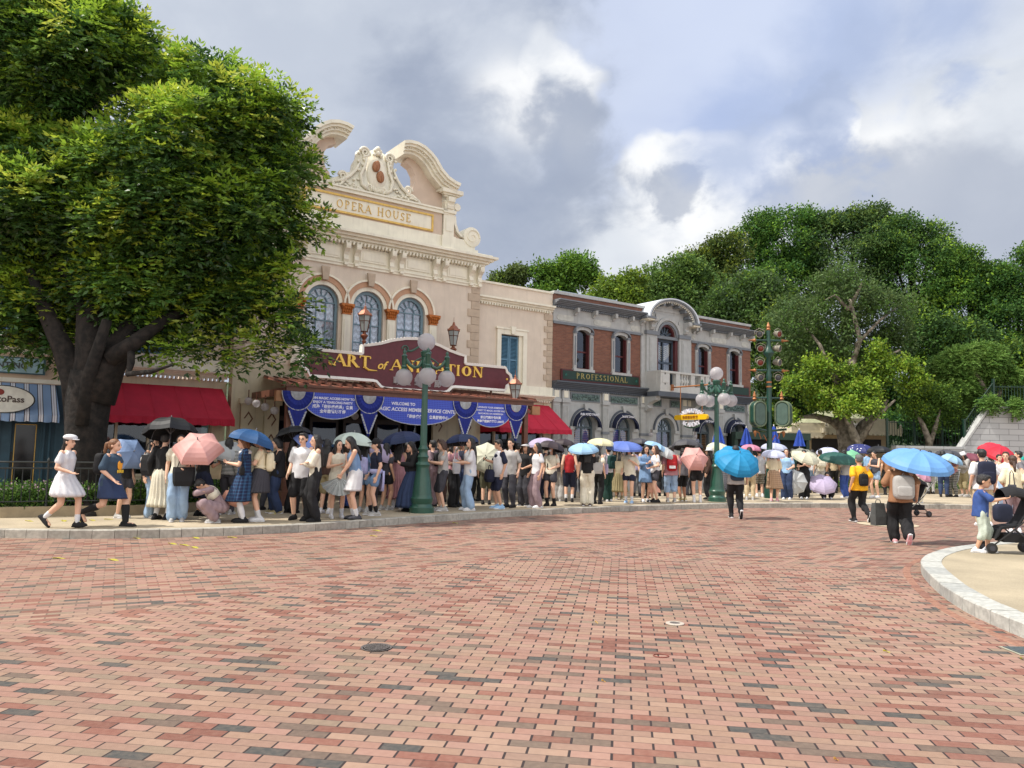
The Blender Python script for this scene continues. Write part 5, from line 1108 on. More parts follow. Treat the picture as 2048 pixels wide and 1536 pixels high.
f = M(t, 'FRACT', M(t, 'MULTIPLY', M(t, 'ADD', sp.outputs[0], 50), 3.6)); r = N(t, 'ShaderNodeValToRGB'); r.color_ramp.interpolation = 'CONSTANT'; L(t, f, r.inputs[0])
e = r.color_ramp.elements; cc = [(0, (130, 156, 190)), (.5, (52, 52, 66)), (.56, (214, 216, 222)), (.68, (150, 132, 140)), (.72, (214, 216, 222)), (.86, (52, 52, 66)), (.92, (130, 156, 190))]
while len(e) < len(cc): e.new(.5)
for i, (ps, q) in enumerate(cc): e[i].position = ps; e[i].color = s2l(*q) + (1,)
L(t, r.outputs[0], p.inputs['Base Color']); p.inputs['Roughness'].default_value = .85
awning(-20.0, -15.6, 3.0, 2.22, 1.05, stripe, 'blue white and brown striped awning of the photo shop at the left edge', 'striped awnings', seams=7, val=.15, hip=.04, base=1)
o_ = empty('oval_sign', fw(-16.72, 1.02, 2.55), FA, 'white oval shop sign reading PhotoPass hanging on the striped awning', 'sign')
m_ = MB(); q = [(.62 * math.cos(a), .3 * math.sin(a)) for a in [2 * PI * k / 32 for k in range(32)]]; m_.prism(q, -.04, 0, 0); m_.prism([(x * 1.05, z * 1.08) for x, z in q], -.02, .03, 1); m_.build('board', [mat('sign_white', s2l(214, 214, 204), .6), iron], o_)
textmesh('lettering', 'PhotoPass', .2, mat('sign_brown', s2l(70, 52, 44), .5), o_, (.02, -.05, -.06), .002, .004)
m_ = MB(); m_.ball((-.05, -.045, .16), (.09, .012, .07), 10, 6); m_.build('emblem', mat('emblem_red', s2l(140, 50, 40), .6), o_)
o_ = empty('name_board', fw(-17.1, .06, 3.22), FA, 'pale blue board reading PHOTO PRINTING above the striped awning', 'sign', 'shop name boards')
m_ = MB(); m_.box(-1.25, 1.25, -.03, 0, 0, .4, 1); m_.box(-1.2, 1.2, -.04, -.03, .03, .37, 0); m_.build('board', [mat('pale_blue_board', s2l(150, 182, 190), .6), mat('board_border', s2l(60, 96, 104), .6)], o_)
textmesh('lettering', 'PHOTO PRINTING', .2, mat('board_letter', s2l(76, 84, 84), .5), o_, (.05, -.045, .13), .003, .006)
# ============================================================ copper lanterns
def lantern(px, ztop_py, zbase_py, out, lab, zb=None):
 t_, zt = W(px, ztop_py, out); z0_ = W(px, zbase_py, out)[1] if zb is None else zb
 o_ = empty('lantern', fw(t_, out, z0_), FA, lab, 'lantern', 'copper lanterns of the theatre'); H = zt - z0_
 k = H - 1.02
 m_ = MB(); m_.lathe([(.1, 0), (.1, .04), (.05, .08), (.045, k * .5), (.04, k - .2), (.07, k - .15), (.04, k - .1), (.09, k - .02), (.12, k + .02), (.05, k + .08), (.05, k + .14)], (0, 0, 0), 12); m_.build('pole', copper, o_, smooth=True)
 b = k + .14; m_ = MB()
 for q in range(6):
  a = PI / 3 * q; m_.tube([(.1 * math.cos(a), .1 * math.sin(a), b), (.19 * math.cos(a), .19 * math.sin(a), b + .46)], .011, 5)
 for zz, r_ in ((b, .11), (b + .46, .2), (b + .3, .165)): m_.tube([(r_ * math.cos(PI / 3 * q), r_ * math.sin(PI / 3 * q), zz) for q in range(7)], .011, 5)
 m_.build('cage', mat('lantern_cage', s2l(96, 60, 48), .45, .15, metal=.4), o_)
 m_ = MB(); m_.loft([[(r_ * math.cos(PI / 3 * q), r_ * math.sin(PI / 3 * q), zz) for q in range(6)] for r_, zz in ((.095, b), (.185, b + .46))]); m_.build('glass', mat('lantern_glass', s2l(188, 196, 196), .3, .03, trans=.4), o_)
 m_ = MB(); m_.loft([[(r_ * math.cos(PI / 3 * q), r_ * math.sin(PI / 3 * q), zz) for q in range(6)] for r_, zz in ((.22, b + .46), (.22, b + .48), (.1, b + .62), (.06, b + .64), (.045, b + .7), (.008, b + .72))]); m_.lathe([(.03, 0), (.035, .03), (.008, .06), (.006, .2)], (0, 0, b + .7), 8)
 for q in range(6): m_.ball((.215 * math.cos(PI / 3 * q), .215 * math.sin(PI / 3 * q), b + .5), .02, 6, 4)
 m_.build('cap', copper, o_)
lantern(731, 603, 0, 1.6, 'copper lantern in front of the middle arched theatre window', 3.45)
lantern(908, 636, 0, 1.2, 'copper lantern beside the theatre corner quoins above the sign', 3.55)
lantern(1031, 742, 808, 3.05, 'copper lantern standing on the right front corner of the canopy')
# ============================================================ foliage
def leaf_mat(name, spec=.5, rough=.4, trans=.25):
 m = bpy.data.materials.new(name); m.use_nodes = True; t = m.node_tree; p = t.nodes['Principled BSDF']
 at = N(t, 'ShaderNodeAttribute'); at.attribute_name = 'leaf_colour'
 p.inputs['Roughness'].default_value = rough; p.inputs['Specular IOR Level'].default_value = spec
 L(t, at.outputs['Color'], p.inputs['Base Color'])
 tr = N(t, 'ShaderNodeBsdfTranslucent'); hs = N(t, 'ShaderNodeHueSaturation'); hs.inputs['Value'].default_value = 1.5; hs.inputs['Hue'].default_value = .485
 L(t, at.outputs['Color'], hs.inputs['Color']); L(t, hs.outputs[0], tr.inputs[0])
 ms = N(t, 'ShaderNodeMixShader'); ms.inputs[0].default_value = trans; o = t.nodes['Material Output']
 L(t, p.outputs[0], ms.inputs[1]); L(t, tr.outputs[0], ms.inputs[2]); L(t, ms.outputs[0], o.inputs[0]); return m
leafm = leaf_mat('leaf', .55, .36, .36); leafm2 = leaf_mat('far_leaf', .15, .6)
def leaves_mesh(name, C, D, U_, ln, wd, col, mt):
 """C centres of leaf bases, D unit directions, U_ unit side vectors, sizes, colours -> one mesh of folded leaf blades"""
 n = len(C); ln = ln[:, None]; wd = wd[:, None]; nn = np.cross(D, U_)
 a = C; b = C + D * ln * .5 + U_ * wd * .5 + nn * wd * .12; c = C + D * ln - nn * ln * .12; d = C + D * ln * .5 - U_ * wd * .5 + nn * wd * .12
 V = np.stack([a, b, c, d], 1).reshape(-1, 3).astype(np.float32)
 me = bpy.data.meshes.new(name); me.vertices.add(4 * n); me.vertices.foreach_set('co', V.ravel())
 me.loops.add(4 * n); me.loops.foreach_set('vertex_index', np.arange(4 * n, dtype=np.int32))
 me.polygons.add(n); me.polygons.foreach_set('loop_start', np.arange(0, 4 * n, 4, dtype=np.int32)); me.polygons.foreach_set('loop_total', np.full(n, 4, np.int32))
 me.update(calc_edges=True)
 ca = me.color_attributes.new('leaf_colour', 'FLOAT_COLOR', 'CORNER'); cc = np.ones((n, 4, 4), np.float32); cc[:, :, :3] = col[:, None, :]; ca.data.foreach_set('color', cc.ravel())
 me.materials.append(mt); return me
def unit(v): return v / (np.linalg.norm(v, axis=-1, keepdims=True) + 1e-9)
def lobes_from_px(circ, D, dy=0.0):
 out = []
 for c in circ:
  px, py, r = c[:3]; d_ = D + (c[3] if len(c) > 3 else 0)
  p = DP(px, py, d_); out.append((p.x, p.y, p.z, r * d_ / FPX))
 return np.array(out)
def sublobes(big, n_per_m2, r_lo, r_hi, keep=.86, seed=1):
 g = np.random.default_rng(seed); out = []
 for (x, y, z, r) in big:
  n = max(5, int(4 * PI * r * r * n_per_m2)); d = unit(g.normal(size=(n, 3))); rr = np.minimum(g.uniform(r_lo, r_hi, n), .6 * r)
  p = np.array([x, y, z]) + d * (r - rr * .8)[:, None] * g.uniform(.86, 1.04, n)[:, None]
  for i in range(n):
   if all(np.linalg.norm(p[i] - b[:3]) > b[3] * keep - rr[i] for b in big if not (b[0] == x and b[2] == z)): out.append((*p[i], rr[i]))
 return np.array(out)
def make_leaves(name, lob, n_twig, per, ln, wd, pal, mt, seed=1, compound=False, droop=.35, sunlit_tipcol=None, sunlit_tipf=.12, zmin=None, squash=.8):
 g = np.random.default_rng(seed)
 w = lob[:, 3] ** 2; w /= w.sum(); k = g.choice(len(lob), n_twig, p=w); d = unit(g.normal(size=(n_twig, 3)) + np.array([0, 0, .25]))
 P = lob[k, :3] + d * np.array([1, 1, squash]) * (lob[k, 3] * g.uniform(.55, 1.05, n_twig) ** .6)[:, None]
 if zmin is not None: P[:, 2] = np.maximum(P[:, 2], zmin + g.uniform(0, .4, n_twig))
 kind = g.random(n_twig); lobtone = g.normal(0, .12, len(lob))[k]
 base = np.array([pal[i] for i in np.clip((kind * len(pal)).astype(int), 0, len(pal) - 1)])
 base = base * (1 + lobtone + g.normal(0, .08, n_twig))[:, None]
 if sunlit_tipcol is not None:
  sunlit_lob = np.random.default_rng(seed + 5).random(len(lob))[k]
  up = (d[:, 2] > .05) & ((sunlit_lob < sunlit_tipf * 1.5) & (g.random(n_twig) < .75) | (g.random(n_twig) < sunlit_tipf * .5))
  tc_ = np.array([sunlit_tipcol[i] for i in g.integers(0, len(sunlit_tipcol), n_twig)]); base[up] = tc_[up]  # upward twigs turn lighter: young leaves plus sunlight painted into the colour
 if not compound:
  m = per; C = np.repeat(P, m, 0) + g.normal(0, 1, (n_twig * m, 3)) * ln * .9
  D = unit(np.repeat(d, m, 0) * .6 + g.normal(size=C.shape) * .8 + np.array([0, 0, -droop])); col = np.repeat(base, m, 0) * g.uniform(.85, 1.15, (len(C), 1))
 else:                                   # twig -> fronds -> pairs of leaflets
  fr = 7; npair = per; Ls = ln * 3.4
  FD = unit(np.repeat(d, fr, 0) * .75 + g.normal(size=(n_twig * fr, 3)) * .75 + np.array([0, 0, -.15])); FP_ = np.repeat(P, fr, 0)
  Cs, Ds, co = [], [], []; up = np.array([0, 0, 1.0]); SD = unit(np.cross(FD, up) + 1e-3)
  for q in range(npair):
   f = (q + 1) / npair; pos = FP_ + FD * Ls * f - up * droop * Ls * f * f * .6; dd = unit(FD - up * droop * f)
   for s_ in (-1, 1):
    Cs.append(pos); Ds.append(unit(dd * .65 + SD * s_ * .75 + g.normal(size=FD.shape) * .12)); co.append(np.repeat(base, fr, 0))
  Cs.append(FP_ + FD * Ls - up * droop * Ls * .6); Ds.append(unit(FD - up * droop)); co.append(np.repeat(base, fr, 0))
  C = np.concatenate(Cs); D = np.concatenate(Ds); col = np.concatenate(co) * g.uniform(.85, 1.15, (len(C), 1))
 U_ = unit(np.cross(D, unit(g.normal(size=C.shape) * .55 + np.array([0, 0, 1.0]))))
 s_ = g.uniform(.75, 1.2, len(C))
 return leaves_mesh(name, C, D, U_, ln * s_, wd * s_, np.clip(col, 0.002, 1), mt)
bark = mat('dark_bark', s2l(36, 31, 28), .95, .35, 7, .9, 14, col2=s2l(20, 18, 17)); bark_l = mat('pale_bark', s2l(122, 114, 102), .95, .3, 5, .7, 12, col2=s2l(90, 82, 70))
G_dark = [(.028, .07, .016), (.036, .088, .02), (.045, .11, .024), (.055, .13, .026), (.036, .085, .028)]
G_mid = [(.07, .14, .028), (.085, .17, .032), (.1, .19, .036), (.065, .125, .032), (.12, .2, .04)]
G_lime = [(.2, .33, .035), (.25, .37, .04), (.15, .28, .035), (.28, .38, .06)]
G_olive = [(.085, .135, .05), (.1, .155, .055), (.07, .12, .045), (.11, .165, .055)]
def limbs(mb_, base, forks, seg=9):
 for pts, r0, r1 in forks:
  n_ = len(pts); mb_.tube(pts, [r0 + (r1 - r0) * i / (n_ - 1) for i in range(n_)], seg)
def tree(name, label, loc, circ, D, lobe_n, r_lo, r_hi, n_twig, per, ln, wd, pal, mt, trunk=None, tip=None, sunlit_tipf=.1, comp=False, seed=1, group=None, bk=None, droop=.35, zmin=None, squash=.8, cat='tree'):
 o_ = empty(name, loc, 0, label, cat, group); big = lobes_from_px(circ, D); big[:, 3] = np.maximum(big[:, 3] - (.42 if comp else .2), .25); ys_ = .62 if name == 'broadleaf_tree' else 1.0; lob = sublobes(big, lobe_n, r_lo, r_hi, seed=seed)
 inner = big.copy(); inner[:, 3] *= .8; lob[:, 1] = D + .4 + (lob[:, 1] - D) * ys_; inner[:, 1] = D + .4 + (inner[:, 1] - D) * ys_; inner[:, 3] *= (.75 if ys_ < 1 else 1)
 if name == 'hill_tree': gg = np.random.default_rng(seed * 3); f3 = (gg.uniform(.8, 1.2), gg.uniform(.85, 1.12), gg.uniform(.8, 1.3)); pal = [tuple(a * b for a, b in zip(q, f3)) for q in pal]; tip = [tuple(a * b for a, b in zip(q, f3)) for q in tip]
 me = make_leaves('crown', np.concatenate([lob, inner]) if len(lob) else inner, n_twig, per, ln, wd, pal, mt, seed, comp, droop, tip, sunlit_tipf, zmin, squash)
 c_ = link('crown', me, o_); c_.matrix_parent_inverse = Matrix.Translation(-Vector(loc))
 m_ = MB()
 if trunk is None:
  b = Vector(loc); top = Vector(big[:, :3].mean(0)); m_.tube([b - Vector((0, 0, .5)), b.lerp(top, .4) + Vector((.2, 0, 0)), top], [.4, .3, .12], 8)
  for q in range(5):
   l_ = big[q % len(big)]; m_.tube([b.lerp(top, .35), b.lerp(top, .6).lerp(Vector(l_[:3]), .4), Vector(l_[:3])], [.22, .16, .05], 6)
 else: trunk(m_)
 tr = m_.build('trunk', bk or bark, o_, smooth='all'); tr.matrix_parent_inverse = Matrix.Translation(-Vector(loc)); return o_
TD = 16.1; tb_ = G(168, 1012, .14)
tb_ = DP(168, 1000, TD); tb_.z = .14
def big_trunk(m_):
 def q(px, py, d_=0): return DP(px, py, TD + d_)
 m_.tube([Vector((tb_.x, tb_.y, .0)), Vector((tb_.x, tb_.y, .3)), q(170, 930), q(172, 860), q(176, 800), q(185, 745)], [.6, .45, .4, .4, .44, .42], 14)
 m_.tube([q(160, 830), q(150, 760), q(128, 700), q(95, 630), q(60, 540)], [.3, .27, .22, .17, .08], 9)
 m_.tube([q(180, 800), q(188, 720), q(184, 640), q(180, 540, 1), q(170, 380, 1.5)], [.42, .36, .3, .24, .1], 10)
 m_.tube([q(190, 800), q(216, 730), q(245, 680), q(300, 610, .8), q(380, 500, 1.5)], [.4, .35, .27, .2, .08], 10)
 m_.tube([q(225, 715, -.2), q(262, 690, -.4), q(330, 640, .2), q(420, 600, .8)], [.2, .16, .12, .05], 8)
 m_.tube([q(262, 690, -.3), q(262, 725, -.5), q(256, 748, -.6), q(300, 744, -.9), q(345, 730, -1.2)], [.08, .075, .06, .05, .02], 7)
 m_.tube([q(185, 640), q(120, 520, .5), q(60, 380, 1.2)], [.2, .14, .05], 7); m_.tube([q(190, 620), q(260, 480, .8), q(360, 300, 1.5)], [.2, .14, .05], 7)
 m_.tube([q(165, 850, -.3), q(176, 760, -.35), q(215, 640, -.5)], [.16, .14, .1], 7)
 for k in range(7):
  a = k * .9; m_.tube([Vector((tb_.x + .3 * math.cos(a), tb_.y + .3 * math.sin(a), .6)), Vector((tb_.x + .7 * math.cos(a), tb_.y + .7 * math.sin(a), .1)), Vector((tb_.x + 1.0 * math.cos(a), tb_.y + 1.0 * math.sin(a), .02))], [.22, .16, .05], 6)
bigc = [(30, 110, 225, 1), (180, 90, 165, .4), (330, 295, 222, .3), (415, 200, 132, 1), (505, 250, 142, 1.2), (110, 430, 245, .8), (345, 480, 230, .4), (500, 405, 128, 1), (560, 335, 96, 1.3), (548, 468, 78, 1.2),
  (505, 545, 92, .8), (240, 565, 140, .2), (60, 580, 130, .4), (450, 600, 92, .5), (525, 638, 56, .5), (385, 640, 56, 0), (20, 630, 56, .4), (-90, 330, 170, 1), (545, 575, 42, .9), (100, 660, 36, .2), (440, 690, 56, .3), (530, 690, 56, .3), (580, 545, 66, .7), (562, 620, 62, .5), (612, 440, 62, 1.3), (596, 335, 64, 1.2), (350, 695, 50, -.3), (20, 655, 66, .3), (100, 672, 52, .1), (600, 690, 30, .4), (590, 600, 50, .7), (300, 660, 60, 0), (200, 600, 70, -.6)]
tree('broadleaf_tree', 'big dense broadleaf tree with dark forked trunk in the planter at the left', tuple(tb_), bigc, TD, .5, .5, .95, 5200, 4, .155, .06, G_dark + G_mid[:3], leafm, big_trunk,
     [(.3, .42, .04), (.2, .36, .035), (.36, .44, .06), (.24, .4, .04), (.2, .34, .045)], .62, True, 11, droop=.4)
bt = [
 ('slender pale tree just right of the theatre cornice', 58, [(1000, 560, 26), (1035, 545, 30), (1025, 590, 40)], 900, G_olive),
 ('airy round crowned tree above the pink wing roof line', 58, [(1090, 545, 38), (1145, 545, 52), (1180, 560, 36), (1105, 590, 60)], 1500, G_mid),
 ('low bright green tree peeping over the brick building roof left end', 50, [(1225, 575, 38), (1270, 565, 34), (1240, 610, 60), (1190, 620, 50)], 1500, G_mid + G_lime[:1]),
 ('dark domed tree behind the left part of the arched pediment', 56, [(1330, 580, 70), (1370, 545, 55), (1340, 620, 90)], 2200, G_mid),
 ('tall hill tree whose crown starts the big slope of trees', 60, [(1400, 525, 45), (1450, 510, 60), (1440, 590, 90)], 2200, G_dark + G_mid),
 ('full dark tree behind the right half of the brick building', 54, [(1470, 610, 80), (1530, 590, 70), (1500, 680, 90), (1420, 640, 60)], 2600, G_olive + G_mid),
 ('towering hill tree with pointed crown at the top of the slope', 68, [(1520, 460, 55), (1570, 480, 80), (1620, 430, 36), (1560, 560, 90)], 2600, G_dark + G_mid),
 ('tallest hill tree of the skyline right of centre', 68, [(1660, 440, 40), (1720, 440, 48), (1760, 430, 40), (1690, 520, 110)], 2800, G_mid + G_dark),
 ('broad dark hill tree with stepped crown near the right skyline', 66, [(1810, 460, 50), (1870, 490, 60), (1840, 560, 100), (1780, 500, 60)], 2800, G_dark + G_mid[:2]),
 ('dark fig tree shading the right skyline slope', 62, [(1930, 530, 55), (1970, 560, 60), (1920, 620, 90)], 2400, G_dark),
 ('rightmost hill tree cut by the photo edge', 60, [(2020, 560, 45), (2060, 590, 70), (2030, 660, 90), (2090, 520, 60)], 2400, G_dark + G_mid[:1]),
 ('shadowy tree in the hollow behind the signal post', 50, [(1590, 640, 70), (1560, 740, 70), (1620, 720, 80), (1560, 830, 60)], 2200, G_dark),
 ('dark under storey tree behind the feathery tree', 50, [(1880, 690, 90), (1960, 700, 80), (1900, 790, 80), (2030, 740, 70)], 2400, G_dark),
 ('dark backing tree glimpsed through the lime tree above the kiosk', 50, [(1690, 760, 70), (1770, 790, 60), (1640, 800, 60), (1720, 840, 50)], 1600, G_dark),
 ('dark thicket tree behind the picket fence and small tree', 46, [(1850, 850, 45), (1800, 850, 45), (1900, 860, 40), (1940, 830, 50)], 1400, G_dark),
]
for i, (lb, D_, circ, nt, pal) in enumerate(bt):
 p = DP(circ[0][0] + 20, 860, D_); z = max(.5, min(8, (D_ - 44) * .3))
 tree('hill_tree', lb, (p.x, p.y, z - 1), circ, D_, .3, .6, 1.35, int(nt * 1.6), 7, .25, .15, pal, leafm2, tip=G_mid[1:] + G_lime[:1], sunlit_tipf=.35, seed=20 + i, group='trees on the hill', zmin=z, squash=.6, droop=.25)
def grey_trunk(m_):
 D_ = 38
 def q(px, py, d_=0): return DP(px, py, D_ + d_ - (.9 if py < 800 else .5))
 b = q(1697, 930); b.z = .1
 m_.tube([b, q(1698, 890), q(1690, 860), q(1680, 820), q(1690, 770), q(1705, 720)], [.62, .5, .42, .34, .26, .2], 10)
 m_.tube([q(1690, 865), q(1665, 842), q(1630, 832), q(1600, 835)], [.24, .2, .14, .06], 8); m_.tube([q(1705, 885), q(1726, 850), q(1750, 830), q(1775, 800)], [.32, .24, .18, .08], 8)
 m_.tube([q(1690, 800), q(1660, 740), q(1640, 690), q(1600, 640, 1.5)], [.18, .12, .08, .03], 7); m_.tube([q(1700, 740), q(1720, 680), q(1700, 600), q(1694, 600, 1.5)], [.16, .12, .08, .03], 7)
 m_.tube([q(1712, 690), q(1760, 640), q(1800, 610, 1.5)], [.1, .07, .03], 6); m_.tube([q(1697, 620), q(1720, 575), q(1724, 565)], [.1, .07, .03], 6); m_.tube([q(1697, 620), q(1670, 590), q(1650, 600)], [.1, .06, .03], 6)
 m_.tube([q(1735, 720), q(1770, 715), q(1800, 700)], [.12, .09, .05], 6); m_.tube([q(1640, 760), q(1655, 745), q(1690, 765)], [.06, .1, .12], 6)
p = DP(1697, 930, 38)
tree('grey_barked_tree', 'wide olive green tree with pale grey limbs showing through its crown', (p.x, p.y, .1), [(1600, 640, 75), (1690, 600, 90), (1780, 620, 80), (1640, 700, 70, 1), (1740, 690, 80, 1), (1810, 680, 50), (1580, 700, 50), (1680, 560, 60), (1700, 650, 40, -1.2), (1640, 620, 36, -1), (1760, 600, 36, -1), (1690, 690, 34, -1.2)], 38, .9, .4, .85, 4200, 6, .17, .085, G_olive + G_mid[:2], leafm2, grey_trunk, G_olive[1:3], .3, seed=51, bk=bark_l, squash=.55)
def lime_trunk(m_):
 D_ = 36.5; q = lambda px, py: DP(px, py, D_); b = q(1722, 930); b.z = .1
 m_.tube([b, q(1716, 890), q(1700, 850), q(1680, 800), q(1640, 780)], [.3, .24, .18, .12, .05], 8); m_.tube([q(1716, 885), q(1745, 840), q(1790, 800)], [.2, .14, .05], 7)
p = DP(1722, 930, 36.5)
tree('lime_leaved_tree', 'bright yellow green low tree branching over the cream kiosk', (p.x, p.y, .1), [(1600, 770, 40), (1640, 735, 42), (1650, 790, 48), (1700, 740, 36), (1720, 790, 55), (1780, 735, 45), (1760, 700, 34), (1700, 815, 34, -1), (1750, 812, 34, -1), (1585, 828, 30), (1840, 770, 40), (1830, 730, 34)], 36.5, 1.2, .35, .7, 2900, 6, .16, .1, G_lime + G_mid[2:], leafm2, lime_trunk, G_lime, .5, seed=61, bk=bark_l, squash=.5)
p = DP(1868, 930, 37)
def small_trunk(m_):
 q = lambda x, y: DP(x, y, 37); b = q(1862, 905); b.z = .1
 m_.tube([b, q(1858, 880), q(1846, 850), q(1830, 820)], [.2, .16, .12, .05], 7); m_.tube([q(1860, 890), q(1872, 850), q(1880, 820)], [.12, .1, .04], 7)
tree('small_leaved_tree', 'small grey green tree beside the dark fence right of the kiosk', (p.x, p.y, .1), [(1880, 800, 45), (1840, 815, 42), (1910, 830, 40), (1870, 850, 32), (1900, 790, 36)], 37, 1.2, .3, .6, 1900, 6, .13, .06, G_mid, leafm2, small_trunk, G_lime[:2], .15, seed=71, bk=bark_l, squash=.6)
p = DP(1975, 900, 38)
def fern_trunk(m_):
 q = lambda x, y: DP(x, y, 38); b = q(1990, 880); m_.tube([b, q(1985, 820), q(1960, 760), q(1930, 720)], [.22, .18, .12, .05], 7); m_.tube([q(1985, 820), q(2010, 760), q(2030, 730)], [.12, .1, .04], 7)
tree('feathery_tree', 'light green feathery leaved tree above the white stair wall', (p.x, p.y, 2.0), [(1920, 730, 60), (1975, 720, 55), (2020, 760, 52), (1960, 790, 48), (1930, 770, 50), (2045, 800, 40), (2000, 700, 30), (1990, 805, 26, -2.4), (2040, 812, 30, -2.4)], 38, .9, .4, .8, 2100, 6, .12, .045, [(.15, .27, .06), (.18, .3, .07), (.11, .22, .05)], leafm2, fern_trunk, None, 0, True, seed=81, bk=bark_l, squash=.45, droop=.5)
# ============================================================ planter, hedge and fences
def low_fence(pts, label, h=.88, group='black iron railings', z=.14, step=.14, name='railing'):
 o_ = empty(name, (pts[0][0], pts[0][1], z), 0, label, 'fence', group); off_ = Vector((pts[0][0], pts[0][1], z))
 P = [np.array(p[:2]) for p in pts]; Q = resample(P, step); m1, m2 = MB(), MB()
 for i, q in enumerate(Q):
  x, y = q[0] - off_.x, q[1] - off_.y; m2.tube([(x, y, .08), (x, y, h - .12)], .009, 5)
 for zz in (h - .12, h, .1): m1.tube([(q[0] - off_.x, q[1] - off_.y, zz) for q in Q], .018 if zz != .1 else .012, 6)
 m1.build('rail', iron, o_); m2.build('bars', iron, o_)
 for q in Q[::14]:
  m_ = MB(); x, y = q[0] - off_.x, q[1] - off_.y; m_.lathe([(.03, 0), (.03, .04), (.02, .06), (.02, h), (.032, h + .02), (.03, h + .05), (.005, h + .09)], (x, y, 0), 8); m_.build('post', iron, o_)
 return o_
pl = [G(-160, 1037, .14), G(0, 1036, .14), G(120, 1033, .14), G(250, 1031, .14), G(360, 1026, .14), G(440, 1018, .14)]
plb = [Vector((p.x - .6, p.y + 2.2, 0)) for p in pl]
mb = MB(); ring = [(p.x, p.y) for p in pl]; kerbw = mat('planter_kerb_concrete', s2l(150, 136, 112), .85, .1, 6, .2, 60)
for a, b in zip(pl[:-1], pl[1:]):
 d = (b - a).normalized(); n_ = Vector((-d.y, d.x, 0)) * .14
 mb.slab([(a.x, a.y), (b.x, b.y), (b.x + n_.x, b.y + n_.y), (a.x + n_.x, a.y + n_.y)], .13, .34)
o = mb.build('planter_kerb', kerbw); tag(o, 'curved beige concrete edge of the planter under the big tree', 'planter edge')
mb = MB(); vs = [(p.x, p.y + .13, .27) for p in pl] + [(p.x, p.y, .27) for p in plb]; n = len(pl); mb.add(vs, [(i, i + 1, n + i + 1, n + i) for i in range(n - 1)])
tag(mb.build('planter_soil', mat('soil', s2l(60, 48, 36), .95, .3, 9, .6, 30), fix=False), kind='structure')
low_fence([Vector((p.x + .02, p.y + .07, 0)) for p in pl], 'black iron railing along the planter kerb in front of the photo shop and tree', z=.34, h=.86)
g = np.random.default_rng(3); n = 2600; tt = g.random(n) * (len(pl) - 1); ii = tt.astype(int); ff = tt - ii
A_ = np.array([(p.x, p.y) for p in pl]); B_ = np.array([(p.x, p.y) for p in plb]); e_ = A_[ii] * (1 - ff)[:, None] + A_[ii + 1] * ff[:, None]; e2 = B_[ii] * (1 - ff)[:, None] + B_[ii + 1] * ff[:, None]
s_ = g.random(n)[:, None] ** 1.3 * .5 + .06; base = e_ * (1 - s_) + e2 * s_
def bed(name, base, hlo, hhi, z0, pal, flowers, seed, label, per=9, sz=.07):
 g = np.random.default_rng(seed); n = len(base); P = np.c_[base, z0 + g.uniform(hlo, hhi, n)]; m = per
 C = np.repeat(P, m, 0) + g.normal(0, .05, (n * m, 3)); D = unit(g.normal(size=C.shape) + np.array([0, 0, .5])); U_ = unit(np.cross(D, g.normal(size=C.shape)))
 col = np.array(pal)[g.integers(0, len(pal), n * m)] * g.uniform(.8, 1.2, (n * m, 1))
 fl = g.random(n * m) < flowers; col[fl & (C[:, 2] > z0 + hhi * .75)] = (.55, .4, .5)
 o_ = link(name, leaves_mesh(name, C, D, U_, np.full(n * m, sz), np.full(n * m, sz * .55), col, leafm2)); tag(o_, label, 'bedding plants', kind='stuff'); return o_
bed('flower_bed', base, .02, .42, .3, [(.06, .14, .03), (.09, .19, .04), (.13, .23, .05), (.05, .1, .03)], .1, 4, 'low leafy bedding plants with small pale flowers behind the railing')
rp = [G(1560, 984, .14), G(1700, 985, .14), G(1820, 987, .14), G(1935, 988, .14), G(2080, 992, .14)]
low_fence(rp, 'black iron railing with green bed behind the queue at the right', z=.3, h=.95, step=.16)
mb = MB()
for a, b in zip(rp[:-1], rp[1:]): mb.slab([(a.x, a.y - .1), (b.x, b.y - .1), (b.x, b.y + .1), (a.x, a.y + .1)], .13, .34)
tag(mb.build('planter_kerb', kerbw), 'straight beige concrete edge under the right hand railing', 'planter edge')
g = np.random.default_rng(5); n = 900; tt = g.random(n) * 4; ii = tt.astype(int); ff = (tt - ii)[:, None]; A_ = np.array([(p.x, p.y) for p in rp]); bs = A_[ii] * (1 - ff) + A_[np.minimum(ii + 1, 4)] * ff; bs[:, 1] += g.uniform(.2, 1.8, n)
bed('flower_bed', bs, .02, .4, .2, [(.06, .14, .03), (.1, .2, .05), (.14, .24, .05)], .1, 6, 'sunlit leafy bed behind the right hand railing', 8, .09)
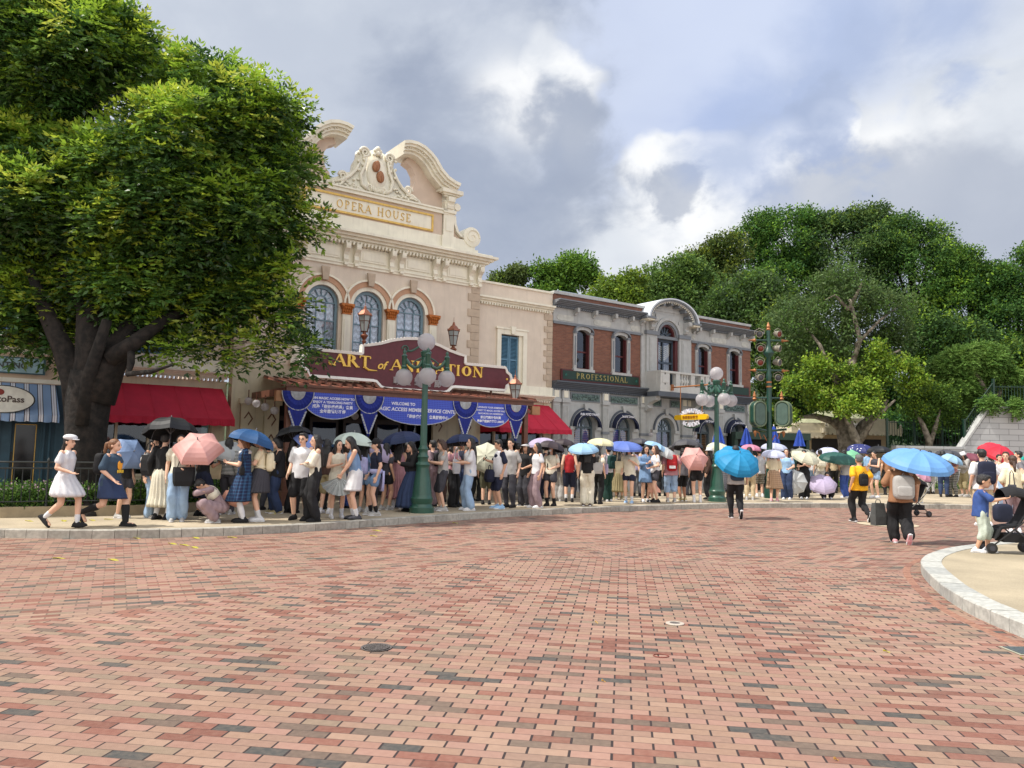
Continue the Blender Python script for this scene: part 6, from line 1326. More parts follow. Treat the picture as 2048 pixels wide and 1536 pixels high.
# ============================================================ street lamps with five globes
def street_lamp(px, py, top_py, label):
 b = G(px, py, .138); k = FPX / b.y; H = (py - top_py) / k * 1.012
 o_ = empty('street_lamp', tuple(b), R(12), label, 'street lamp', 'green five globe street lamps')
 m_ = MB(); m_.lathe([(.29, 0), (.29, .12), (.25, .15), (.23, .2), (.25, .25), (.26, .33), (.235, .36), (.225, .42), (.19, .75), (.145, 1.02), (.15, 1.06), (.17, 1.1), (.15, 1.14), (.12, 1.17), (.12, 1.25), (.14, 1.28), (.12, 1.31), (.105, 1.34), (.105, 1.42), (.125, 1.46), (.1, 1.5), (.085, 1.54)], (0, 0, 0), 24); m_.build('base', greenp, o_, smooth=True)
 m_ = MB(); n_ = 32; rings = []
 for z, r_ in ((1.52, .082), (H - .95, .064)): rings.append([((r_ - (.006 if q % 2 else 0)) * math.cos(2 * PI * q / n_), (r_ - (.006 if q % 2 else 0)) * math.sin(2 * PI * q / n_), z) for q in range(n_)])
 m_.loft(rings); m_.build('pole', greenp, o_)
 m_ = MB(); zc = H - .78; m_.lathe([(.066, zc - .18), (.09, zc - .14), (.07, zc - .1), (.1, zc - .02), (.11, zc + .1), (.09, zc + .2), (.12, zc + .24), (.12, zc + .28), (.14, zc + .32), (.1, zc + .36)], (0, 0, 0), 16); m_.build('crown_fitting', greenp, o_, smooth=True)
 for q in range(4):
  a = PI / 2 * q; c, s__ = math.cos(a), math.sin(a); P = lambda r_, z: (r_ * c, r_ * s__, z)
  m_ = MB(); m_.tube([P(.07, zc + .12), P(.16, zc - .02), P(.27, zc - .05), P(.38, zc + .02), P(.47, zc + .14)], [.05, .045, .04, .04, .045], 8)
  m_.tube([P(.09, zc + .2), P(.2, zc + .14), P(.3, zc + .06), P(.24, zc + .0)], [.02, .02, .02, .012], 6)
  m_.lathe([(.05, zc - .08), (.075, zc - .04), (.05, zc), (.06, zc + .02), (.06, zc + .2), (.075, zc + .22), (.04, zc + .25), (.03, zc + .27), (.042, zc + .31), (.03, zc + .34), (.004, zc + .37)], P(.5, 0), 12)
  m_.lathe([(.1, zc - .13), (.09, zc - .09), (.05, zc - .06)], P(.5, 0), 14)
  arm = m_.build('arm', greenp, o_, smooth=True)
  g_ = MB(); g_.ball(P(.5, zc - .28), .2, 20, 14); link('globe', g_.mesh('globe', globe, 'all'), arm)
 g_ = MB(); g_.ball((0, 0, H - .21), .21, 22, 16); g_.build('globe', globe, o_, smooth='all')
street_lamp(843, 1025, 671, 'green five globe street lamp in front of the theatre canopy and its sign')
street_lamp(1434, 1003, 738, 'green five globe street lamp in front of the brick building behind the turquoise umbrella')
# ============================================================ signal post with spotlights and cabinets
SD_ = 27.0; b = DP(1540, 985, SD_); b.z = .138; kk = SD_ / FPX
def sz(py): return DP(1538, py, SD_).z - .138
o_ = empty('spotlight_mast', tuple(b), 0, 'tall green mast with copper finials carrying spotlights and two rounded green cabinets', 'lighting mast')
dg = mat('mast_green', s2l(24, 64, 54), .4, .1, 8, coat=.2)
m_ = MB(); zt = sz(655); m_.lathe([(.2, 0), (.2, .3), (.14, .45), (.12, 1.1), (.16, 1.2), (.1, 1.3), (.09, sz(800)), (.085, sz(758)), (.105, sz(752)), (.075, sz(745)), (.075, sz(715)), (.18, sz(708)), (.18, sz(704)), (.1, sz(697)), (.07, sz(690)), (.06, sz(660))], (0, 0, 0), 16); m_.build('pole', dg, o_, smooth=True)
m_ = MB(); m_.lathe([(.05, 0), (.08, .06), (.05, .1), (.07, .16), (.01, .32)], (0, 0, sz(662)), 10)
for zz in (681, 741):
 for s__ in (-1, 1): m_.lathe([(.03, s__ * .02), (.07, s__ * .08), (.04, s__ * .12), (.008, s__ * .3)], (s__ * .42, 0, sz(zz)), 10, ax='x')
m_.lathe([(.1, 0), (.1, .05)], (0, 0, sz(766)), 12); m_.lathe([(.1, 0), (.1, .05)], (0, 0, sz(775)), 12)
m_.build('finial', orange, o_)
m_ = MB()
for zz in (681, 741): m_.tube([(-.45, 0, sz(zz)), (.45, 0, sz(zz))], .035, 8)
m_.tube([(-.5, 0, sz(796)), (.5, 0, sz(796))], .03, 8); m_.tube([(-.6, 0, sz(858)), (0, 0, sz(862)), (.6, 0, sz(858))], .04, 8)
m_.build('cross_arm', dg, o_)
redl = mat('red_lens', s2l(116, 44, 34), .3); clens = mat('dark_lens', s2l(70, 72, 78), .2)
for (px, py, lens, yaw) in ((1519, 668, clens, -20), (1521, 697, redl, -10), (1520, 725, redl, -5), (1520, 755, clens, 10), (1556, 668, redl, 25), (1556, 697, clens, 50), (1556, 725, clens, 40), (1556, 755, clens, -10)):
 q = DP(px, py, SD_) - b; m_ = MB(); m_.lathe([(.06, .18), (.1, .12), (.115, 0), (.12, -.02), (.12, -.08), (.1, -.08), (.1, -.04), (.005, -.04)], (0, 0, 0), 14, 0, 'y')
 m_.tube([(-.16, 0, 0), (-.16, .02, .12), (0, .04, .2), (.16, .02, .12), (.16, 0, 0)], .012, 5, 0)
 sp_ = m_.build('spotlight', mat('spotlight_grey', s2l(138, 132, 118), .5), o_, smooth=True, loc=q); sp_.rotation_euler = (R(12), 0, R(yaw))
 m_ = MB(); m_.lathe([(.1, -.05), (.09, -.065), (.005, -.07)], (0, 0, 0), 14, ax='y'); link('lens', m_.mesh('lens', lens, 'all'), sp_)
for px, py in ((1509, 796), (1563, 796)):
 q = DP(px, py, SD_) - b; m_ = MB(); m_.lathe([(.03, -.1), (.08, -.03), (.04, .02), (.065, .06), (.01, .24)], (0, 0, 0), 10); m_.build('finial', orange, o_, loc=q)
for (px, yaw) in ((1516, 18), (1567, -38)):
 q = DP(px, 828, SD_ - .1) - b; hw, hh, r_ = .24, .43, .2
 pts = [(-hw, -hh + r_), (-hw, hh - r_)] + [(hw * math.cos(a), hh - r_ + r_ * math.sin(a)) for a in [PI - PI * k / 10 for k in range(1, 10)]] + [(hw, hh - r_), (hw, -hh + r_)] + [(hw * math.cos(a), -hh + r_ + r_ * math.sin(a)) for a in [-PI * k / 10 for k in range(1, 10)]]
 m_ = MB(); m_.prism(pts, -.13, .13, 0); m_.prism([(x * .8, z * .88) for x, z in pts], -.125 - .02, .0, 1)
 cb = m_.build('cabinet', [dg, mat('cabinet_panel', s2l(76, 98, 90), .5)], o_, loc=q); cb.rotation_euler = (0, 0, R(yaw))
 for y_ in (-.13, .13):
  m_ = MB(); m_.tube([(x, y_, z) for x, z in pts + pts[:1]], .03, 6); link('rim', m_.mesh('rim', mat('cabinet_rim', s2l(98, 112, 90), .5)), cb)
m_ = MB()
for s__ in (-1, 1): m_.tube([(s__ * .05, 0, sz(885)), (s__ * .2, 0, sz(870)), (s__ * .3, 0, sz(878)), (s__ * .36, 0, sz(866)), (s__ * .5, 0, sz(862))], .02, 6); m_.lathe([(.05, 0), (.06, -.06), (.01, -.22)], (s__ * .5, 0, sz(862)), 8)
m_.build('scroll_bracket', orange, o_)
# ============================================================ kiosk, stair wall, parasols at the right
KD = 40.5
def kp(px, py, D_=KD): return DP(px, py, D_)
kc_ = kp(1690, 905); o_ = empty('kiosk', (kc_.x, KD, .1), R(-4), 'cream refreshment kiosk with scalloped eaves and a STAND sign behind the grey barked tree', 'kiosk')
u = KD / FPX
def kx(px): return (px - 1690) * u
def kz(py): return kp(1690, py).z - .1
m_ = MB(); m_.box(kx(1582), kx(1770), 0, 2.6, 0, kz(870)); m_.build('wall', mat('tan_wall', s2l(176, 158, 128), .7, .06), o_)
m_ = MB(); m_.box(kx(1625), kx(1690), -.02, 0, kz(905), kz(878)); m_.box(kx(1700), kx(1760), -.02, 0, kz(905), kz(878)); m_.build('hatch', dark, o_)
m_ = MB(); m_.box(kx(1640) - .05, kx(1786), -1.0, 2.7, kz(867), kz(858)); m_.box(kx(1648), kx(1778), -.85, 2.6, kz(858), kz(842)); m_.box(kx(1654), kx(1762), -.8, 2.6, kz(842), kz(838)); m_.box(kx(1574), kx(1645), -.5, 2.6, kz(874), kz(866)); m_.box(kx(1582), kx(1650), -.4, 2.5, kz(866), kz(852)); m_.box(kx(1590), kx(1650), -.35, 2.5, kz(852), kz(847))
for x in (kx(1642), kx(1783)): m_.lathe([(.08, -.35), (.06, -.28), (.1, -.2), (.1, .05), (.05, .1), (.09, .16), (.01, .24)], (x, -.98, kz(858)), 10)
m_.build('eaves', mat('kiosk_cream', s2l(196, 188, 166), .6, .05), o_)
m_ = MB()
for (a, b_, yy, zz) in ((kx(1645), kx(1781), -1.0, kz(867)), (kx(1574), kx(1640), -.5, kz(874))):
 k = a
 while k < b_ - .1: m_.prism([(k, zz)] + [(k + .11 + .11 * math.cos(PI + PI * q / 6), zz + .11 * math.sin(PI + PI * q / 6)) for q in range(7)] + [(k + .22, zz)], yy - .015, yy); k += .225
m_.build('scalloped_valance', mat('kiosk_cream', (0, 0, 0)), o_)
m_ = MB(); c0 = (kx(1635), kx(1745)); m_.loft([[(kx(1610), .2, kz(847)), (kx(1760), .2, kz(847)), (kx(1760), 2.3, kz(847)), (kx(1610), 2.3, kz(847))], [(kx(1640), .9, kz(828)), (kx(1735), .9, kz(828)), (kx(1735), 1.6, kz(828)), (kx(1640), 1.6, kz(828))], [(kx(1655), 1.2, kz(820)), (kx(1720), 1.2, kz(820)), (kx(1720), 1.3, kz(820)), (kx(1655), 1.3, kz(820))]]); m_.build('roof', mat('kiosk_roof', s2l(158, 160, 128), .7, .1), o_)
m_ = MB(); m_.box(kx(1688), kx(1722), -.92, -.86, kz(859), kz(847)); m_.build('sign_board', white_p, o_); t__ = textmesh('lettering', 'STAND', .17, mat('sign_dark', s2l(60, 60, 70)), o_, (kx(1705), -.93, kz(859) + .07), .002, .003)
wallm = bpy.data.materials.new('white_block_wall'); wallm.use_nodes = True; t = wallm.node_tree; p = t.nodes['Principled BSDF']
c = N(t, 'ShaderNodeTexCoord'); sp = N(t, 'ShaderNodeSeparateXYZ'); L(t, c.outputs['Object'], sp.inputs[0]); cb = N(t, 'ShaderNodeCombineXYZ'); L(t, sp.outputs[0], cb.inputs[0]); L(t, sp.outputs[2], cb.inputs[1])
bk_ = N(t, 'ShaderNodeTexBrick'); bk_.inputs['Scale'].default_value = 1; bk_.inputs['Brick Width'].default_value = .9; bk_.inputs['Row Height'].default_value = .27; bk_.inputs['Mortar Size'].default_value = .012
bk_.inputs['Color1'].default_value = s2l(188, 190, 192) + (1,); bk_.inputs['Color2'].default_value = s2l(172, 175, 178) + (1,); bk_.inputs['Mortar'].default_value = s2l(120, 122, 124) + (1,)
L(t, cb.outputs[0], bk_.inputs['Vector']); L(t, bk_.outputs['Color'], p.inputs['Base Color']); p.inputs['Roughness'].default_value = .85
WD = 36.0; wu = WD / FPX; o_ = empty('stair_wall', (DP(2000, 900, WD).x, WD, .1), 0, 'white block retaining wall with sloping stair edge at the right', 'wall')
wx = lambda px: (px - 2000) * wu; wz = lambda py: DP(2000, py, WD).z - .1
m_ = MB(); m_.prism([(wx(1929), 0), (wx(1929), wz(896)), (wx(1985), wz(818)), (wx(2300), wz(822)), (wx(2300), 0)], 0, .4); m_.build('block_face', wallm, o_)
m_ = MB(); m_.prism([(wx(1926), wz(898)), (wx(1982), wz(818)), (wx(1982), wz(812)), (wx(1922), wz(896))], -.05, .45); m_.box(wx(1982), wx(2300), -.05, .45, wz(818), wz(813)); m_.build('coping', mat('coping_grey', s2l(176, 178, 178), .8), o_)
m_ = MB(); m_.box(wx(1790), wx(1929), -.1, .3, 0, wz(900)); m_.box(wx(1790), wx(1929), -.14, .34, wz(900), wz(895)); m_.build('low_wall', wallm, o_)
def tall_fence(label, pts, h):
 b0 = pts[0]; o_ = empty('fence', tuple(b0), 0, label, 'fence', 'dark green picket fences'); m1, m2 = MB(), MB(); P = [p - b0 for p in pts]
 for a, b in zip(P[:-1], P[1:]):
  n_ = max(2, int((b - a).length / .14))
  for k in range(n_): q = a.lerp(b, k / n_); m2.tube([q, q + Vector((0, 0, h))], .014, 4)
  for zz in (.15, h - .08): m1.tube([a + Vector((0, 0, zz)), b + Vector((0, 0, zz))], .025, 5)
 m1.build('rail', dkgreen, o_); m2.build('bars', dkgreen, o_)
 for q in P: m_ = MB(); m_.box(q.x - .05, q.x + .05, q.y - .05, q.y + .05, q.z, q.z + h + .1); m_.build('post', dkgreen, o_)
tall_fence('dark green picket fence right of the kiosk behind the small tree', [DP(1775, 897, 37), DP(1830, 897, 37.5), DP(1885, 897, 37.5), DP(1925, 896, 37)], 1.35)
tall_fence('dark green picket fence climbing along the stair wall edge', [DP(1930, 893, 36.3), DP(1960, 850, 36.4), DP(1988, 812, 36.5)], 1.2)
tall_fence('dark green picket fence on top of the white stair wall', [DP(1988, 812, 36.6), DP(2060, 813, 36.6), DP(2200, 815, 36.6)], 1.0)
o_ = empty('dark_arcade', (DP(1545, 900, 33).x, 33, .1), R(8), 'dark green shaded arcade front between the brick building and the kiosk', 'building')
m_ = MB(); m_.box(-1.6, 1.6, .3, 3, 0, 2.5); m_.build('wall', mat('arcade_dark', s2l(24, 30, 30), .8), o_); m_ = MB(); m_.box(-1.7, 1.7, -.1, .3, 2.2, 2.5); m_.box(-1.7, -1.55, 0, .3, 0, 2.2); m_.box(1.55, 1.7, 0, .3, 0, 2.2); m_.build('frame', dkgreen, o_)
pb = mat('blue_parasol_cloth', s2l(40, 74, 168), .8, .15, 6, .2, 60)
for px, py, D_, lb in ((1437, 868, 26.6, 'closed blue parasol right behind the second lamp pole'), (1493, 872, 27.8, 'closed blue parasol at the right corner pillar of the brick building'), (1548, 868, 29, 'closed blue parasol just right of the green mast'), (1599, 875, 30, 'closed blue parasol in front of the kiosk left end')):
 b = DP(px, 900, D_); q = DP(px, py, D_); H = q.z - .14; o_ = empty('closed_parasol', (b.x, D_, .14), 0, lb, 'parasol', 'closed blue parasols')
 m_ = MB(); n_ = 16; m_.loft([[(r_ * (1 - .35 * (k % 2)) * math.cos(2 * PI * k / n_), r_ * (1 - .35 * (k % 2)) * math.sin(2 * PI * k / n_), H + z_) for k in range(n_)] for r_, z_ in ((.02, .3), (.07, .22), (.14, .0), (.2, -.2), (.24, -.34))]); m_.build('cloth', pb, o_)
 m_ = MB(); m_.tube([(0, 0, 0), (0, 0, H + .36)], .02, 6); m_.lathe([(.2, 0), (.2, .06), (.03, .1)], (0, 0, 0), 12); m_.build('pole', white_p, o_)
# ============================================================ things on the paving
irn = mat('cast_iron_cover', s2l(96, 90, 88), .6, .2, 40, .8, 120)
p = G(753, 1295, .004); m_ = MB(); m_.lathe([(.001, 0), (.105, 0), (.115, .004), (.125, .004), (.125, 0)], (0, 0, 0), 28); m_.lathe([(.001, .003), (.10, .003), (.10, 0)], (0, 0, .003), 28)
for k in range(-6, 7): w = math.sqrt(max(0, .09 ** 2 - (k * .014) ** 2)); m_.box(-w, w, k * .014 - .003, k * .014 + .003, .006, .009)
tag(m_.build('drain_cover', irn, loc=p), 'round ribbed iron drain cover sunk in the brick paving', 'drain cover')
p = G(1350, 1247, .004); m_ = MB(); m_.lathe([(.001, .004), (.05, .004), (.05, 0)], (0, 0, 0), 20, 1); m_.lathe([(.05, 0), (.05, .008), (.085, .006), (.088, 0)], (0, 0, 0), 20, 0)
tag(m_.build('valve_cover', [mat('pale_ring', s2l(176, 166, 154), .8), irn], loc=p), 'small round valve cover with pale cement ring in the paving', 'valve cover')
p = G(1322, 1312, .002); m_ = MB(); m_.tube([(.06 * math.cos(a), .05 * math.sin(a), .003) for a in [2 * PI * k / 18 for k in range(19)]], .004, 5); tag(m_.build('rubber_ring', mat('rust_ring', s2l(130, 70, 60), .7), loc=p), 'thin rusty ring lying on the brick paving', 'ring')
p = G(1775, 1049, .003); m_ = MB(); m_.lathe([(.001, 0), (.66, 0), (.68, .006), (.001, .007)], (0, 0, 0), 40); tag(m_.build('concrete_disc', concrete_mat('disc_concrete', s2l(196, 182, 156)), loc=p), 'flat pale round concrete disc in the brick paving under the shopping bag', 'concrete disc')
p = G(2045, 1302, .003); m_ = MB(); m_.box(-.11, .3, -.14, .14, 0, .004, 1); m_.box(-.09, .28, -.12, .12, .004, .008, 0); o = m_.build('gutter_grate', [mat('gutter_dark', s2l(70, 78, 80), .6, .2, 30), mat('gutter_rim', s2l(160, 158, 140), .7)], loc=p); tag(o, 'dark rectangular gutter grate at the right photo edge', 'gutter grate')
yl = mat('yellow_leaf', s2l(190, 180, 70), .6, .15, 30, trans=.2); yb_ = mat('browned_leaf', s2l(200, 160, 84), .7, .15, 30)
spots = [(230, 1075, 'on the brick edge left, by the kerb'), (265, 1076, ''), (330, 1074, ''), (384, 1075, ''), (455, 1075, ''), (105, 1117, ''), (216, 1119, ''), (336, 1087, ''), (359, 1090, ''), (381, 1094, ''), (745, 1061, ''), (905, 1046, ''), (740, 1072, ''), (1766, 1303, ''), (1667, 1520, ''), (2040, 1318, ''), (1203, 1363, ''), (1190, 1245, '')]
pave = [(50, 1042), (125, 1041), (150, 1043), (178, 1040), (208, 1039), (610, 1028), (545, 1027)]
def leaf_obj(p, sz_, mt, lb, rz, grp):
 m_ = MB(); n_ = 8; pts = []
 for k in range(n_ + 1): f = k / n_; pts.append((f * sz_, .22 * sz_ * math.sin(f * PI), .006 * math.sin(f * 5) + .005))
 for k in range(n_, -1, -1): f = k / n_; pts.append((f * sz_, -.22 * sz_ * math.sin(f * PI), .012 * math.sin(f * 4 + 1) + .006))
 mid = [((k / n_) * sz_, 0, .002) for k in range(n_ + 1)]
 up = pts[:n_ + 1]; dn = pts[n_ + 1:][::-1]; m_.add(up + mid + dn, [(k, k + 1, n_ + 2 + k, n_ + 1 + k) for k in range(n_)] + [(n_ + 1 + k, n_ + 2 + k, 2 * n_ + 3 + k, 2 * n_ + 2 + k) for k in range(n_)])
 o_ = m_.build('fallen_leaf', mt, loc=p, fix=False); o_.rotation_euler = (0, 0, rz); tag(o_, lb, 'leaf', grp)
for i, (x, y, _) in enumerate(spots):
 p = G(x, y, .005); big_ = y > 1200
 lb = {13: 'pale yellow leaf lying alone on the open brick paving at the right', 14: 'small brown leaf on the bricks at the bottom right edge', 15: 'pale leaf beside the gutter grate', 16: 'tiny tan leaf scrap on the bricks at bottom centre', 17: 'tiny tan leaf scrap on the bricks near the valve cover'}.get(i, 'fallen yellow leaf on the bricks along the left kerb')
 leaf_obj(p, (.055 if i in (13,) else .03) if big_ else random.uniform(.12, .2), yb_ if i in (14, 16, 17) else yl, lb, random.uniform(-.6, .6), 'fallen yellow leaves along the kerb' if i < 13 else None)
for x, y in pave: leaf_obj(G(x, y, .144), random.uniform(.12, .2), yl, 'fallen yellow leaf on the pavement among the walking and waiting people', random.uniform(-1, 1), 'fallen yellow leaves on the pavement')
# ============================================================ people
def ik(a, c, l1, l2, pole):
 a, c = Vector(a), Vector(c); d = c - a; dist = min(max(d.length, .05), l1 + l2 - .004); dn = d.normalized()
 x = (l1 * l1 - l2 * l2 + dist * dist) / (2 * dist); h = math.sqrt(max(l1 * l1 - x * x, 0)); p = Vector(pole); p = (p - dn * p.dot(dn)).normalized()
 return a + dn * x + p * h, a + dn * dist
class Pose:
 """joints in metres for a 1.65 m figure that faces -Y; feet at z = 0"""
 def __init__(s, ankL=(.095, .02, .085), ankR=(-.095, .02, .085), footL=0, footR=0, wrL=(.24, .0, .86), wrR=(-.24, .0, .86), elL=(.3, 1, -.3), elR=(-.3, 1, -.3), pel=(0, 0, .9), lean=0, side=0, nod=0, turn=0, toeL=(0, -1, 0), toeR=(0, -1, 0), handL='rest', handR='rest', kneeL=(.1, -1, 0), kneeR=(-.1, -1, 0), hs=1.0):
  s.pel = Vector(pel); Rt = Matrix.Rotation(R(lean), 3, 'X') @ Matrix.Rotation(R(side), 3, 'Y'); s.Rt = Rt
  up = lambda v: s.pel + Rt @ Vector(v); s.up = up
  s.waist = up((0, 0, .13)); s.chest = up((0, -.005, .33)); s.neckb = up((0, .012, .475)); s.shL = up((.162, .012, .435)); s.shR = up((-.162, .012, .435))
  s.HR = Rt @ Matrix.Rotation(R(turn), 3, 'Z') @ Matrix.Rotation(R(nod), 3, 'X'); s.headc = s.neckb + s.HR @ Vector((0, -.018, .15 * (1 + (hs - 1) * .7))); s.hd = lambda v: s.headc + s.HR @ (Vector(v) * hs)
  s.hipL = s.pel + Vector((.09, 0, -.02)); s.hipR = s.pel + Vector((-.09, 0, -.02))
  s.kL, s.aL = ik(s.hipL, ankL, .42, .40, kneeL); s.kR, s.aR = ik(s.hipR, ankR, .42, .40, kneeR)
  s.eL, s.wL = ik(s.shL, wrL, .27, .245, elL); s.eR, s.wR = ik(s.shR, wrR, .27, .245, elR)
  s.toeL, s.toeR = Vector(toeL).normalized(), Vector(toeR).normalized(); s.handL, s.handR = handL, handR
POSES = dict(
 stand=Pose(),
 relax=Pose(ankL=(.1, .03, .085), ankR=(-.1, -.05, .085), wrL=(.25, -.03, .85), wrR=(-.22, -.1, .88), nod=4),
 phone=Pose(ankL=(.08, .03, .085), ankR=(-.1, -.03, .085), wrL=(.07, -.3, 1.12), wrR=(-.07, -.27, 1.1), elL=(.5, .3, -1), elR=(-.5, .3, -1), nod=22, handL='grip', handR='grip'),
 phone1=Pose(ankL=(.1, .02, .085), ankR=(-.08, -.04, .085), wrL=(.25, 0, .85), wrR=(-.08, -.32, 1.14), elR=(-.5, .3, -1), nod=18, handR='grip'),
 hold=Pose(ankL=(.09, .03, .085), ankR=(-.1, -.02, .085), wrL=(.24, .02, .86), wrR=(-.1, -.2, 1.2), elR=(-.6, .2, -1), nod=5, handR='grip'),
 holdL=Pose(ankL=(.09, -.03, .085), ankR=(-.1, .04, .085), wrR=(-.2, -.12, .9), wrL=(.12, -.2, 1.2), elL=(.6, .2, -1), nod=5, handL='grip'),
 bag=Pose(ankL=(.1, .03, .085), ankR=(-.09, -.03, .085), wrL=(.12, -.2, 1.0), wrR=(-.24, 0, .86), elL=(.6, .4, -1), handL='grip'),
 cross=Pose(ankL=(.1, .02, .085), ankR=(-.12, -.06, .085), wrL=(-.08, -.2, 1.09), wrR=(.08, -.19, 1.12), elL=(.8, -.1, -1), elR=(-.8, -.1, -1), lean=2),
 clasp=Pose(ankL=(.09, .04, .085), ankR=(-.09, .0, .085), wrL=(.03, -.3, .88), wrR=(-.03, -.28, .88), elL=(.6, .5, -.6), elR=(-.6, .5, -.6), lean=10, nod=14, handL='grip', handR='grip'),
 chat=Pose(ankL=(.12, .03, .085), ankR=(-.12, -.04, .085), wrL=(.1, -.28, 1.08), wrR=(-.06, -.22, 1.12), elL=(.7, .3, -1), elR=(-.7, .3, -1), turn=18),
 walk=Pose(ankL=(.07, -.24, .1), ankR=(-.07, .30, .19), wrL=(.22, .14, .9), wrR=(-.2, -.22, .98), elL=(.3, 1, -.2), elR=(-.3, .9, -.4), pel=(0, 0, .875), lean=3, toeR=(0, -.75, -.66), toeL=(0, -1, .1)),
 stride=Pose(ankL=(.07, -.26, .09), ankR=(-.07, .42, .26), wrL=(.22, .2, .92), wrR=(-.2, -.16, .86), elL=(.3, 1, -.2), elR=(-.3, 1, -.3), pel=(0, .02, .85), lean=5, toeR=(0, -.45, -.9), toeL=(0, -1, 0)),
 stepaway=Pose(ankL=(.08, -.1, .085), ankR=(-.07, .24, .2), wrL=(.25, .05, .86), wrR=(-.24, -.05, .86), pel=(0, 0, .885), toeR=(0, -.4, -.9)),
 awayhold=Pose(ankL=(.08, -.12, .085), ankR=(-.07, .2, .15), wrL=(.1, -.22, 1.14), wrR=(-.26, .02, .87), elL=(.6, .2, -1), pel=(0, 0, .885), toeR=(0, -.5, -.85), handL='grip', handR='grip'),
 crouch=Pose(ankL=(.13, .02, .085), ankR=(-.13, .06, .085), pel=(0, .16, .3), lean=38, wrL=(-.06, -.27, .62), wrR=(.08, -.27, .6), elL=(1, -.4, -.2), elR=(-1, -.4, -.2), nod=30, kneeL=(.35, -1, .5), kneeR=(-.35, -1, .5)),
 squat=Pose(ankL=(.12, .0, .085), ankR=(-.12, .02, .085), pel=(0, .22, .28), lean=22, wrL=(.1, -.34, .55), wrR=(-.1, -.34, .62), elL=(1, 0, -.3), elR=(-1, 0, -.3), nod=8, kneeL=(.3, -1, .5), kneeR=(-.3, -1, .5), handR='grip'),
 child=Pose(hs=1.3, ankL=(.1, -.1, .085), ankR=(-.1, .1, .085), wrL=(.15, -.42, 1.18), wrR=(-.1, -.42, 1.2), elL=(.6, .3, -1), elR=(-.6, .3, -1), lean=3, nod=12, handL='grip', handR='grip'),
 push=Pose(ankL=(.08, -.12, .085), ankR=(-.09, .12, .085), wrL=(.17, -.44, 1.16), wrR=(-.17, -.42, 1.14), elL=(.6, .3, -1), elR=(-.6, .3, -1), lean=5, handL='grip', handR='grip'),
)
def skin_mesh(mb_, p, hand=True):
 T = lambda *a: mb_.caps(*a)
 ring = lambda v, rx, ry: [p.pel + p.Rt @ (Vector(v) + Vector((rx * math.cos(a), ry * math.sin(a), 0))) for a in [2 * PI * k / 16 for k in range(16)]]
 mb_.loft([ring((0, 0, -.09), .09, .07), ring((0, 0, -.04), .15, .105), ring((0, .01, .03), .155, .105), ring((0, 0, .13), .118, .085), ring((0, -.005, .24), .13, .095), ring((0, -.01, .34), .148, .1), ring((0, .0, .42), .14, .08), ring((0, .01, .47), .07, .055)])
 for sh, e, w in ((p.shL, p.eL, p.wL), (p.shR, p.eR, p.wR)): T(sh, e, .052, .04, 10); T(e, w, .042, .026, 10)
 for h, k, a, toe in ((p.hipL, p.kL, p.aL, p.toeL), (p.hipR, p.kR, p.aR, p.toeR)):
  T(h, k, .088, .056, 12); m_ = k.lerp(a, .32); T(k, m_, .055, .056, 12); T(m_, a, .056, .034, 12); T(a + Vector((0, .01, -.03)), a + toe * .13 + Vector((0, 0, -.045)), .034, .028, 8)
 T(p.neckb - p.Rt @ Vector((0, 0, .03)), p.headc + p.HR @ Vector((0, .015, -.05)), .052, .046, 10)
 H = p.hd
 def el(c, r, seg=14, rg=10):
  m2 = MB(); m2.ball((0, 0, 0), r, seg, rg); mb_.add([H(Vector(v) + Vector(c)) for v in m2.v], m2.f)
 el((0, .008, .03), (.074, .09, .085)); el((0, -.022, -.03), (.056, .066, .075)); el((0, -.062, -.075), (.026, .024, .022), 8, 6)
 T(H((0, -.088, .015)), H((0, -.104, -.022)), .009, .014, 8); T(H((-.016, -.085, -.052)), H((.016, -.085, -.052)), .009, .009, 6)
 for s_ in (-1, 1): el((s_ * .076, .012, -.005), (.01, .02, .03), 8, 6)
 if hand:
  for sx, e, w, kind in ((1, p.eL, p.wL, p.handL), (-1, p.eR, p.wR, p.handR)):
   d = (w - e).normalized(); side_ = Vector((0, -1, 0)) if abs(d.y) < .7 else Vector((-sx, 0, 0)); side_ = (side_ - d * side_.dot(d)).normalized(); palm = d.cross(side_).normalized()
   if palm.x * sx > 0 and abs(d.y) < .7: palm = -palm
   if abs(d.y) >= .7 and palm.z < 0: palm = -palm
   c = w + d * .05; T(w, w + d * .03, .025, .024, 8)
   for q in (-.024, -.008, .008, .024): T(w + d * .02 + side_ * q * .7, w + d * .085 + side_ * q * 1.1, .014, .012, 7)
   curl = .35 if kind == 'rest' else 1.25
   for q, ln_ in ((.028, .07), (.0095, .078), (-.0095, .073), (-.028, .056)):
    b = w + d * .088 + side_ * q; c1 = b + (d * math.cos(curl * .5) + palm * math.sin(curl * .5)) * ln_ * .5; c2 = c1 + (d * math.cos(curl * 1.3) + palm * math.sin(curl * 1.3)) * ln_ * .5
    T(b, c1, .0092, .0085, 6); T(c1, c2, .0085, .0072, 6)
   tb = w + d * .035 + side_ * .026; t1 = tb + (d * .6 + side_ * .7 + palm * .3).normalized() * .035; T(tb, t1, .012, .01, 6); T(t1, t1 + (d * .8 + palm * (.5 if kind != 'rest' else .2)).normalized() * .03, .0098, .008, 6)
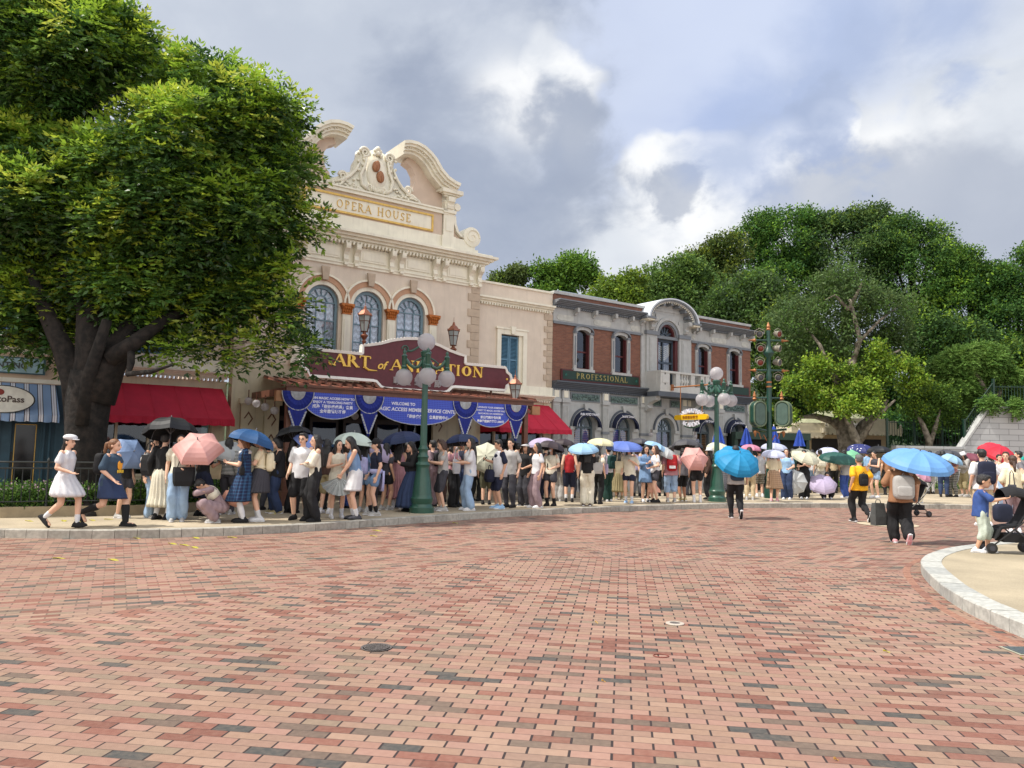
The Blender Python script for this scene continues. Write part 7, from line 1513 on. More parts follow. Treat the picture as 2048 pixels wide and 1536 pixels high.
def remesh(mb_, name, voxel, sm=4, fac=.5, disp=0):
 me = mb_.mesh('tmp', []); o_ = bpy.data.objects.new('tmp', me); COL.objects.link(o_)
 md = o_.modifiers.new('r', 'REMESH'); md.mode = 'VOXEL'; md.voxel_size = voxel; md.use_smooth_shade = True
 s_ = o_.modifiers.new('s', 'SMOOTH'); s_.factor = fac; s_.iterations = sm
 dg_ = bpy.context.evaluated_depsgraph_get(); out = bpy.data.meshes.new_from_object(o_.evaluated_get(dg_)); out.name = name
 bpy.data.objects.remove(o_); bpy.data.meshes.remove(me); out.materials.clear(); out.materials.append(None); return out
CACHE = {}
def cached(key, fn):
 if key not in CACHE: CACHE[key] = fn()
 return CACHE[key]
def body_me(pn):
 def f(): m_ = MB(); skin_mesh(m_, POSES[pn]); return remesh(m_, 'body', .0085, 3)
 return cached(('body', pn), f)
def wrinkle(me, amp, seed=0):
 n = len(me.vertices); co = np.empty(n * 3, np.float32); me.vertices.foreach_get('co', co); co = co.reshape(-1, 3)
 no = np.empty(n * 3, np.float32); me.vertices.foreach_get('normal', no); no = no.reshape(-1, 3); g = np.random.default_rng(seed)
 d = np.zeros(n)
 for f_ in (18, 31, 47):
  for q in range(3): k = g.normal(size=3) * f_ * np.array([1, 1, .45]); d += np.sin(co @ k + g.random() * 6) / (f_ / 18)
 co += no * (d * amp)[:, None]; me.vertices.foreach_set('co', co.ravel()); me.update(); return me
def top_me(pn, kind):
 def f():
  p = POSES[pn]; m_ = MB(); fit = .026 if kind in ('tee', 'long', 'puff', 'slv') else .014; loose = kind in ('loose',); fit = .045 if loose else fit
  zlo = {'crop': .1, 'loose': -.12}.get(kind, -.05)
  ring = lambda z, rx, ry, y=0: [p.pel + p.Rt @ Vector((rx * math.cos(a), ry * math.sin(a) + y, z)) for a in [2 * PI * k / 20 for k in range(20)]]
  rs = [ring(zlo, .15 + fit * 1.2, .11 + fit), ring(max(zlo + .03, .03), .15 + fit * .9, .105 + fit), ring(.14, .122 + fit * 1.25, .09 + fit * 1.1), ring(.25, .134 + fit, .098 + fit), ring(.345, .15 + fit * .8, .105 + fit * .8, -.008), ring(.42, .145 + fit * .5, .085 + fit * .4), ring(.462, .085, .065, .012), ring(.485, .06, .055, .014)]
  m_.loft(rs)
  for sh, e, w in ((p.shL, p.eL, p.wL), (p.shR, p.eR, p.wR)):
   if kind in ('tee', 'crop', 'loose'): q = sh.lerp(e, .58 if kind != 'loose' else .8); m_.caps(sh + Vector((0, 0, -.012)), q, .052 + fit * .1, .056 + fit * .45, 12)
   elif kind == 'puff': m_.ball(sh.lerp(e, .3), .085, 14, 10); m_.caps(sh, sh.lerp(e, .6), .07, .06, 10)
   elif kind == 'long': m_.caps(sh, e, .068, .058, 12); m_.caps(e, w, .06, .048, 12)
   elif kind == 'wing': m_.caps(sh.lerp(e, .3), e, .066, .07, 12); m_.caps(e, e.lerp(w, .9), .075, .05, 12)
   else: m_.ball(sh + Vector((0, 0, -.01)), .052, 10, 8)
  return wrinkle(remesh(m_, 'top', .013, 5), .0036, len(kind))
 return cached(('top', pn, kind), f)
def legs_me(pn, kind):
 def f():
  p = POSES[pn]; m_ = MB(); ring = lambda z, rx, ry, y=0: [p.pel + Vector((rx * math.cos(a), ry * math.sin(a) + y, z)) for a in [2 * PI * k / 18 for k in range(18)]]
  if kind in ('shorts', 'bermuda', 'pants', 'wide', 'capri'):
   if p.pel.z > .6: m_.loft([ring(-.1, .15, .1), ring(-.03, .172, .122), ring(.04, .168, .118), ring(.13, .14, .105)])
   else: m_.ball(p.pel, (.17, .15, .13), 14, 10)
   for h, k, a in ((p.hipL, p.kL, p.aL), (p.hipR, p.kR, p.aR)):
    if kind == 'shorts': m_.caps(h, h.lerp(k, .42), .104, .105, 12)
    elif kind == 'bermuda': m_.caps(h, h.lerp(k, .92), .106, .095, 12)
    elif kind == 'capri': m_.caps(h, k, .106, .09, 12); m_.caps(k, k.lerp(a, .35), .09, .082, 12)
    elif kind == 'pants': m_.caps(h, k, .106, .082, 12); m_.caps(k, k.lerp(a, .35), .082, .078, 12); m_.caps(k.lerp(a, .35), a + (k - a).normalized() * .02, .078, .06, 12)
    else: m_.caps(h, k, .108, .098, 12); m_.caps(k, a + (k - a).normalized() * .03, .098, .102, 12)
   return wrinkle(remesh(m_, 'trousers', .014, 5), .0045, 3)
  L_ = {'mini': .34, 'pleat': .36, 'bubble': .33, 'midi': .66, 'maxi': .8, 'knee': .5}[kind]; n_ = 96; fold = {'mini': .004, 'pleat': .016, 'bubble': .012, 'midi': .022, 'maxi': .02, 'knee': .012}[kind]; k_ = {'pleat': 24, 'midi': 22, 'bubble': 14}.get(kind, 12)
  m_ = MB(); rings = []; cen = (p.kL + p.kR) / 2; spread = (p.kL - p.kR).length; z0 = .13
  for q in range(13):
   g_ = q / 12; z = z0 - (L_ + z0) * g_
   fl = {'mini': .05, 'pleat': .12, 'bubble': .085 * math.sin(min(1, g_ * 1.1) * PI * .62) / .62, 'midi': .13, 'maxi': .15, 'knee': .1}[kind]
   rx = .128 + (.05 if g_ > 0 else 0) * min(1, g_ * 5) + fl * g_; ry = .1 + .035 * min(1, g_ * 4) + fl * g_
   if kind == 'bubble' and q == 12: rx -= .05; ry -= .05
   dep = max(0, -z); f2 = min(1, dep / .45); ry += abs(p.kL.y - p.kR.y) * .28 * f2; cx_, cy_ = (cen.x - p.pel.x) * f2, (cen.y - p.pel.y) * f2 * .9
   rings.append([p.pel + Vector((cx_ + (rx + fold * g_ * math.sin(a * k_)) * math.cos(a), cy_ + (ry + fold * g_ * math.sin(a * k_)) * math.sin(a), z)) for a in [2 * PI * i / n_ for i in range(n_)]])
  last = rings[-1]; c_ = sum(last, Vector()) / n_; rings.append([v.lerp(c_, .04) + Vector((0, 0, .01)) for v in last]); rings.append([v.lerp(c_, .25) + Vector((0, 0, .12)) for v in last])
  m_.loft(rings, cap=True); me = m_.mesh('skirt', [None], 'all'); return me
 return cached(('legs', pn, kind), f)
def feet_me(pn, kind):
 def f():
  p = POSES[pn]; m_ = MB()
  for a, k, toe in ((p.aL, p.kL, p.toeL), (p.aR, p.kR, p.toeR)):
   x, up_, fw_ = Vector((1, 0, 0)), None, toe; x = Vector((1, 0, 0)); up_ = x.cross(-fw_).normalized()
   if up_.z < 0 and abs(fw_.z) < .7: up_ = -up_
   if kind == 'sock': m_.caps(a + (k - a) * .02, a + (k - a) * .3, .043, .05, 12); continue
   if kind == 'highsock': m_.caps(a, a + (k - a) * .3, .042, .058, 12); m_.caps(a + (k - a) * .3, a + (k - a) * .78, .058, .058, 12); continue
   if kind == 'boot': m_.caps(a, a + (k - a) * .35, .05, .062, 12); m_.caps(a + (k - a) * .35, a + (k - a) * .68, .062, .07, 12)
   if kind == 'ankleboot': m_.caps(a, a + (k - a) * .3, .052, .055, 12)
   heel = a - fw_ * .055 - up_ * .045; ch = 1.25 if kind in ('chunky', 'ankleboot', 'clog') else 1.0
   for f0, f1, r0, r1, hz in ((0, .09, .036, .04, 0), (.09, .17, .04, .036, -.006), (.17, .215, .036, .026, -.012)): m_.caps(heel + fw_ * f0 + up_ * hz, heel + fw_ * f1 + up_ * hz, r0 * ch, r1 * ch, 10)
   m_.caps(heel + up_ * .01, a + up_ * .02, .036, .04, 10)
  me = remesh(m_, kind, .0095, 4)
  if kind not in ('sock', 'highsock', 'boot'):      # flat bottoms
   pass
  return me
 return cached(('feet', pn, kind), f)
def sole_me(pn):
 def f():
  p = POSES[pn]; m_ = MB()
  for a, toe in ((p.aL, p.toeL), (p.aR, p.toeR)):
   x = Vector((1, 0, 0)); up_ = x.cross(-toe).normalized(); c = a - toe * .055 - up_ * .08
   pts = [(-.04, -.032), (.06, -.036), (.16, -.046), (.215, -.038), (.25, -.012), (.25, .012), (.215, .038), (.16, .046), (.06, .036), (-.04, .032), (-.055, 0)]
   m_.loft([[c + toe * u_ + x * v_ + up_ * h for u_, v_ in pts] for h in (0, .026)])
  return m_.mesh('sole', [None])
 return cached(('sole', pn), f)
def hair_me(pn, kind):
 def f():
  p = POSES[pn]; m_ = MB(); H = p.hd
  def el(c, r): m2 = MB(); m2.ball((0, 0, 0), r, 16, 12); m_.add([H(Vector(v) + Vector(c)) for v in m2.v], m2.f)
  C = lambda a, b, r0, r1: m_.caps(a, b, r0, r1, 10)
  el((0, .026, .045), (.087, .093, .088))
  if kind != 'short': el((0, .05, -.01), (.082, .062, .085))
  else: el((0, .04, 0), (.08, .07, .07)); el((0, -.03, .1), (.06, .05, .03))
  dn = Vector((0, 0, -1))
  if kind in ('bob', 'long', 'waist'):
   for s_ in (-1, 1): C(H((s_ * .072, .01, .03)), H((s_ * .078, .015, -.1)), .026, .024)
   C(H((0, .07, 0)), H((0, .07, -.1)), .07, .055); C(H((-.05, .05, 0)), H((-.055, .05, -.11)), .045, .03); C(H((.05, .05, 0)), H((.055, .05, -.11)), .045, .03)
  if kind in ('long', 'waist'):
   e = -.36 if kind == 'long' else -.46
   b = p.Rt @ Vector((0, 0, 1))
   for x_ in (-.07, -.03, .02, .06): q0 = H((x_, .08, -.08)); q1 = p.neckb + p.Rt @ Vector((x_ * 1.15, .1, -.06)); q2 = p.neckb + p.Rt @ Vector((x_, .125, e + .13)); C(q0, q1, .04, .036); C(q1, q2, .038, .018)
   for s_ in (-1, 1): q1 = p.neckb + p.Rt @ Vector((s_ * .08, -.035, -.06)); C(H((s_ * .08, 0, -.08)), q1, .024, .022); C(q1, p.neckb + p.Rt @ Vector((s_ * .075, -.085, -.2)), .022, .01)
  if kind == 'pony': C(H((0, .1, .05)), H((0, .15, .02)), .03, .038); C(H((0, .15, .02)), H((0, .17, -.12)), .038, .03); C(H((0, .17, -.12)), H((0, .165, -.22)), .03, .01)
  if kind == 'lowpony': C(H((0, .09, -.03)), H((0, .12, -.12)), .035, .034); C(H((0, .12, -.12)), H((0, .12, -.3)), .034, .012)
  if kind == 'bun': el((0, .11, .07), (.042, .042, .042))
  me = remesh(m_, 'hair', .0105, 4); n = len(me.vertices); co = np.empty(n * 3, np.float32); me.vertices.foreach_get('co', co); co = co.reshape(-1, 3)
  co += np.c_[np.sin(co[:, 0] * 260 + co[:, 1] * 190) * .0018, np.cos(co[:, 0] * 230 - co[:, 1] * 160) * .0018, np.zeros(n)]; me.vertices.foreach_set('co', co.ravel()); me.update(); return me
 return cached(('hair', pn, kind), f)
def hat_me(pn, kind):
 def f():
  p = POSES[pn]; m_ = MB(); H = p.hd
  def A(m2): m_.add([H(Vector(v)) for v in m2.v], m2.f)
  m2 = MB()
  if kind == 'flatcap': m2.ball((0, -.0, .085), (.108, .128, .058), 18, 10); m2.ball((0, -.11, .055), (.075, .06, .014), 14, 8)
  elif kind == 'bucket': m2.lathe([(.15, .035), (.1, .075), (.092, .14), (.001, .15)], (0, .02, 0), 20)
  elif kind == 'cap': m2.ball((0, .015, .06), (.095, .105, .09), 18, 10); m2.ball((0, -.12, .05), (.065, .075, .012), 14, 8)
  elif kind == 'visor': m2.ball((0, -.1, .065), (.075, .08, .014), 14, 8); m2.lathe([(.098, .04), (.1, .09), (.094, .09), (.092, .04)], (0, .01, 0), 20)
  A(m2); return m_.mesh('hat', [None], 'all')
 return cached(('hat', pn, kind), f)
def face_parts(pn):
 def f():
  p = POSES[pn]; out = []
  for s_ in (-1, 1):
   m2 = MB(); m2.ball((s_ * .031, -.082, .008), (.014, .008, .0065), 10, 6); m2.ball((s_ * .032, -.082, .028), (.018, .006, .004), 8, 5); m_ = MB(); m_.add([p.hd(Vector(v)) for v in m2.v], m2.f); out.append(('eye', m_.mesh('eye', [None], 'all')))
  m2 = MB(); m2.ball((0, -.0905, -.054), (.02, .006, .0065), 10, 6); m_ = MB(); m_.add([p.hd(Vector(v)) for v in m2.v], m2.f); out.append(('mouth', m_.mesh('mouth', [None], 'all'))); return out
 return cached(('face', pn), f)
def cloth(name, c, kind='plain'):
 key = 'cloth_' + name
 if key in MATS: return MATS[key]
 if kind == 'plain': return mat(key, c, .85, .07, 9, .25, 60)
 m = bpy.data.materials.new(key); m.use_nodes = True; t = m.node_tree; p = t.nodes['Principled BSDF']; co = N(t, 'ShaderNodeTexCoord'); sp = N(t, 'ShaderNodeSeparateXYZ'); L(t, co.outputs['Object'], sp.inputs[0])
 if kind == 'stripe': f = M(t, 'GREATER_THAN', M(t, 'FRACT', M(t, 'MULTIPLY', sp.outputs[2], 34)), .6); cc = MIX(t, f, c, s2l(206, 206, 200))
 else:
  f = M(t, 'ADD', M(t, 'MULTIPLY', M(t, 'GREATER_THAN', M(t, 'FRACT', M(t, 'MULTIPLY', sp.outputs[2], 16)), .7), .5), M(t, 'MULTIPLY', M(t, 'GREATER_THAN', M(t, 'FRACT', M(t, 'MULTIPLY', M(t, 'ADD', sp.outputs[0], sp.outputs[1]), 16)), .7), .5))
  cc = MIX(t, f, c, {'plaid': s2l(50, 92, 130), 'tanplaid': s2l(120, 92, 74), 'check': s2l(190, 190, 184), 'floral': s2l(150, 150, 160)}[kind])
 L(t, cc, p.inputs['Base Color']); p.inputs['Roughness'].default_value = .85; MATS[key] = m; return m
CLR = dict(white=(216, 216, 220), offwhite=(220, 214, 196), cream=(226, 216, 186), black=(22, 22, 26), navy=(26, 32, 56), grey=(120, 118, 124), lgrey=(172, 170, 168), dgrey=(62, 62, 70), denim=(116, 146, 184), ldenim=(150, 176, 206), ddenim=(42, 58, 92),
           blue=(52, 78, 148), sky=(150, 186, 222), teal=(30, 72, 72), green=(24, 60, 52), pink=(214, 156, 162), dpink=(186, 136, 144), lilac=(172, 160, 190), lavender=(180, 180, 222), red=(168, 30, 38), brown=(72, 50, 42), rust=(150, 108, 78), beige=(196, 178, 146), khaki=(160, 148, 112),
           yellow=(232, 170, 20), olive=(90, 90, 70), mauve=(150, 128, 134), peach=(224, 168, 148), silver=(168, 176, 178), sage=(186, 196, 184), cobalt=(50, 78, 140), slate=(52, 72, 92), mint=(130, 210, 190))
PAT = dict(stripes=((62, 66, 72), 'stripe'), plaidnavy=((20, 34, 70), 'plaid'), tanplaid=((186, 156, 128), 'tanplaid'), checkdark=((40, 40, 44), 'check'), checktan=((110, 100, 84), 'check'), floral=((60, 60, 66), 'floral'))
def C_(n):
 if n in PAT: return cloth(n, s2l(*PAT[n][0]), PAT[n][1])
 return cloth(n, s2l(*CLR[n]))
SK = [mat('skin_light', s2l(222, 178, 152), .55, .04, 5), mat('skin_mid', s2l(204, 158, 130), .55, .04, 5), mat('skin_tan', s2l(178, 128, 100), .55, .04, 5)]
HAIR = dict(black=mat('hair_black', (.012, .010, .010), .4, .4, 60, .5, 150, spec=.6), brown=mat('hair_brown', (.06, .028, .016), .4, .4, 60, .5, 150, spec=.6), auburn=mat('hair_auburn', (.2, .085, .035), .4, .4, 60, .5, 150, spec=.6), grey=mat('hair_grey', (.12, .12, .12), .5, .4, 60, .5, 150))
eye_m = mat('eye_dark', (.02, .015, .012), .3); lip_m = mat('lip', s2l(168, 84, 80), .5)
def inst(name, me, parent, mt, label=None):
 o_ = link(name, me, parent, label=label); o_.material_slots[0].link = 'OBJECT'; o_.material_slots[0].material = mt; return o_
PPL = {}
def person(key, px, py, h, face, pose, hair, top, bot, shoe, label, skin=0, w=1.0, hat=None, sock=None, z=.138, group='people', dress=None, shirt_print=None):
 b = G(px, py, z); s_ = h / 1.65
 o_ = empty('person', tuple(b), R(face), label, 'person', group); w *= .95; o_.scale = (s_ * w, s_ * w, s_)
 inst('body', body_me(pose), o_, SK[skin])
 if hair: inst('hair', hair_me(pose, hair[0]), o_, HAIR[hair[1]])
 inst({'tee': 't_shirt', 'long': 'long_sleeved_top', 'slv': 'sleeveless_top', 'crop': 'fitted_t_shirt', 'loose': 'loose_t_shirt', 'puff': 'puff_sleeve_blouse', 'wing': 'blouse'}[top[0]], top_me(pose, top[0]), o_, C_(top[1]))
 inst({'shorts': 'shorts', 'bermuda': 'bermuda_shorts', 'capri': 'cropped_trousers', 'pants': 'trousers', 'wide': 'wide_trousers'}.get(bot[0], 'skirt'), legs_me(pose, bot[0]), o_, C_(bot[1]))
 if sock: inst('socks', feet_me(pose, sock[0]), o_, C_(sock[1]))
 inst('shoes' if shoe[0] not in ('boot', 'ankleboot') else 'boots', feet_me(pose, shoe[0]), o_, C_(shoe[1]))
 inst('soles', sole_me(pose), o_, C_(shoe[2] if len(shoe) > 2 else ('black' if shoe[1] in ('black', 'dgrey') else 'white')))
 if hat: inst('hat', hat_me(pose, hat[0]), o_, C_(hat[1]))
 f_ = ((face + 180) % 360) - 180
 if abs(f_) < 115:
  for nm, me in face_parts(pose): inst(nm, me, o_, eye_m if nm == 'eye' else lip_m)
 PPL[key] = (o_, pose, s_, w); return o_
def pm(key): o_ = PPL[key][0]; return Matrix.Translation(o_.location) @ Matrix.Rotation(o_.rotation_euler.z, 4, 'Z') @ Matrix.Diagonal((*o_.scale, 1))
def hand_pos(key, side='R'):
 p = POSES[PPL[key][1]]; e, w_ = (p.eR, p.wR) if side == 'R' else (p.eL, p.wL); return pm(key) @ (w_ + (w_ - e).normalized() * .07)
def umbrella_mesh(n, r, h, scal=.06):
 v = []; f = []; rings_ = 6; seg = n * 4
 for k in range(rings_ + 1):
  g_ = k / rings_
  for i in range(seg):
   a = 2 * PI * i / seg; ph = (i % 4) / 4; edge = math.sin(ph * PI); rr_ = r * math.sin(g_ * PI * .5) * (math.cos(PI / n) / math.cos(2 * PI / n * ph - PI / n)) ** 1.25; z = h * (math.cos(g_ * PI * .5)) - h; z = -h * (1 - math.cos(g_ * PI * .5 * .98)) * 1.0; z -= scal * r * .5 * edge * math.sin(g_ * PI * .8)
   if g_ == 0: rr_ = .006
   v.append((rr_ * math.cos(a), rr_ * math.sin(a), z))
 for k in range(rings_):
  for i in range(seg): j = (i + 1) % seg; f.append((k * seg + i, (k + 1) * seg + i, (k + 1) * seg + j, k * seg + j))
 return v, f
def umbrella_cloth(name, out, inn):
 key = 'umb_' + name
 if key in MATS: return MATS[key]
 m = bpy.data.materials.new(key); m.use_nodes = True; t = m.node_tree; p = t.nodes['Principled BSDF']; g = N(t, 'ShaderNodeNewGeometry')
 nz = N(t, 'ShaderNodeTexNoise'); nz.inputs['Scale'].default_value = 5; c = N(t, 'ShaderNodeTexCoord'); L(t, c.outputs['Object'], nz.inputs['Vector'])
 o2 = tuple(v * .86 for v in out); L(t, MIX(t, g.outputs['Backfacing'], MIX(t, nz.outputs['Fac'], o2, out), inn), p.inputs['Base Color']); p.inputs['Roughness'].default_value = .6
 if name == 'night': vo = N(t, 'ShaderNodeTexVoronoi'); vo.inputs['Scale'].default_value = 8; L(t, c.outputs['Object'], vo.inputs['Vector']); L(t, MIX(t, M(t, 'LESS_THAN', vo.outputs['Distance'], .2), p.inputs['Base Color'].links[0].from_socket, (.8, .8, .85)), p.inputs['Base Color'])
 bn = N(t, 'ShaderNodeBump'); bn.inputs['Strength'].default_value = .3; bn.inputs['Distance'].default_value = .02; L(t, nz.outputs['Fac'], bn.inputs['Height']); L(t, bn.outputs[0], p.inputs['Normal'])
 tr = N(t, 'ShaderNodeBsdfTranslucent'); tr.inputs[0].default_value = tuple(out) + (1,); ms = N(t, 'ShaderNodeMixShader'); lum = sum(inn) / 3; ms.inputs[0].default_value = .22 if lum > .12 else .04
 L(t, p.outputs[0], ms.inputs[1]); L(t, tr.outputs[0], ms.inputs[2]); L(t, ms.outputs[0], t.nodes['Material Output'].inputs[0]); MATS[key] = m; return m
rib_m = mat('umbrella_steel', s2l(120, 120, 124), .4, .05, metal=.5)
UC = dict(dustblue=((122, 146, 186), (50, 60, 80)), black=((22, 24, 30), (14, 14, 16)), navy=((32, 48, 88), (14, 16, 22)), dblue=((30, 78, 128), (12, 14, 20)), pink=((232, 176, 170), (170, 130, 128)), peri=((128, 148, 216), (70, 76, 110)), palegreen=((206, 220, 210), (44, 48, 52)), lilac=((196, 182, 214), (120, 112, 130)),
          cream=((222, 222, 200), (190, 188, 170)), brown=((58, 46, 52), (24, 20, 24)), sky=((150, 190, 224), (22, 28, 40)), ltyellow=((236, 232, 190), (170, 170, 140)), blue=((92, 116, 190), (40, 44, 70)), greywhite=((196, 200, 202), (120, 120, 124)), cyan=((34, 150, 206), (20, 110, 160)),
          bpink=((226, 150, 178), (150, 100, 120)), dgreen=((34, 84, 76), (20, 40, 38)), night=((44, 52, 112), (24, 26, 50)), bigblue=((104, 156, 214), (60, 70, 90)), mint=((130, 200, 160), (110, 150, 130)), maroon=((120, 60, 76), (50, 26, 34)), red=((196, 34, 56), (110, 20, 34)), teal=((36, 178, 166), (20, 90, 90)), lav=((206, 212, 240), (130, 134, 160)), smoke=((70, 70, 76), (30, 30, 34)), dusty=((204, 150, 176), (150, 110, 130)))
def umbrella(px, py, D, r, tilt, col, label, n=8, h=.3, hand=None, side='R', group='open umbrellas over the queue', roll=0.0):
 """canopy apex seen at photo pixel px,py at distance D; tilt = axis direction (x, y, z) pointing out of the apex"""
 ax = Vector(tilt).normalized(); apex = DP(px, py, D) + ax * (h * r * .55)
 o_ = empty('umbrella', (0, 0, 0), 0, label, 'umbrella', group)
 q = ax.to_track_quat('Z', 'Y'); o_.rotation_mode = 'QUATERNION'; from mathutils import Quaternion
 o_.rotation_quaternion = q @ Quaternion((0, 0, 1), roll); o_.location = apex
 v, f = cached(('u', n, round(r, 2), round(h, 2)), lambda: umbrella_mesh(n, r, h * r * 1.4)); m_ = MB(); m_.v = list(v); m_.f = list(f); m_.m = [0] * len(f); out, inn = UC[col]
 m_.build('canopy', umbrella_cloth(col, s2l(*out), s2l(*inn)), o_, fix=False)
 m_ = MB(); L_ = .72
 m_.tube([(0, 0, .05), (0, 0, -L_)], .007, 6); m_.lathe([(.012, 0), (.01, .05), (.003, .06)], (0, 0, .0), 8)
 m_.build('shaft', rib_m, o_)
 m_ = MB(); m_.tube([(0, 0, -L_ + .1), (0, 0, -L_ - .02)], .016, 8); m_.build('handle', iron, o_)
 H_ = h * r * 1.4; m_ = MB()
 for k in range(n):
  a = 2 * PI * k / n; m_.tube([(r * math.sin(g_ * PI / 2) * .985 * math.cos(a), r * math.sin(g_ * PI / 2) * .985 * math.sin(a), -H_ * (1 - math.cos(g_ * PI * .49)) - .012) for g_ in (0.05, .35, .7, 1)], .004, 4)
  m_.tube([(0, 0, -.33), (r * .45 * math.cos(a), r * .45 * math.sin(a), -H_ * .14)], .003, 4)
 m_.build('ribs', rib_m, o_); return o_
def round_box(mb_, c, sx, sy, sz_, k=.35, m=None):
 m2 = MB(); m2.ball((0, 0, 0), 1, 20, 14); vs = []
 for v in m2.v:
  q = Vector(v); f = lambda a: math.copysign(abs(a) ** k, a); vs.append((c[0] + f(q.x) * sx / 2, c[1] + f(q.y) * sy / 2, c[2] + f(q.z) * sz_ / 2))
 mb_.add(vs, m2.f, m)
def at_person(key, name, label, cat, local, group=None, rot=0.0):
 o_ = bpy.data.objects.new(name, None); COL.objects.link(o_); tag(o_, label, cat, group); M_ = pm(key) @ Matrix.Translation(local); o_.location = M_.translation
 o_.rotation_euler = (0, 0, PPL[key][0].rotation_euler.z + rot); s_ = PPL[key][2]; o_.scale = (s_, s_, s_); return o_
def backpack(key, col, label, w=.28, h=.4, d=.14, z=1.17, low=0.0, pocket=None):
 p = POSES[PPL[key][1]]; c = p.pel + p.Rt @ Vector((0, .115 + d / 2, z - .9 - low)); o_ = at_person(key, 'backpack', label, 'backpack', c, 'backpacks worn in the crowd'); o_.rotation_euler.x = 0
 mt = C_(col); m_ = MB(); round_box(m_, (0, 0, 0), w, d, h, .45); m_.build('bag_body', mt, o_, smooth='all')
 m_ = MB(); round_box(m_, (0, d / 2, -h * .16), w * .72, .05, h * .42, .4); m_.build('pocket', C_(pocket) if pocket else mt, o_, smooth='all')
 for s_ in (-1, 1):
  m_ = MB(); m_.tube([(s_ * .07, -d / 2 + .01, h * .42), (s_ * .095, -d / 2 - .07, h * .42 + .035), (s_ * .105, -d / 2 - .2, h * .34), (s_ * .12, -d / 2 - .235, h * .05), (s_ * .15, -d / 2 - .14, -h * .25), (s_ * .11, -d / 2, -h * .4)], .018, 6, flat=.5); m_.build('strap', mt, o_)
 m_ = MB(); m_.tube([(-.03, 0, h / 2 - .01), (0, 0, h / 2 + .04), (.03, 0, h / 2 - .01)], .008, 5); m_.build('handle', mt, o_); return o_
def tote(key, col, label, local=(-.22, .02, .86), w=.3, h=.34, d=.07, strap=.34, rot=PI / 2, cat='tote bag', top=None):
 o_ = at_person(key, 'tote_bag' if cat == 'tote bag' else 'handbag', label, cat, Vector(local), 'hand and shoulder bags in the crowd', rot)
 m_ = MB(); m_.loft([[(x * w / 2 * f_, y * d / 2 * g_, z) for x, y in ((-1, -.4), (-.8, -1), (.8, -1), (1, -.4), (1, .4), (.8, 1), (-.8, 1), (-1, .4))] for f_, g_, z in ((.8, .9, -h / 2), (.94, 1.25, -h / 4), (1, 1, h / 4), (.96, .6, h / 2))]); m_.build('bag_body', C_(col), o_)
 m_ = MB(); m_.tube([(-w * .3, 0, h / 2 - .01), (-w * .2, 0, h / 2 + strap * .8), (0, 0, h / 2 + strap), (w * .2, 0, h / 2 + strap * .8), (w * .3, 0, h / 2 - .01)], .01, 5); m_.build('strap', C_(top or col), o_); return o_
def phone(key, label, side='R', col='black'):
 hp = hand_pos(key, side); o_ = bpy.data.objects.new('phone', None); COL.objects.link(o_); o_.location = hp + Vector((0, 0, .02)); o_.rotation_euler = (R(-40), 0, PPL[key][0].rotation_euler.z); tag(o_, label, 'phone', 'phones held in the queue')
 m_ = MB(); round_box(m_, (0, 0, 0), .075, .012, .15, .3); m_.build('case', C_(col), o_, smooth='all'); m_ = MB(); m_.box(-.033, .033, .006, .0075, -.068, .068); m_.build('screen', mat('phone_glass', (.01, .01, .012), .1), o_); return o_
# ============================================================ the queue, from left to right
def P(key, px, py, hy, face, pose, hair, top, bot, shoe, label, z=.138, hmin=1.48, hmax=1.86, **k):
 b = G(px, py, z); h = (py - hy) / FPX * b.y; h = max(hmin, min(hmax, h / (.96 if pose in ('clasp',) else 1)))
 if pose in ('crouch', 'squat'): h = 1.6
 return person(key, px, py, h, face, pose, hair, top, bot, shoe, label, z=z, **k)
def Uo(px, py, key, rpx, tilt, col, label, dy=0.0, **k):
 D = (PPL[key][0].location.y if isinstance(key, str) else key) + dy
 return umbrella(px, py, D, rpx / FPX * D, tilt, col, label, **k)
BK = ('long', 'black')
P('cap', 124, 1056, 870, 84, 'walk', ('lowpony', 'black'), ('tee', 'white'), ('bubble', 'white'), ('clog', 'black'), 'person in white flat cap and white bubble skirt dress with black clogs, walking right', hat=('flatcap', 'white'), sock=('sock', 'white'))
tote('cap', 'black', 'black slouchy shoulder bag of the person in the white flat cap', (.24, .16, 1.0), .34, .26, .14, .3, 0)
P('boots', 216, 1053, 875, 86, 'stride', ('pony', 'auburn'), ('loose', 'slate'), ('mini', 'ddenim'), ('boot', 'black'), 'person with reddish ponytail in slate printed T-shirt, denim skirt and tall rubber boots striding right', w=1.14)
backpack('boots', 'black', 'black backpack on the striding person in tall rubber boots', .28, .4, .16)
o_ = PPL['boots'][0]; m_ = MB(); round_box(m_, (0, -.145, 1.12), .13, .03, .17, .7); gp = m_.build('shirt_print', mat('print_orange', s2l(238, 164, 50), .7, .1), o_, smooth='all')
textmesh('shirt_lettering', 'MAUI', .075, mat('print_yellow', s2l(240, 200, 60), .7), o_, (0, -.155, .98), .004, .003)
P('hidA', 243, 1036, 885, 60, 'stand', BK, ('tee', 'black'), ('shorts', 'dgrey'), ('clog', 'lgrey'), 'person in dark top and dark shorts behind the booted walker, under the tilted blue umbrella')
Uo(264, 905, 'hidA', 36, (.75, -.55, .35), 'dustblue', 'steel blue umbrella tilted low behind the booted walker', n=6, h=.34)
P('glasses', 300, 1036, 877, 70, 'bag', ('bun', 'black'), ('tee', 'lgrey'), ('wide', 'ldenim'), ('clog', 'lgrey'), 'person with tied black hair, pale tee and light wide jeans beside the black tote')
P('whiteskirt', 322, 1039, 868, 172, 'hold', ('short', 'black'), ('long', 'black'), ('midi', 'offwhite'), ('clog', 'black'), 'person in black top and long pleated off white skirt seen from behind', sock=('sock', 'white'), w=1.1)
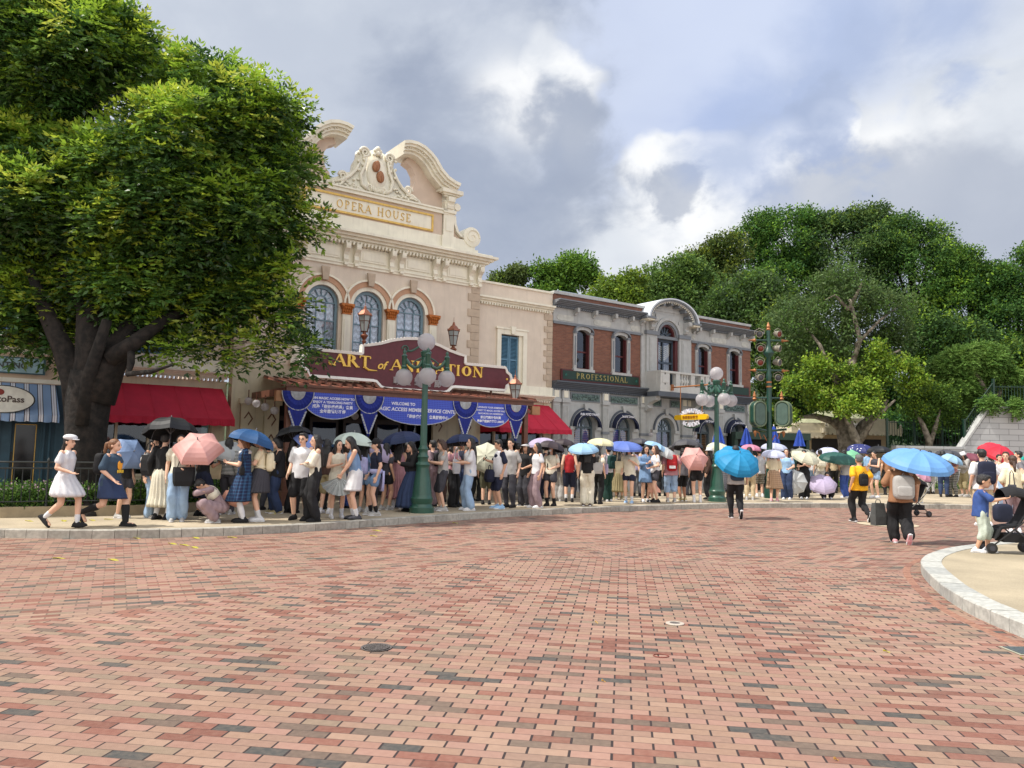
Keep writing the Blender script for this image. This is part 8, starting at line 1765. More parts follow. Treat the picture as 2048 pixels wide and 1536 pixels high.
tote('whiteskirt', 'black', 'big black tote hanging over the off white pleated skirt', (.3, -.02, 1.02), .36, .4, .12, .26, 0)
Uo(342, 850, 'whiteskirt', 52, (-.1, .25, .95), 'black', 'large black umbrella with pale rim above the off white skirt', n=8, h=.5)
P('puff', 353, 1043, 872, 20, 'bag', ('long', 'black'), ('puff', 'offwhite'), ('wide', 'ldenim'), ('clog', 'lgrey'), 'person in white puff sleeve blouse and light blue jeans under the pink umbrella')
tote('puff', 'black', 'black slouch tote held by the person in the white puff sleeve blouse', (.1, -.26, .86), .4, .36, .12, .16, 0)
P('silverbag', 402, 1032, 885, 150, 'phone1', ('short', 'black'), ('tee', 'black'), ('knee', 'navy'), ('clog', 'black'), 'person in black tee and navy skirt carrying a silver handbag behind the crouching person', skin=2)
tote('silverbag', 'silver', 'small silver handbag with long strap behind the crouching person', (.22, .1, .88), .24, .2, .08, .36, 0, 'handbag')
Uo(396, 888, 'puff', 50, (.15, -.62, .75), 'pink', 'pale pink six panel umbrella tilted towards the camera at the left', n=6, h=.42, dy=-.15)
P('crouch', 426, 1045, 968, -62, 'crouch', ('short', 'black'), ('long', 'mauve'), ('wide', 'mauve'), ('clog', 'lgrey'), 'person in lilac outfit with white collar crouching and burying face in arms', skin=1)
o_ = PPL['crouch'][0]; m_ = MB(); pp = POSES['crouch']; m_.loft([[pp.pel + pp.Rt @ Vector((rx * math.cos(a), ry * math.sin(a), z)) for a in [2 * PI * k / 18 for k in range(18)]] for rx, ry, z in ((.19, .13, .24), (.185, .135, .34), (.15, .11, .43), (.08, .07, .48))]); m_.build('collar', C_('offwhite'), o_, smooth='all')
P('striped', 452, 1029, 878, 172, 'bag', ('long', 'black'), ('long', 'stripes'), ('pants', 'dgrey'), ('clog', 'lgrey'), 'person in grey striped top and grey trousers seen from behind with a beige tote', sock=None)
tote('striped', 'beige', 'beige canvas tote with brown strap on the striped top', (.26, .08, .92), .28, .32, .07, .4, 0, top='brown')
Uo(458, 896, 'striped', 34, (.35, -.5, .8), 'greywhite', 'small grey white umbrella behind the pink umbrella', n=8, h=.4)
P('plaid', 484, 1045, 873, -78, 'phone', ('bob', 'auburn'), ('puff', 'plaidnavy'), ('knee', 'plaidnavy'), ('clog', 'black'), 'person with auburn bob in navy plaid dress, white collar and white knee socks', sock=('highsock', 'white'))
o_ = PPL['plaid'][0]; m_ = MB(); m_.loft([[Vector((rx * math.cos(a), ry * math.sin(a), z)) for a in [2 * PI * k / 18 for k in range(18)]] for rx, ry, z in ((.19, .125, 1.30), (.18, .125, 1.34), (.1, .08, 1.385))]); m_.build('collar', C_('white'), o_, smooth='all')
phone('plaid', 'pale phone held by the person in the navy plaid dress', 'R', 'white')
tote('plaid', 'black', 'small black shoulder bag with white bow on the navy plaid dress', (.2, -.02, .98), .26, .16, .08, .3, 0, 'handbag')
o_ = empty('folded_umbrella', tuple(G(476, 1043, .138) + Vector((0, -.1, .0))), 0, 'peach umbrella half folded hanging in front of the white knee socks', 'umbrella', 'folded umbrellas'); m_ = MB(); n_ = 20
m_.loft([[((r_ * (1 + .35 * (k % 2 - .5) * 2 * e)) * math.cos(2 * PI * k / n_), .5 * r_ * math.sin(2 * PI * k / n_), z + (.1 * (k % 4 == 0) if z > .4 else 0)) for k in range(n_)] for r_, z, e in ((.27, .5, .2), (.25, .42, .2), (.2, .34, .1), (.03, .28, 0))]); m_.build('canopy', C_('peach'), o_, fix=False); m_ = MB(); m_.tube([(0, 0, .25), (0, 0, .85)], .008, 6); m_.build('shaft', rib_m, o_)
P('greyskirt', 516, 1043, 870, -80, 'phone', ('bun', 'black'), ('crop', 'cream'), ('pleat', 'dgrey'), ('chunky', 'white'), 'tall person in cream tee and short grey pleated skirt looking at a phone', sock=('sock', 'white'))
backpack('greyskirt', 'cream', 'cream backpack on the person in the short grey pleated skirt', .24, .36, .13, 1.12)
phone('greyskirt', 'dark phone held by the person in the short grey pleated skirt')
Uo(508, 872, 'greyskirt', 46, (.25, .15, .95), 'dblue', 'dark blue umbrella over the auburn bob and the grey pleated skirt', n=8, h=.45, dy=-.1)
P('wjeans', 552, 1027, 876, -70, 'phone', ('bob', 'black'), ('loose', 'black'), ('wide', 'ddenim'), ('clog', 'khaki'), 'person in oversized black tee and dark wide jeans left of the man in glasses', w=1.06)
P('yellowtop', 582, 1026, 880, 150, 'stand', ('waist', 'black'), ('tee', 'khaki'), ('wide', 'black'), ('clog', 'black'), 'person with very long hair in mustard top and black trousers behind the eyeglass wearer')
Uo(584, 862, 'yellowtop', 36, (-.25, .2, .93), 'black', 'black umbrella left of the periwinkle umbrella behind the man in glasses', n=8, h=.42)
P('mantee', 600, 1039, 868, -8, 'relax', ('short', 'black'), ('loose', 'white'), ('bermuda', 'black'), ('clog', 'black'), 'person with glasses in oversized white tee and black shorts facing the camera', w=1.1)
o_ = PPL['mantee'][0]; m_ = MB(); pp = POSES['relax']
for s_ in (-1, 1): m_.tube([pp.hd((s_ * .032 + .022 * math.cos(a), -.1, .005 + .018 * math.sin(a))) for a in [2 * PI * k / 12 for k in range(13)]], .003, 4)
m_.tube([pp.hd((-.01, -.1, .008)), pp.hd((.01, -.1, .008))], .003, 4); m_.build('eyeglasses', iron, o_)
P('whiteblouse', 627, 1043, 872, -62, 'cross', ('waist', 'black'), ('wing', 'offwhite'), ('wide', 'black'), ('clog', 'black'), 'person in white cold shoulder blouse and flared black trousers with arms crossed')
Uo(622, 880, 'yellowtop', 34, (.5, -.1, .8), 'peri', 'periwinkle blue umbrella sloping right behind the white blouse', n=8, h=.45, dy=.1)
P('brownj', 650, 1027, 880, 170, 'stand', ('waist', 'black'), ('long', 'brown'), ('bermuda', 'khaki'), ('clog', 'white'), 'person in brown jacket and khaki shorts half hidden behind the white blouse')
P('sailor', 672, 1036, 882, 22, 'chat', BK, ('slv', 'offwhite'), ('mini', 'offwhite'), ('chunky', 'white'), 'person in sleeveless off white sailor dress turning towards the camera with hands raised', sock=('sock', 'white'))
P('vestgirl', 708, 1039, 880, -68, 'clasp', ('long', 'black'), ('slv', 'denim'), ('mini', 'white'), ('chunky', 'dgrey'), 'person in blue sleeveless vest and short white skirt holding a folded silver umbrella', sock=('sock', 'white'))
b = hand_pos('vestgirl', 'R'); o_ = empty('folded_umbrella', tuple(b), 0, 'silver green umbrella half folded like a fan in front of the white skirt', 'umbrella', 'folded umbrellas'); m_ = MB(); n_ = 15
vs = [(0, 0, 0), (0, .05, 0)] + [(.42 * math.cos(a), -.04 + .05 * (k % 2), .38 * math.sin(a)) for k, a in enumerate([R(200 + 125 * k / n_) for k in range(n_ + 1)])]
m_.add(vs, [(0, k, k + 1) for k in range(2, n_ + 2)] + [(1, k + 1, k) for k in range(2, n_ + 2)]); m_.build('canopy', C_('silver'), o_, fix=False); m_ = MB(); m_.tube([(0, 0, .0), (.08, 0, .12)], .012, 6); m_.build('handle', iron, o_)
P('lilacpack', 727, 1024, 884, 165, 'stand', BK, ('tee', 'denim'), ('shorts', 'denim'), ('clog', 'lgrey'), 'person in blue top and denim shorts wearing a lilac backpack', skin=1)
backpack('lilacpack', 'lavender', 'lilac drawstring backpack behind the white skirt', .28, .4, .15, 1.08)
Uo(708, 876, 'lilacpack', 40, (.05, .1, .98), 'palegreen', 'pale green umbrella with dark lining above the blue vest', n=8, h=.5, dy=-.1)
P('blackcap', 748, 1031, 880, -66, 'relax', ('lowpony', 'black'), ('tee', 'navy'), ('shorts', 'denim'), ('chunky', 'lgrey'), 'person in black polo with a pale blue shirt tied at the waist over denim shorts', sock=('sock', 'black'), hat=('cap', 'black'))
o_ = PPL['blackcap'][0]; m_ = MB(); n_ = 24
for q in range(3): pass
m_.loft([[Vector((rx * math.cos(a), ry * math.sin(a) + .01, z)) for a in [2 * PI * k / n_ for k in range(n_)]] for rx, ry, z in ((.175, .135, 1.0), (.19, .15, .95), (.18, .14, .9))]); m_.loft([[Vector((x, y, z)) for x, y in ((w_, .12), (w_ * .4, .2), (-w_ * .4, .2), (-w_, .12), (-w_ * .5, .15), (w_ * .5, .15))] for w_, z in ((.17, .96), (.19, .8), (.15, .62), (.08, .52))]); m_.build('tied_shirt', C_('lavender'), o_, smooth='all')
P('navyback', 770, 1020, 888, 150, 'bag', BK, ('tee', 'dgrey'), ('shorts', 'black'), ('clog', 'lgrey'), 'person in dark grey top and black shorts between the tied shirt and the pink dress', skin=1)
Uo(766, 900, 'navyback', 30, (.5, -.3, .7), 'lilac', 'lilac umbrella edge left of the pink dress', n=8, h=.4)
P('pinkdress', 794, 1017, 885, 172, 'phone1', ('long', 'black'), ('slv', 'dpink'), ('midi', 'dpink'), ('clog', 'white'), 'person in long dusty pink sleeveless dress seen from behind', sock=('sock', 'white'))
tote('pinkdress', 'teal', 'teal blue gradient tote on the shoulder of the dusty pink dress', (.26, .04, .98), .26, .3, .08, .36, 0, top='white')
Uo(803, 872, 'pinkdress', 41, (-.15, -.05, .97), 'navy', 'navy umbrella above the dusty pink dress left of the lamp post', n=8, h=.4)
P('whitejacket', 822, 1023, 884, -60, 'phone', BK, ('long', 'black'), ('maxi', 'ddenim'), ('clog', 'black'), 'person in black top with long dark denim skirt just left of the green lamp base')
P('greylong', 862, 1013, 882, -120, 'stand', ('short', 'black'), ('long', 'mauve'), ('wide', 'mauve'), ('clog', 'dgrey'), 'person in mauve long sleeved top and trousers just right of the green lamp pole')
backpack('greylong', 'black', 'black slim backpack on the mauve long sleeved person by the lamp pole', .22, .34, .1)
P('greyshorts', 884, 1022, 880, -74, 'phone', ('bob', 'brown'), ('tee', 'lgrey'), ('bermuda', 'dgrey'), ('chunky', 'lgrey'), 'person with brown bob in pale grey tee and dark grey shorts looking at a phone')
phone('greyshorts', 'black phone held by the person in pale grey tee right of the lamp pole')
P('behindgrey', 869, 1008, 890, -80, 'phone', BK, ('tee', 'grey'), ('midi', 'rust'), ('clog', 'black'), 'person in grey top and rust skirt half hidden right of the lamp pole', skin=1)
P('smile', 904, 1014, 884, 58, 'chat', BK, ('tee', 'dpink'), ('wide', 'black'), ('clog', 'black'), 'smiling person with long dark hair facing right beside a white drawn tote')
tote('smile', 'white', 'white tote with black line drawing in front of the smiling person', (-.12, -.2, 1.02), .3, .36, .07, .3, 0)
P('navyman', 922, 1012, 880, -50, 'chat', ('short', 'black'), ('tee', 'navy'), ('pants', 'ddenim'), ('clog', 'black'), 'person in navy tee and dark jeans behind the long haired talker under the navy umbrella', skin=2)
P('jeans', 938, 1021, 877, -78, 'chat', ('waist', 'black'), ('loose', 'white'), ('wide', 'ldenim'), ('chunky', 'white'), 'person with waist length black hair in off shoulder white tee and light blue jeans')
Uo(923, 876, 'jeans', 34, (-.1, .12, .98), 'navy', 'navy umbrella above the off shoulder white tee', n=8, h=.42, dy=.3)
P('hidB', 972, 1009, 890, 175, 'stand', ('short', 'black'), ('tee', 'black'), ('bermuda', 'olive'), ('clog', 'black'), 'person with olive shorts hidden behind the big cream tilted umbrella')
Uo(972, 913, 'hidB', 33, (-.1, -.93, .3), 'cream', 'cream umbrella held sideways facing the camera', n=8, h=.36, dy=-.4)
P('raglan', 998, 1018, 880, -72, 'phone1', ('short', 'black'), ('loose', 'navy'), ('bermuda', 'navy'), ('chunky', 'sky'), 'person with short hair in navy and white raglan tee and navy shorts holding a phone', skin=1)
o_ = PPL['raglan'][0]; m_ = MB(); pp = POSES['phone1']; m_.loft([[pp.pel + pp.Rt @ Vector((rx * math.cos(a), ry * math.sin(a), z)) for a in [2 * PI * k / 20 for k in range(20)]] for rx, ry, z in ((.225, .19, -.14), (.21, .175, .1), (.195, .165, .3), (.15, .13, .42), (.08, .075, .47))]); m_.build('shirt_front', C_('white'), o_, smooth='all')
phone('raglan', 'black phone held by the person in the raglan tee')
tote('raglan', 'navy', 'crumpled navy bag hanging at the thighs of the raglan tee', (-.05, -.25, .78), .36, .3, .16, .1, 0)
P('pinktee', 1019, 1015, 879, -30, 'stand', ('short', 'black'), ('loose', 'lgrey'), ('pants', 'dgrey'), ('clog', 'black'), 'person with short dark hair in pale rose tee and charcoal trousers beside the raglan tee')
P('visor', 1050, 1012, 888, -40, 'bag', BK, ('loose', 'black'), ('wide', 'dgrey'), ('clog', 'black', 'white'), 'person in white visor, black graphic tee and ripped black jeans', hat=('visor', 'white'), skin=1)
P('cargo', 1073, 1016, 887, -66, 'relax', BK, ('tee', 'white'), ('wide', 'mauve'), ('clog', 'white'), 'person in white tee and lilac grey cargo trousers nearest the kerb', skin=1)
P('mask', 1101, 1012, 890, -30, 'bag', BK, ('tee', 'offwhite'), ('shorts', 'dgrey'), ('ankleboot', 'black'), 'person in face mask, cream top, dark shorts and black ankle boots')
o_ = PPL['mask'][0]; pp = POSES['bag']; m_ = MB(); m2 = MB(); m2.ball((0, -.065, -.045), (.05, .045, .042), 14, 8); m_.add([pp.hd(Vector(v)) for v in m2.v], m2.f); m_.build('face_mask', C_('white'), o_, smooth='all')
Uo(1083, 882, 'mask', 30, (-.1, -.05, .98), 'lilac', 'pale lilac umbrella right of the red awning post', n=8, h=.4, dy=.3)
Uo(1104, 889, 'mask', 28, (.2, .1, .95), 'brown', 'front dark plum umbrella beside the pale lilac umbrella', n=8, h=.45)
P('greywide', 1116, 1002, 893, 160, 'stand', BK, ('tee', 'grey'), ('wide', 'lgrey'), ('clog', 'lgrey'), 'person in grey top and wide pale grey trousers behind the ankle boots')
backpack('greywide', 'dgrey', 'dark grey backpack behind the masked person', .26, .38, .13)
Uo(1130, 884, 'greywide', 24, (.15, .1, .96), 'brown', 'rear dark plum umbrella above the red top', n=8, h=.45, dy=.2)
P('redtop', 1138, 1004, 892, 175, 'stand', ('short', 'black'), ('slv', 'red'), ('bermuda', 'navy'), ('clog', 'black'), 'person in red sleeveless top and navy bermuda shorts seen from behind', sock=('sock', 'white'))
P('cargoback', 1174, 1012, 888, 172, 'phone1', BK, ('tee', 'black'), ('wide', 'offwhite'), ('clog', 'brown'), 'person in black tee and beige cargo trousers seen from behind under the sky blue umbrella')
tote('cargoback', 'lgrey', 'grey patterned bag hanging from the arm of the beige cargo trousers', (-.28, -.08, 1.0), .28, .3, .12, .2, 0)
Uo(1167, 893, 'cargoback', 31, (-.05, -.22, .96), 'sky', 'sky blue umbrella above the black tee and beige cargo trousers', n=8, h=.36)
P('blackp', 1194, 1008, 892, 150, 'stand', BK, ('tee', 'offwhite'), ('pants', 'black'), ('clog', 'black'), 'person in off white top and black trousers carrying a lilac pink bag')
tote('blackp', 'lilac', 'lilac pink handbag beside the beige cargo trousers', (-.2, -.1, .98), .2, .28, .08, .3, 0, 'handbag')
Uo(1202, 882, 'blackp', 28, (.05, -.05, .98), 'ltyellow', 'pale yellow umbrella behind the sky blue umbrella', n=8, h=.36, dy=.4)
P('greenpack', 1216, 1003, 893, -150, 'bag', ('short', 'black'), ('tee', 'white'), ('wide', 'green'), ('clog', 'white'), 'person in white tee and dark green wide trousers with a green backpack')
backpack('greenpack', 'teal', 'deep green backpack on the white tee and green trousers', .28, .4, .15)
P('fringe', 1238, 999, 898, 178, 'stand', BK, ('tee', 'grey'), ('midi', 'khaki'), ('clog', 'khaki'), 'person in long tan fringed skirt behind the navy shorts')
P('navyshorts', 1258, 1007, 892, -20, 'holdL', ('bob', 'brown'), ('loose', 'offwhite'), ('shorts', 'navy'), ('chunky', 'sky'), 'person in loose cream shirt and navy satin shorts holding the indigo umbrella', sock=('sock', 'white'))
tote('navyshorts', 'cream', 'cream canvas tote left of the loose cream shirt', (-.3, -.02, 1.02), .24, .34, .08, .3, 0)
Uo(1249, 889, 'navyshorts', 38, (.02, -.15, .98), 'blue', 'indigo blue umbrella above the loose cream shirt', n=8, h=.3)
P('backrow1', 1290, 996, 895, 30, 'stand', ('short', 'black'), ('tee', 'grey'), ('pants', 'black'), ('clog', 'black'), 'person in grey tee almost hidden behind the denim dress')
Uo(1280, 882, 'backrow1', 24, (.1, .1, .98), 'smoke', 'dark smoke umbrella right of the indigo umbrella', n=8, h=.4)
P('denimdress', 1291, 1004, 890, 8, 'phone', BK, ('wing', 'denim'), ('mini', 'denim'), ('clog', 'white'), 'person with long black hair in denim blue shirt dress facing the camera')
P('browngirl', 1310, 1005, 892, -78, 'bag', ('long', 'brown'), ('tee', 'white'), ('shorts', 'dgrey'), ('chunky', 'black'), 'person with long brown hair in white tee and dark shorts beside the denim dress')
Uo(1314, 892, 'browngirl', 26, (.45, .1, .9), 'sky', 'sky blue umbrella sloping right behind the long brown hair', n=8, h=.4, dy=.4)
b = G(1307, 1004, .138); o_ = empty('folded_umbrella', (b.x, b.y - .15, .138), 0, 'folded pink and black umbrella hanging at the feet of the brown haired person', 'umbrella', 'folded umbrellas'); m_ = MB(); n_ = 16
m_.loft([[(r_ * (1 + .3 * (k % 2)) * math.cos(2 * PI * k / n_), .6 * r_ * math.sin(2 * PI * k / n_), z) for k in range(n_)] for r_, z in ((.16, .3), (.14, .38), (.07, .48), (.01, .66))]); m_.build('canopy', C_('peach'), o_, fix=False)
P('redpack', 1342, 1004, 892, 176, 'stand', ('short', 'black'), ('loose', 'dpink'), ('capri', 'ldenim'), ('chunky', 'lgrey'), 'person in pink tee and wide denim shorts wearing a red backpack', w=1.08)
backpack('redpack', 'red', 'bright red backpack with white patch on the pink tee', .3, .48, .16, 1.14)
o_ = bpy.data.objects[[o.name for o in bpy.data.objects if o.get('label', '').startswith('bright red backpack')][0]]; m_ = MB(); m_.box(-.09, .09, .1, .112, -.16, -.08); m_.build('patch', C_('white'), o_)
Uo(1335, 902, 'redpack', 22, (.35, -.4, .85), 'greywhite', 'white umbrella above the red backpack', n=8, h=.4, dy=-.1)
P('blackshorts', 1366, 1002, 895, -160, 'bag', BK, ('loose', 'grey'), ('bermuda', 'black'), ('chunky', 'khaki'), 'person in grey tee and black shorts between the red backpack and the pink umbrella', skin=2)
Uo(1374, 886, 'blackshorts', 32, (.05, .2, .97), 'smoke', 'wide charcoal umbrella above the red backpack and the pink umbrella', n=8, h=.4, dy=.3)
P('barelegs', 1394, 1005, 893, 172, 'hold', BK, ('tee', 'black'), ('shorts', 'black'), ('chunky', 'white'), 'person with bare legs and black shorts hidden by the pink tilted umbrella', sock=('sock', 'white'))
Uo(1391, 913, 'barelegs', 29, (.05, -.85, .5), 'pink', 'salmon pink six panel umbrella tilted towards the camera left of the second lamp', n=6, h=.5, dy=-.35)
P('whitehat', 1418, 999, 897, -120, 'stand', BK, ('long', 'brown'), ('wide', 'black'), ('clog', 'black'), 'person in white bucket hat and dark brown jacket left of the second lamp pole', hat=('bucket', 'white'))
P('floral', 1449, 998, 897, 170, 'stand', BK, ('slv', 'floral'), ('midi', 'floral'), ('clog', 'black'), 'person in grey floral dress right of the second lamp pole')
Uo(1440, 892, 'floral', 26, (.2, -.2, .95), 'cream', 'cream umbrella behind the second lamp pole', n=8, h=.4, dy=.4)
P('khakip', 1500, 1000, 895, 160, 'bag', BK, ('tee', 'white'), ('pants', 'beige'), ('clog', 'lgrey'), 'person in beige trousers half hidden right of the turquoise umbrella walker')
P('checks', 1519, 994, 897, 178, 'stand', ('short', 'black'), ('loose', 'white'), ('bermuda', 'checktan'), ('clog', 'white'), 'person in white shirt and checked shorts with a yellow bag')
tote('checks', 'yellow', 'yellow bag on the shoulder of the white shirt and checked shorts', (.24, .05, 1.1), .18, .26, .06, .2, 0, 'handbag')
Uo(1503, 893, 'checks', 21, (.1, -.1, .98), 'bpink', 'bubblegum pink umbrella right of the turquoise umbrella', n=8, h=.36)
P('creamtop', 1548, 1003, 900, 150, 'phone', ('bob', 'black'), ('wing', 'cream'), ('knee', 'tanplaid'), ('clog', 'pink'), 'person in cream blouse and tan plaid skirt under the lavender umbrella')
Uo(1547, 905, 'creamtop', 25, (.0, -.15, .98), 'lav', 'front lavender white umbrella above the tan plaid skirt', n=8, h=.36, dy=-.1)
Uo(1549, 891, 'checks', 26, (.05, -.1, .98), 'lav', 'rear lavender white umbrella behind the tan plaid skirt person', n=8, h=.36, dy=.6)
P('skytee', 1574, 999, 899, -30, 'bag', ('long', 'brown'), ('tee', 'sky'), ('wide', 'ddenim'), ('clog', 'white'), 'person in sky blue tee and flared blue jeans beside the tan plaid skirt')
P('dgback', 1586, 990, 898, 160, 'holdL', ('short', 'black'), ('tee', 'green'), ('pants', 'black'), ('clog', 'black'), 'person in dark green tee behind the sky blue tee')
Uo(1588, 964, 'skytee', 26, (-.3, -.9, .1), 'greywhite', 'white umbrella held low and sideways like a shield', n=8, h=.3, dy=-.1)
P('wideblack', 1609, 998, 900, -20, 'phone', BK, ('crop', 'black'), ('wide', 'black'), ('clog', 'white'), 'person in black floral top and wide black trousers under the cream umbrella')
Uo(1612, 908, 'wideblack', 29, (.15, -.5, .85), 'cream', 'cream umbrella tilted over the wide black trousers in front of the kiosk', n=8, h=.38)
P('beigepack', 1641, 988, 900, 175, 'stand', ('short', 'black'), ('tee', 'offwhite'), ('wide', 'lgrey'), ('clog', 'white'), 'person wearing a pale beige backpack above the lilac low umbrella')
backpack('beigepack', 'offwhite', 'pale beige backpack above the lilac low umbrella', .32, .36, .16)
Uo(1655, 900, 'beigepack', 22, (-.1, -.2, .96), 'lav', 'pale lavender umbrella behind the dark green umbrella', n=8, h=.4, dy=.4)
P('squatter', 1655, 998, 960, -20, 'squat', BK, ('tee', 'black'), ('wide', 'black'), ('chunky', 'white'), 'person in black squatting behind the lilac umbrella')
Uo(1645, 963, 'squatter', 29, (-.1, -.6, .78), 'lilac', 'lilac umbrella held low by the squatting person', n=8, h=.4, dy=-.5)
P('greytee', 1692, 996, 900, -150, 'phone', ('short', 'black'), ('loose', 'lgrey'), ('wide', 'blue'), ('chunky', 'white'), 'person in pale grey tee and blue jeans under the dark green umbrella')
Uo(1677, 912, 'greytee', 37, (.05, -.2, .97), 'dgreen', 'dark green umbrella left of the yellow tee', n=8, h=.34)
P('backrow2', 1716, 988, 898, 20, 'hold', ('short', 'black'), ('tee', 'offwhite'), ('pants', 'ddenim'), ('clog', 'black'), 'person in off white tee behind the grey haired person in yellow')
Uo(1721, 894, 'backrow2', 27, (.0, -.15, .98), 'night', 'indigo umbrella with white dots left of the black umbrella', n=8, h=.4)
Uo(1712, 911, 'backrow2', 18, (.2, -.7, .6), 'mint', 'mint green umbrella behind the grey haired person in yellow', n=8, h=.3, dy=-.5)
P('shortsgirl', 1752, 996, 902, -62, 'phone', ('bun', 'black'), ('slv', 'dgrey'), ('shorts', 'ldenim'), ('chunky', 'white'), 'person in dark vest and light denim shorts right of the yellow tee')
Uo(1757, 897, 'shortsgirl', 24, (.0, .05, .99), 'black', 'black umbrella above the light denim shorts', n=8, h=.4, dy=.3)
P('rustback', 1776, 990, 902, 170, 'stand', ('short', 'brown'), ('tee', 'rust'), ('pants', 'black'), ('clog', 'black'), 'person in rust tee between the denim shorts and the white backpack')
P('turq', 1472, 1037, 888, 176, 'awayhold', ('short', 'black'), ('loose', 'lgrey'), ('pants', 'black'), ('clog', 'black', 'white'), 'person in pale tee and black trousers walking away under the turquoise umbrella', z=.0, hmin=1.6)
backpack('turq', 'slate', 'small slate grey backpack on the person under the turquoise umbrella', .3, .32, .13, 1.08, low=.06)
Uo(1477, 914, 'turq', 46, (.08, -.62, .78), 'cyan', 'large turquoise umbrella of the person walking away on the bricks', n=10, h=.42, dy=-.12)
P('yellow', 1720, 1044, 910, -172, 'stepaway', ('short', 'grey'), ('loose', 'yellow'), ('pants', 'black'), ('clog', 'black', 'white'), 'grey haired person in yellow tee and black trousers walking away', z=.0, w=1.12, skin=1)
backpack('yellow', 'black', 'small black backpack worn askew on the yellow tee', .22, .3, .12, 1.08, low=.04)
P('brown', 1803, 1087, 912, 168, 'awayhold', ('bob', 'brown'), ('loose', 'rust'), ('wide', 'black'), ('chunky', 'pink', 'white'), 'person in brown tee and wide black trousers walking under the big light blue umbrella', z=.0, w=1.12, skin=1)
backpack('brown', 'lgrey', 'large off white slouchy backpack on the brown tee', .36, .44, .2, 1.08, low=.02)
Uo(1838, 914, 'brown', 66, (.06, -.3, .95), 'bigblue', 'big light blue umbrella of the person in the brown tee', n=10, h=.34, dy=-.1)
b = hand_pos('brown', 'R'); b = DP(1756, 1006, PPL['brown'][0].location.y + .25); o_ = empty('shopping_bag', tuple(b), R(14), 'charcoal grey shopping bag carried by the person in the brown tee', 'shopping bag'); m_ = MB(); m_.loft([[(x * w_ / 2, y * d_ / 2, z) for x, y in ((-1, -1), (1, -1), (1, 1), (-1, 1))] for w_, d_, z in ((.24, .15, -.42), (.25, .16, -.25), (.2, .1, .0))]); m_.build('bag_body', mat('grey_felt_bag', s2l(72, 74, 74), .8, .15, 12, .3, 50), o_)
m_ = MB(); m_.tube([(-.06, 0, 0), (-.04, 0, .06), (.04, 0, .06), (.06, 0, 0)], .008, 5); m_.build('handle', iron, o_)
def stroller(b, rz, label, sc=1.0):
 o_ = empty('stroller', tuple(b), rz, label, 'stroller', 'black baby strollers'); o_.scale = (sc, sc, sc); blk = C_('black')
 fr = mat('stroller_frame', (.012, .012, .014), .35)
 m_ = MB()
 for s_ in (-1, 1): m_.tube([(s_ * .2, -.52, 1.0), (s_ * .22, -.2, .6), (s_ * .22, .1, .34), (s_ * .16, .34, .12)], .014, 8); m_.tube([(s_ * .22, 0, .42), (s_ * .25, -.32, .12)], .014, 8)
 m_.tube([(-.2, -.52, 1.0), (.2, -.52, 1.0)], .016, 8); m_.tube([(-.27, -.32, .1), (.27, -.32, .1)], .012, 6); m_.tube([(-.16, .34, .12), (.16, .34, .12)], .012, 6); m_.build('frame', fr, o_)
 m_ = MB(); m_.loft([[(x * .19, y, z) for x, y, z in ((-1, a, b_), (1, a, b_), (1, a + .05, b_ - .05), (-1, a + .05, b_ - .05))] for a, b_ in ((-.34, .98), (-.22, .7), (-.1, .5), (.16, .46), (.24, .3))]); m_.build('seat', blk, o_)
 m_ = MB(); m_.loft([[(.21 * math.cos(a), yy + .02 * math.sin(a), zz + .16 * math.sin(a)) for a in [PI * k / 12 for k in range(13)]] for yy, zz in ((-.36, .86), (-.24, .94), (-.06, .98), (.12, .92))], cap=False); cp = m_.build('hood', blk, o_, fix=False)
 m_ = MB(); m_.loft([[(x * .17, y, z) for x, y, z in ((-1, -.26, h_), (1, -.26, h_), (1, .16, h_), (-1, .16, h_))] for h_ in (.2, .34)]); m_.build('basket', blk, o_)
 for x, y in ((-.26, -.32), (.26, -.32), (-.16, .34), (.16, .34)):
  m_ = MB(); m_.lathe([(.03, -.025), (.085, -.02), (.09, 0), (.085, .02), (.03, .025)], (x, y, .092), 18, ax='x'); w_ = m_.build('wheel', fr, o_, smooth=True)
  m_ = MB(); m_.lathe([(.001, -.028), (.045, -.028), (.045, .028), (.001, .028)], (x, y, .092), 12, ax='x'); link('hub', m_.mesh('hub', C_('dgrey')), w_)
 return o_
stroller(G(1826, 1033, 0), R(100), 'grey and black stroller passing behind the person in the brown tee', .95)
P('pusher', 1838, 1006, 903, 120, 'push', BK, ('tee', 'lgrey'), ('wide', 'offwhite'), ('clog', 'white'), 'person in pale trousers behind the stroller under the dusty pink umbrella')
Uo(1848, 948, 'pusher', 20, (.4, -.5, .7), 'dusty', 'dusty pink umbrella low beside the brown tee', n=8, h=.35, dy=-.6)
P('navyjeans', 1888, 994, 902, 150, 'bag', BK, ('tee', 'offwhite'), ('pants', 'ddenim'), ('clog', 'black'), 'person in striped white shirt and dark jeans with a phone pouch by the railing')
Uo(1906, 915, 'navyjeans', 22, (.3, -.3, .9), 'sky', 'pale blue umbrella right of the big light blue umbrella', n=8, h=.4, dy=-.2)
P('pinkplaid', 1908, 994, 906, -60, 'phone', BK, ('tee', 'dpink'), ('pants', 'checkdark'), ('clog', 'black'), 'person in pink top and black plaid trousers by the railing')
P('greyhat', 1931, 993, 905, -80, 'phone', BK, ('long', 'lgrey'), ('capri', 'khaki'), ('clog', 'lgrey'), 'person in pale grey shirt and white bucket hat by the railing', hat=('bucket', 'white'))
Uo(1940, 911, 'greyhat', 24, (.0, -.15, .98), 'maroon', 'dusky maroon umbrella left of the navy backpack', n=8, h=.36, dy=.5)
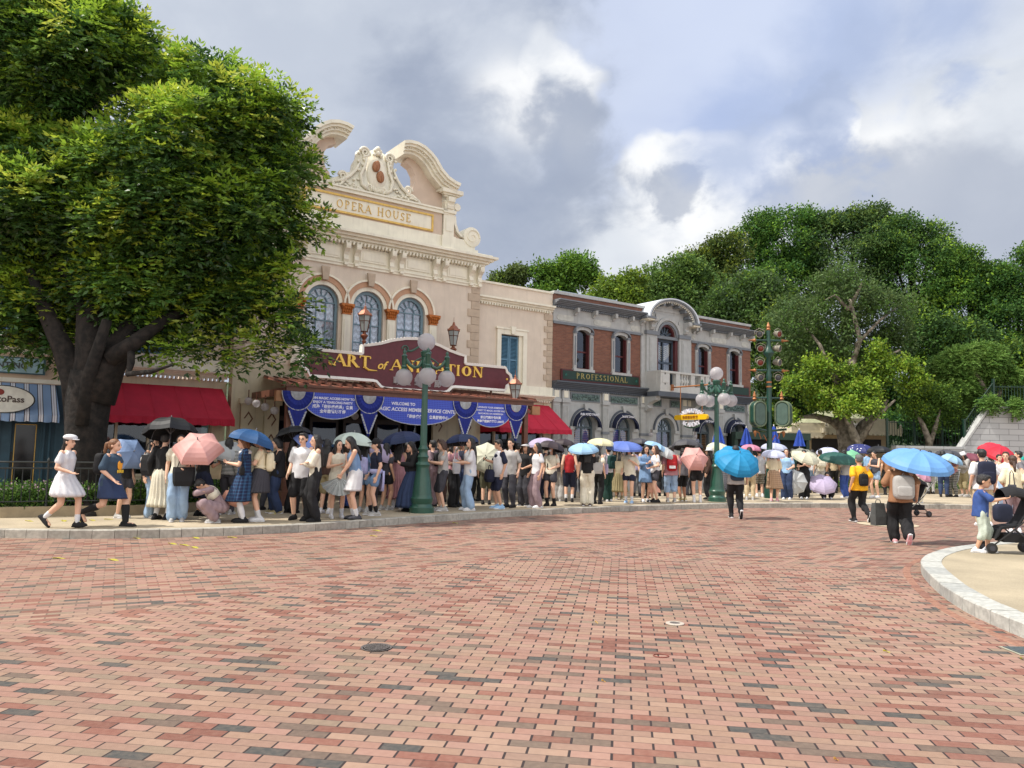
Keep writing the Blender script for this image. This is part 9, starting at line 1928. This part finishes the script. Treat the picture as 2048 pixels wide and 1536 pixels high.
Uo(1898, 906, 'navyjeans', 26, (.2, .1, .97), 'smoke', 'charcoal umbrella peeping behind the pale blue umbrella', n=8, h=.4, dy=.9)
P('navypack', 1968, 1052, 900, 172, 'stand', ('short', 'black'), ('loose', 'white'), ('pants', 'beige'), ('clog', 'white'), 'person in white tee wearing a large navy backpack behind the small boy', z=.0, hmax=1.95, w=1.1)
backpack('navypack', 'navy', 'large square navy backpack on the white tee behind the small boy', .34, .5, .18, 1.14)
P('redumb', 2012, 1000, 905, -150, 'hold', ('short', 'black'), ('tee', 'mauve'), ('pants', 'dgrey'), ('clog', 'black'), 'person in mauve tee raising an arm under the red umbrella', skin=1)
Uo(1998, 899, 'redumb', 36, (.15, -.45, .85), 'red', 'bright red umbrella near the right photo edge', n=8, h=.42, dy=-.2)
P('bluedress', 2002, 1012, 910, 0, 'stand', ('short', 'black'), ('slv', 'blue'), ('mini', 'white'), ('clog', 'white'), 'person in blue top and white skirt below the red umbrella')
P('specs', 2016, 1035, 905, -40, 'bag', ('short', 'brown'), ('tee', 'white'), ('pants', 'ldenim'), ('clog', 'white'), 'person with glasses in white tee beside the low brown ponytail', z=.0)
P('greyedge', 2041, 1026, 897, -120, 'stand', ('short', 'black'), ('loose', 'grey'), ('pants', 'navy'), ('clog', 'black'), 'person in dark grey tee at the right photo edge', z=.0, hmax=1.9)
P('creamcam', 2030, 1066, 913, 168, 'bag', ('lowpony', 'brown'), ('loose', 'cream'), ('pants', 'mauve'), ('clog', 'white'), 'person with low brown ponytail in cream jacket carrying a small black camera bag', z=.0)
tote('creamcam', 'dgrey', 'small grey camera bag on the cream jacket at the right edge', (.1, .2, .98), .16, .1, .07, .3, 0, 'camera bag')
Uo(2036, 911, 'redumb', 16, (.3, -.2, .9), 'teal', 'teal green umbrella at the right photo edge', n=8, h=.4, dy=.3)
P('boy', 1964, 1105, 957, 62, 'child', ('short', 'black'), ('loose', 'cobalt'), ('capri', 'sage'), ('chunky', 'white'), 'small boy height person in blue tee and pale grey green shorts gripping the black stroller', z=.133, hmin=1.1, w=1.12, skin=1)
PPL['boy'][0]['label'] = 'small child in blue tee and pale grey green shorts reaching for the black stroller'
stroller(G(2020, 1107, .133), R(80), 'black stroller with navy bag held by the small child at the right', .93)
b = DP(1998, 1025, 13.6); o_ = empty('changing_bag', (b.x, b.y - .1, b.z), R(10), 'shiny navy bag hanging from the black stroller handle', 'bag'); m_ = MB(); round_box(m_, (0, 0, 0), .34, .16, .32, .55); m_.build('bag_body', C_('navy'), o_, smooth='all'); m_ = MB(); m_.tube([(-.1, 0, .14), (-.05, 0, .26), (.05, 0, .26), (.1, 0, .14)], .01, 5); m_.build('strap', C_('black'), o_)
rear = [(380, 1022, 888, 160, 'bob', 'black', ('tee', 'dgrey'), ('pants', 'black'), 'person in charcoal tee behind the pink and black umbrellas'),
 (532, 1020, 884, 170, 'short', 'black', ('tee', 'olive'), ('pants', 'dgrey'), 'person in olive tee behind the cream backpack'),
 (640, 1018, 884, 175, 'long', 'black', ('tee', 'navy'), ('pants', 'black'), 'person in navy tee deep behind the brown jacket'),
 (692, 1016, 886, 160, 'bob', 'brown', ('tee', 'grey'), ('wide', 'blue'), 'person in mid grey tee and blue wide jeans behind the sailor dress'),
 (742, 1012, 888, -170, 'long', 'black', ('tee', 'offwhite'), ('pants', 'dgrey'), 'person in off white tee deep behind the lilac backpack'),
 (812, 1008, 886, 175, 'short', 'black', ('tee', 'black'), ('pants', 'grey'), 'person in black tee deep behind the teal tote'),
 (846, 1006, 884, 170, 'long', 'brown', ('tee', 'lgrey'), ('wide', 'navy'), 'person with brown hair hidden behind the green lamp pole'),
 (895, 1004, 884, -160, 'short', 'black', ('tee', 'rust'), ('pants', 'brown'), 'person in rust brown tee behind the pale grey tee'),
 (950, 1002, 886, 150, 'long', 'black', ('long', 'black'), ('pants', 'black'), 'person in all black between the light jeans and the cream umbrella'),
 (985, 1001, 888, 175, 'bob', 'black', ('tee', 'blue'), ('pants', 'ddenim'), 'person in blue tee deep behind the raglan tee'),
 (1034, 1000, 888, 170, 'short', 'black', ('tee', 'olive'), ('pants', 'dgrey'), 'person in olive tee behind the pale rose tee'),
 (1063, 999, 890, -170, 'long', 'brown', ('tee', 'grey'), ('pants', 'black'), 'person in grey tee deep behind the white visor'),
 (1090, 998, 890, 165, 'short', 'black', ('tee', 'navy'), ('pants', 'navy'), 'person in all navy behind the cargo trousers'),
 (1155, 996, 892, 175, 'long', 'black', ('tee', 'grey'), ('pants', 'dgrey'), 'person in grey tee left of the sky blue umbrella'),
 (1228, 993, 894, 170, 'short', 'black', ('tee', 'black'), ('pants', 'black'), 'person in black tee behind the green backpack'),
 (1274, 992, 894, 178, 'bob', 'brown', ('tee', 'lilac'), ('pants', 'grey'), 'person in lilac tee behind the loose cream shirt'),
 (1325, 992, 894, 175, 'long', 'black', ('tee', 'offwhite'), ('pants', 'black'), 'person in off white tee behind the long brown hair'),
 (1380, 991, 895, -170, 'short', 'black', ('tee', 'dgrey'), ('pants', 'dgrey'), 'person in charcoal tee deep behind the salmon umbrella'),
 (1432, 990, 896, 175, 'short', 'black', ('tee', 'white'), ('pants', 'navy'), 'person in white tee hidden by the second lamp pole'),
 (1465, 989, 897, 170, 'long', 'black', ('tee', 'mauve'), ('pants', 'dgrey'), 'person in mauve tee deep behind the turquoise umbrella'),
 (1532, 988, 898, -165, 'short', 'black', ('tee', 'grey'), ('pants', 'black'), 'person in grey tee behind the tan plaid skirt'),
 (1625, 986, 900, 175, 'bob', 'black', ('tee', 'white'), ('pants', 'ldenim'), 'person in white tee behind the cream umbrella by the kiosk'),
 (1668, 986, 901, 170, 'long', 'black', ('tee', 'beige'), ('pants', 'black'), 'person in beige tee behind the dark green umbrella'),
 (1735, 985, 900, 175, 'short', 'black', ('tee', 'sky'), ('pants', 'navy'), 'person in sky blue tee behind the denim shorts'),
 (1795, 986, 902, -170, 'short', 'black', ('tee', 'mauve'), ('pants', 'black'), 'person in mauve tee hidden behind the white slouchy backpack'),
 (1862, 988, 902, 170, 'long', 'black', ('tee', 'white'), ('pants', 'lgrey'), 'person in white tee and pale trousers left of the striped white shirt'),
 (1955, 990, 905, 175, 'short', 'black', ('tee', 'brown'), ('pants', 'black'), 'person in brown tee behind the navy backpack'),
 (1985, 996, 908, 160, 'bob', 'black', ('tee', 'lgrey'), ('pants', 'dgrey'), 'person in pale grey tee left of the red umbrella holder')]
for i, (x, y, hy, fc, hk, hc_, tp, bt_, lb) in enumerate(rear): P('rear%d' % i, x, y, hy, fc, ('stand', 'relax', 'bag')[i % 3], (hk, hc_), tp, bt_, ('clog', 'black'), lb, skin=i % 3)
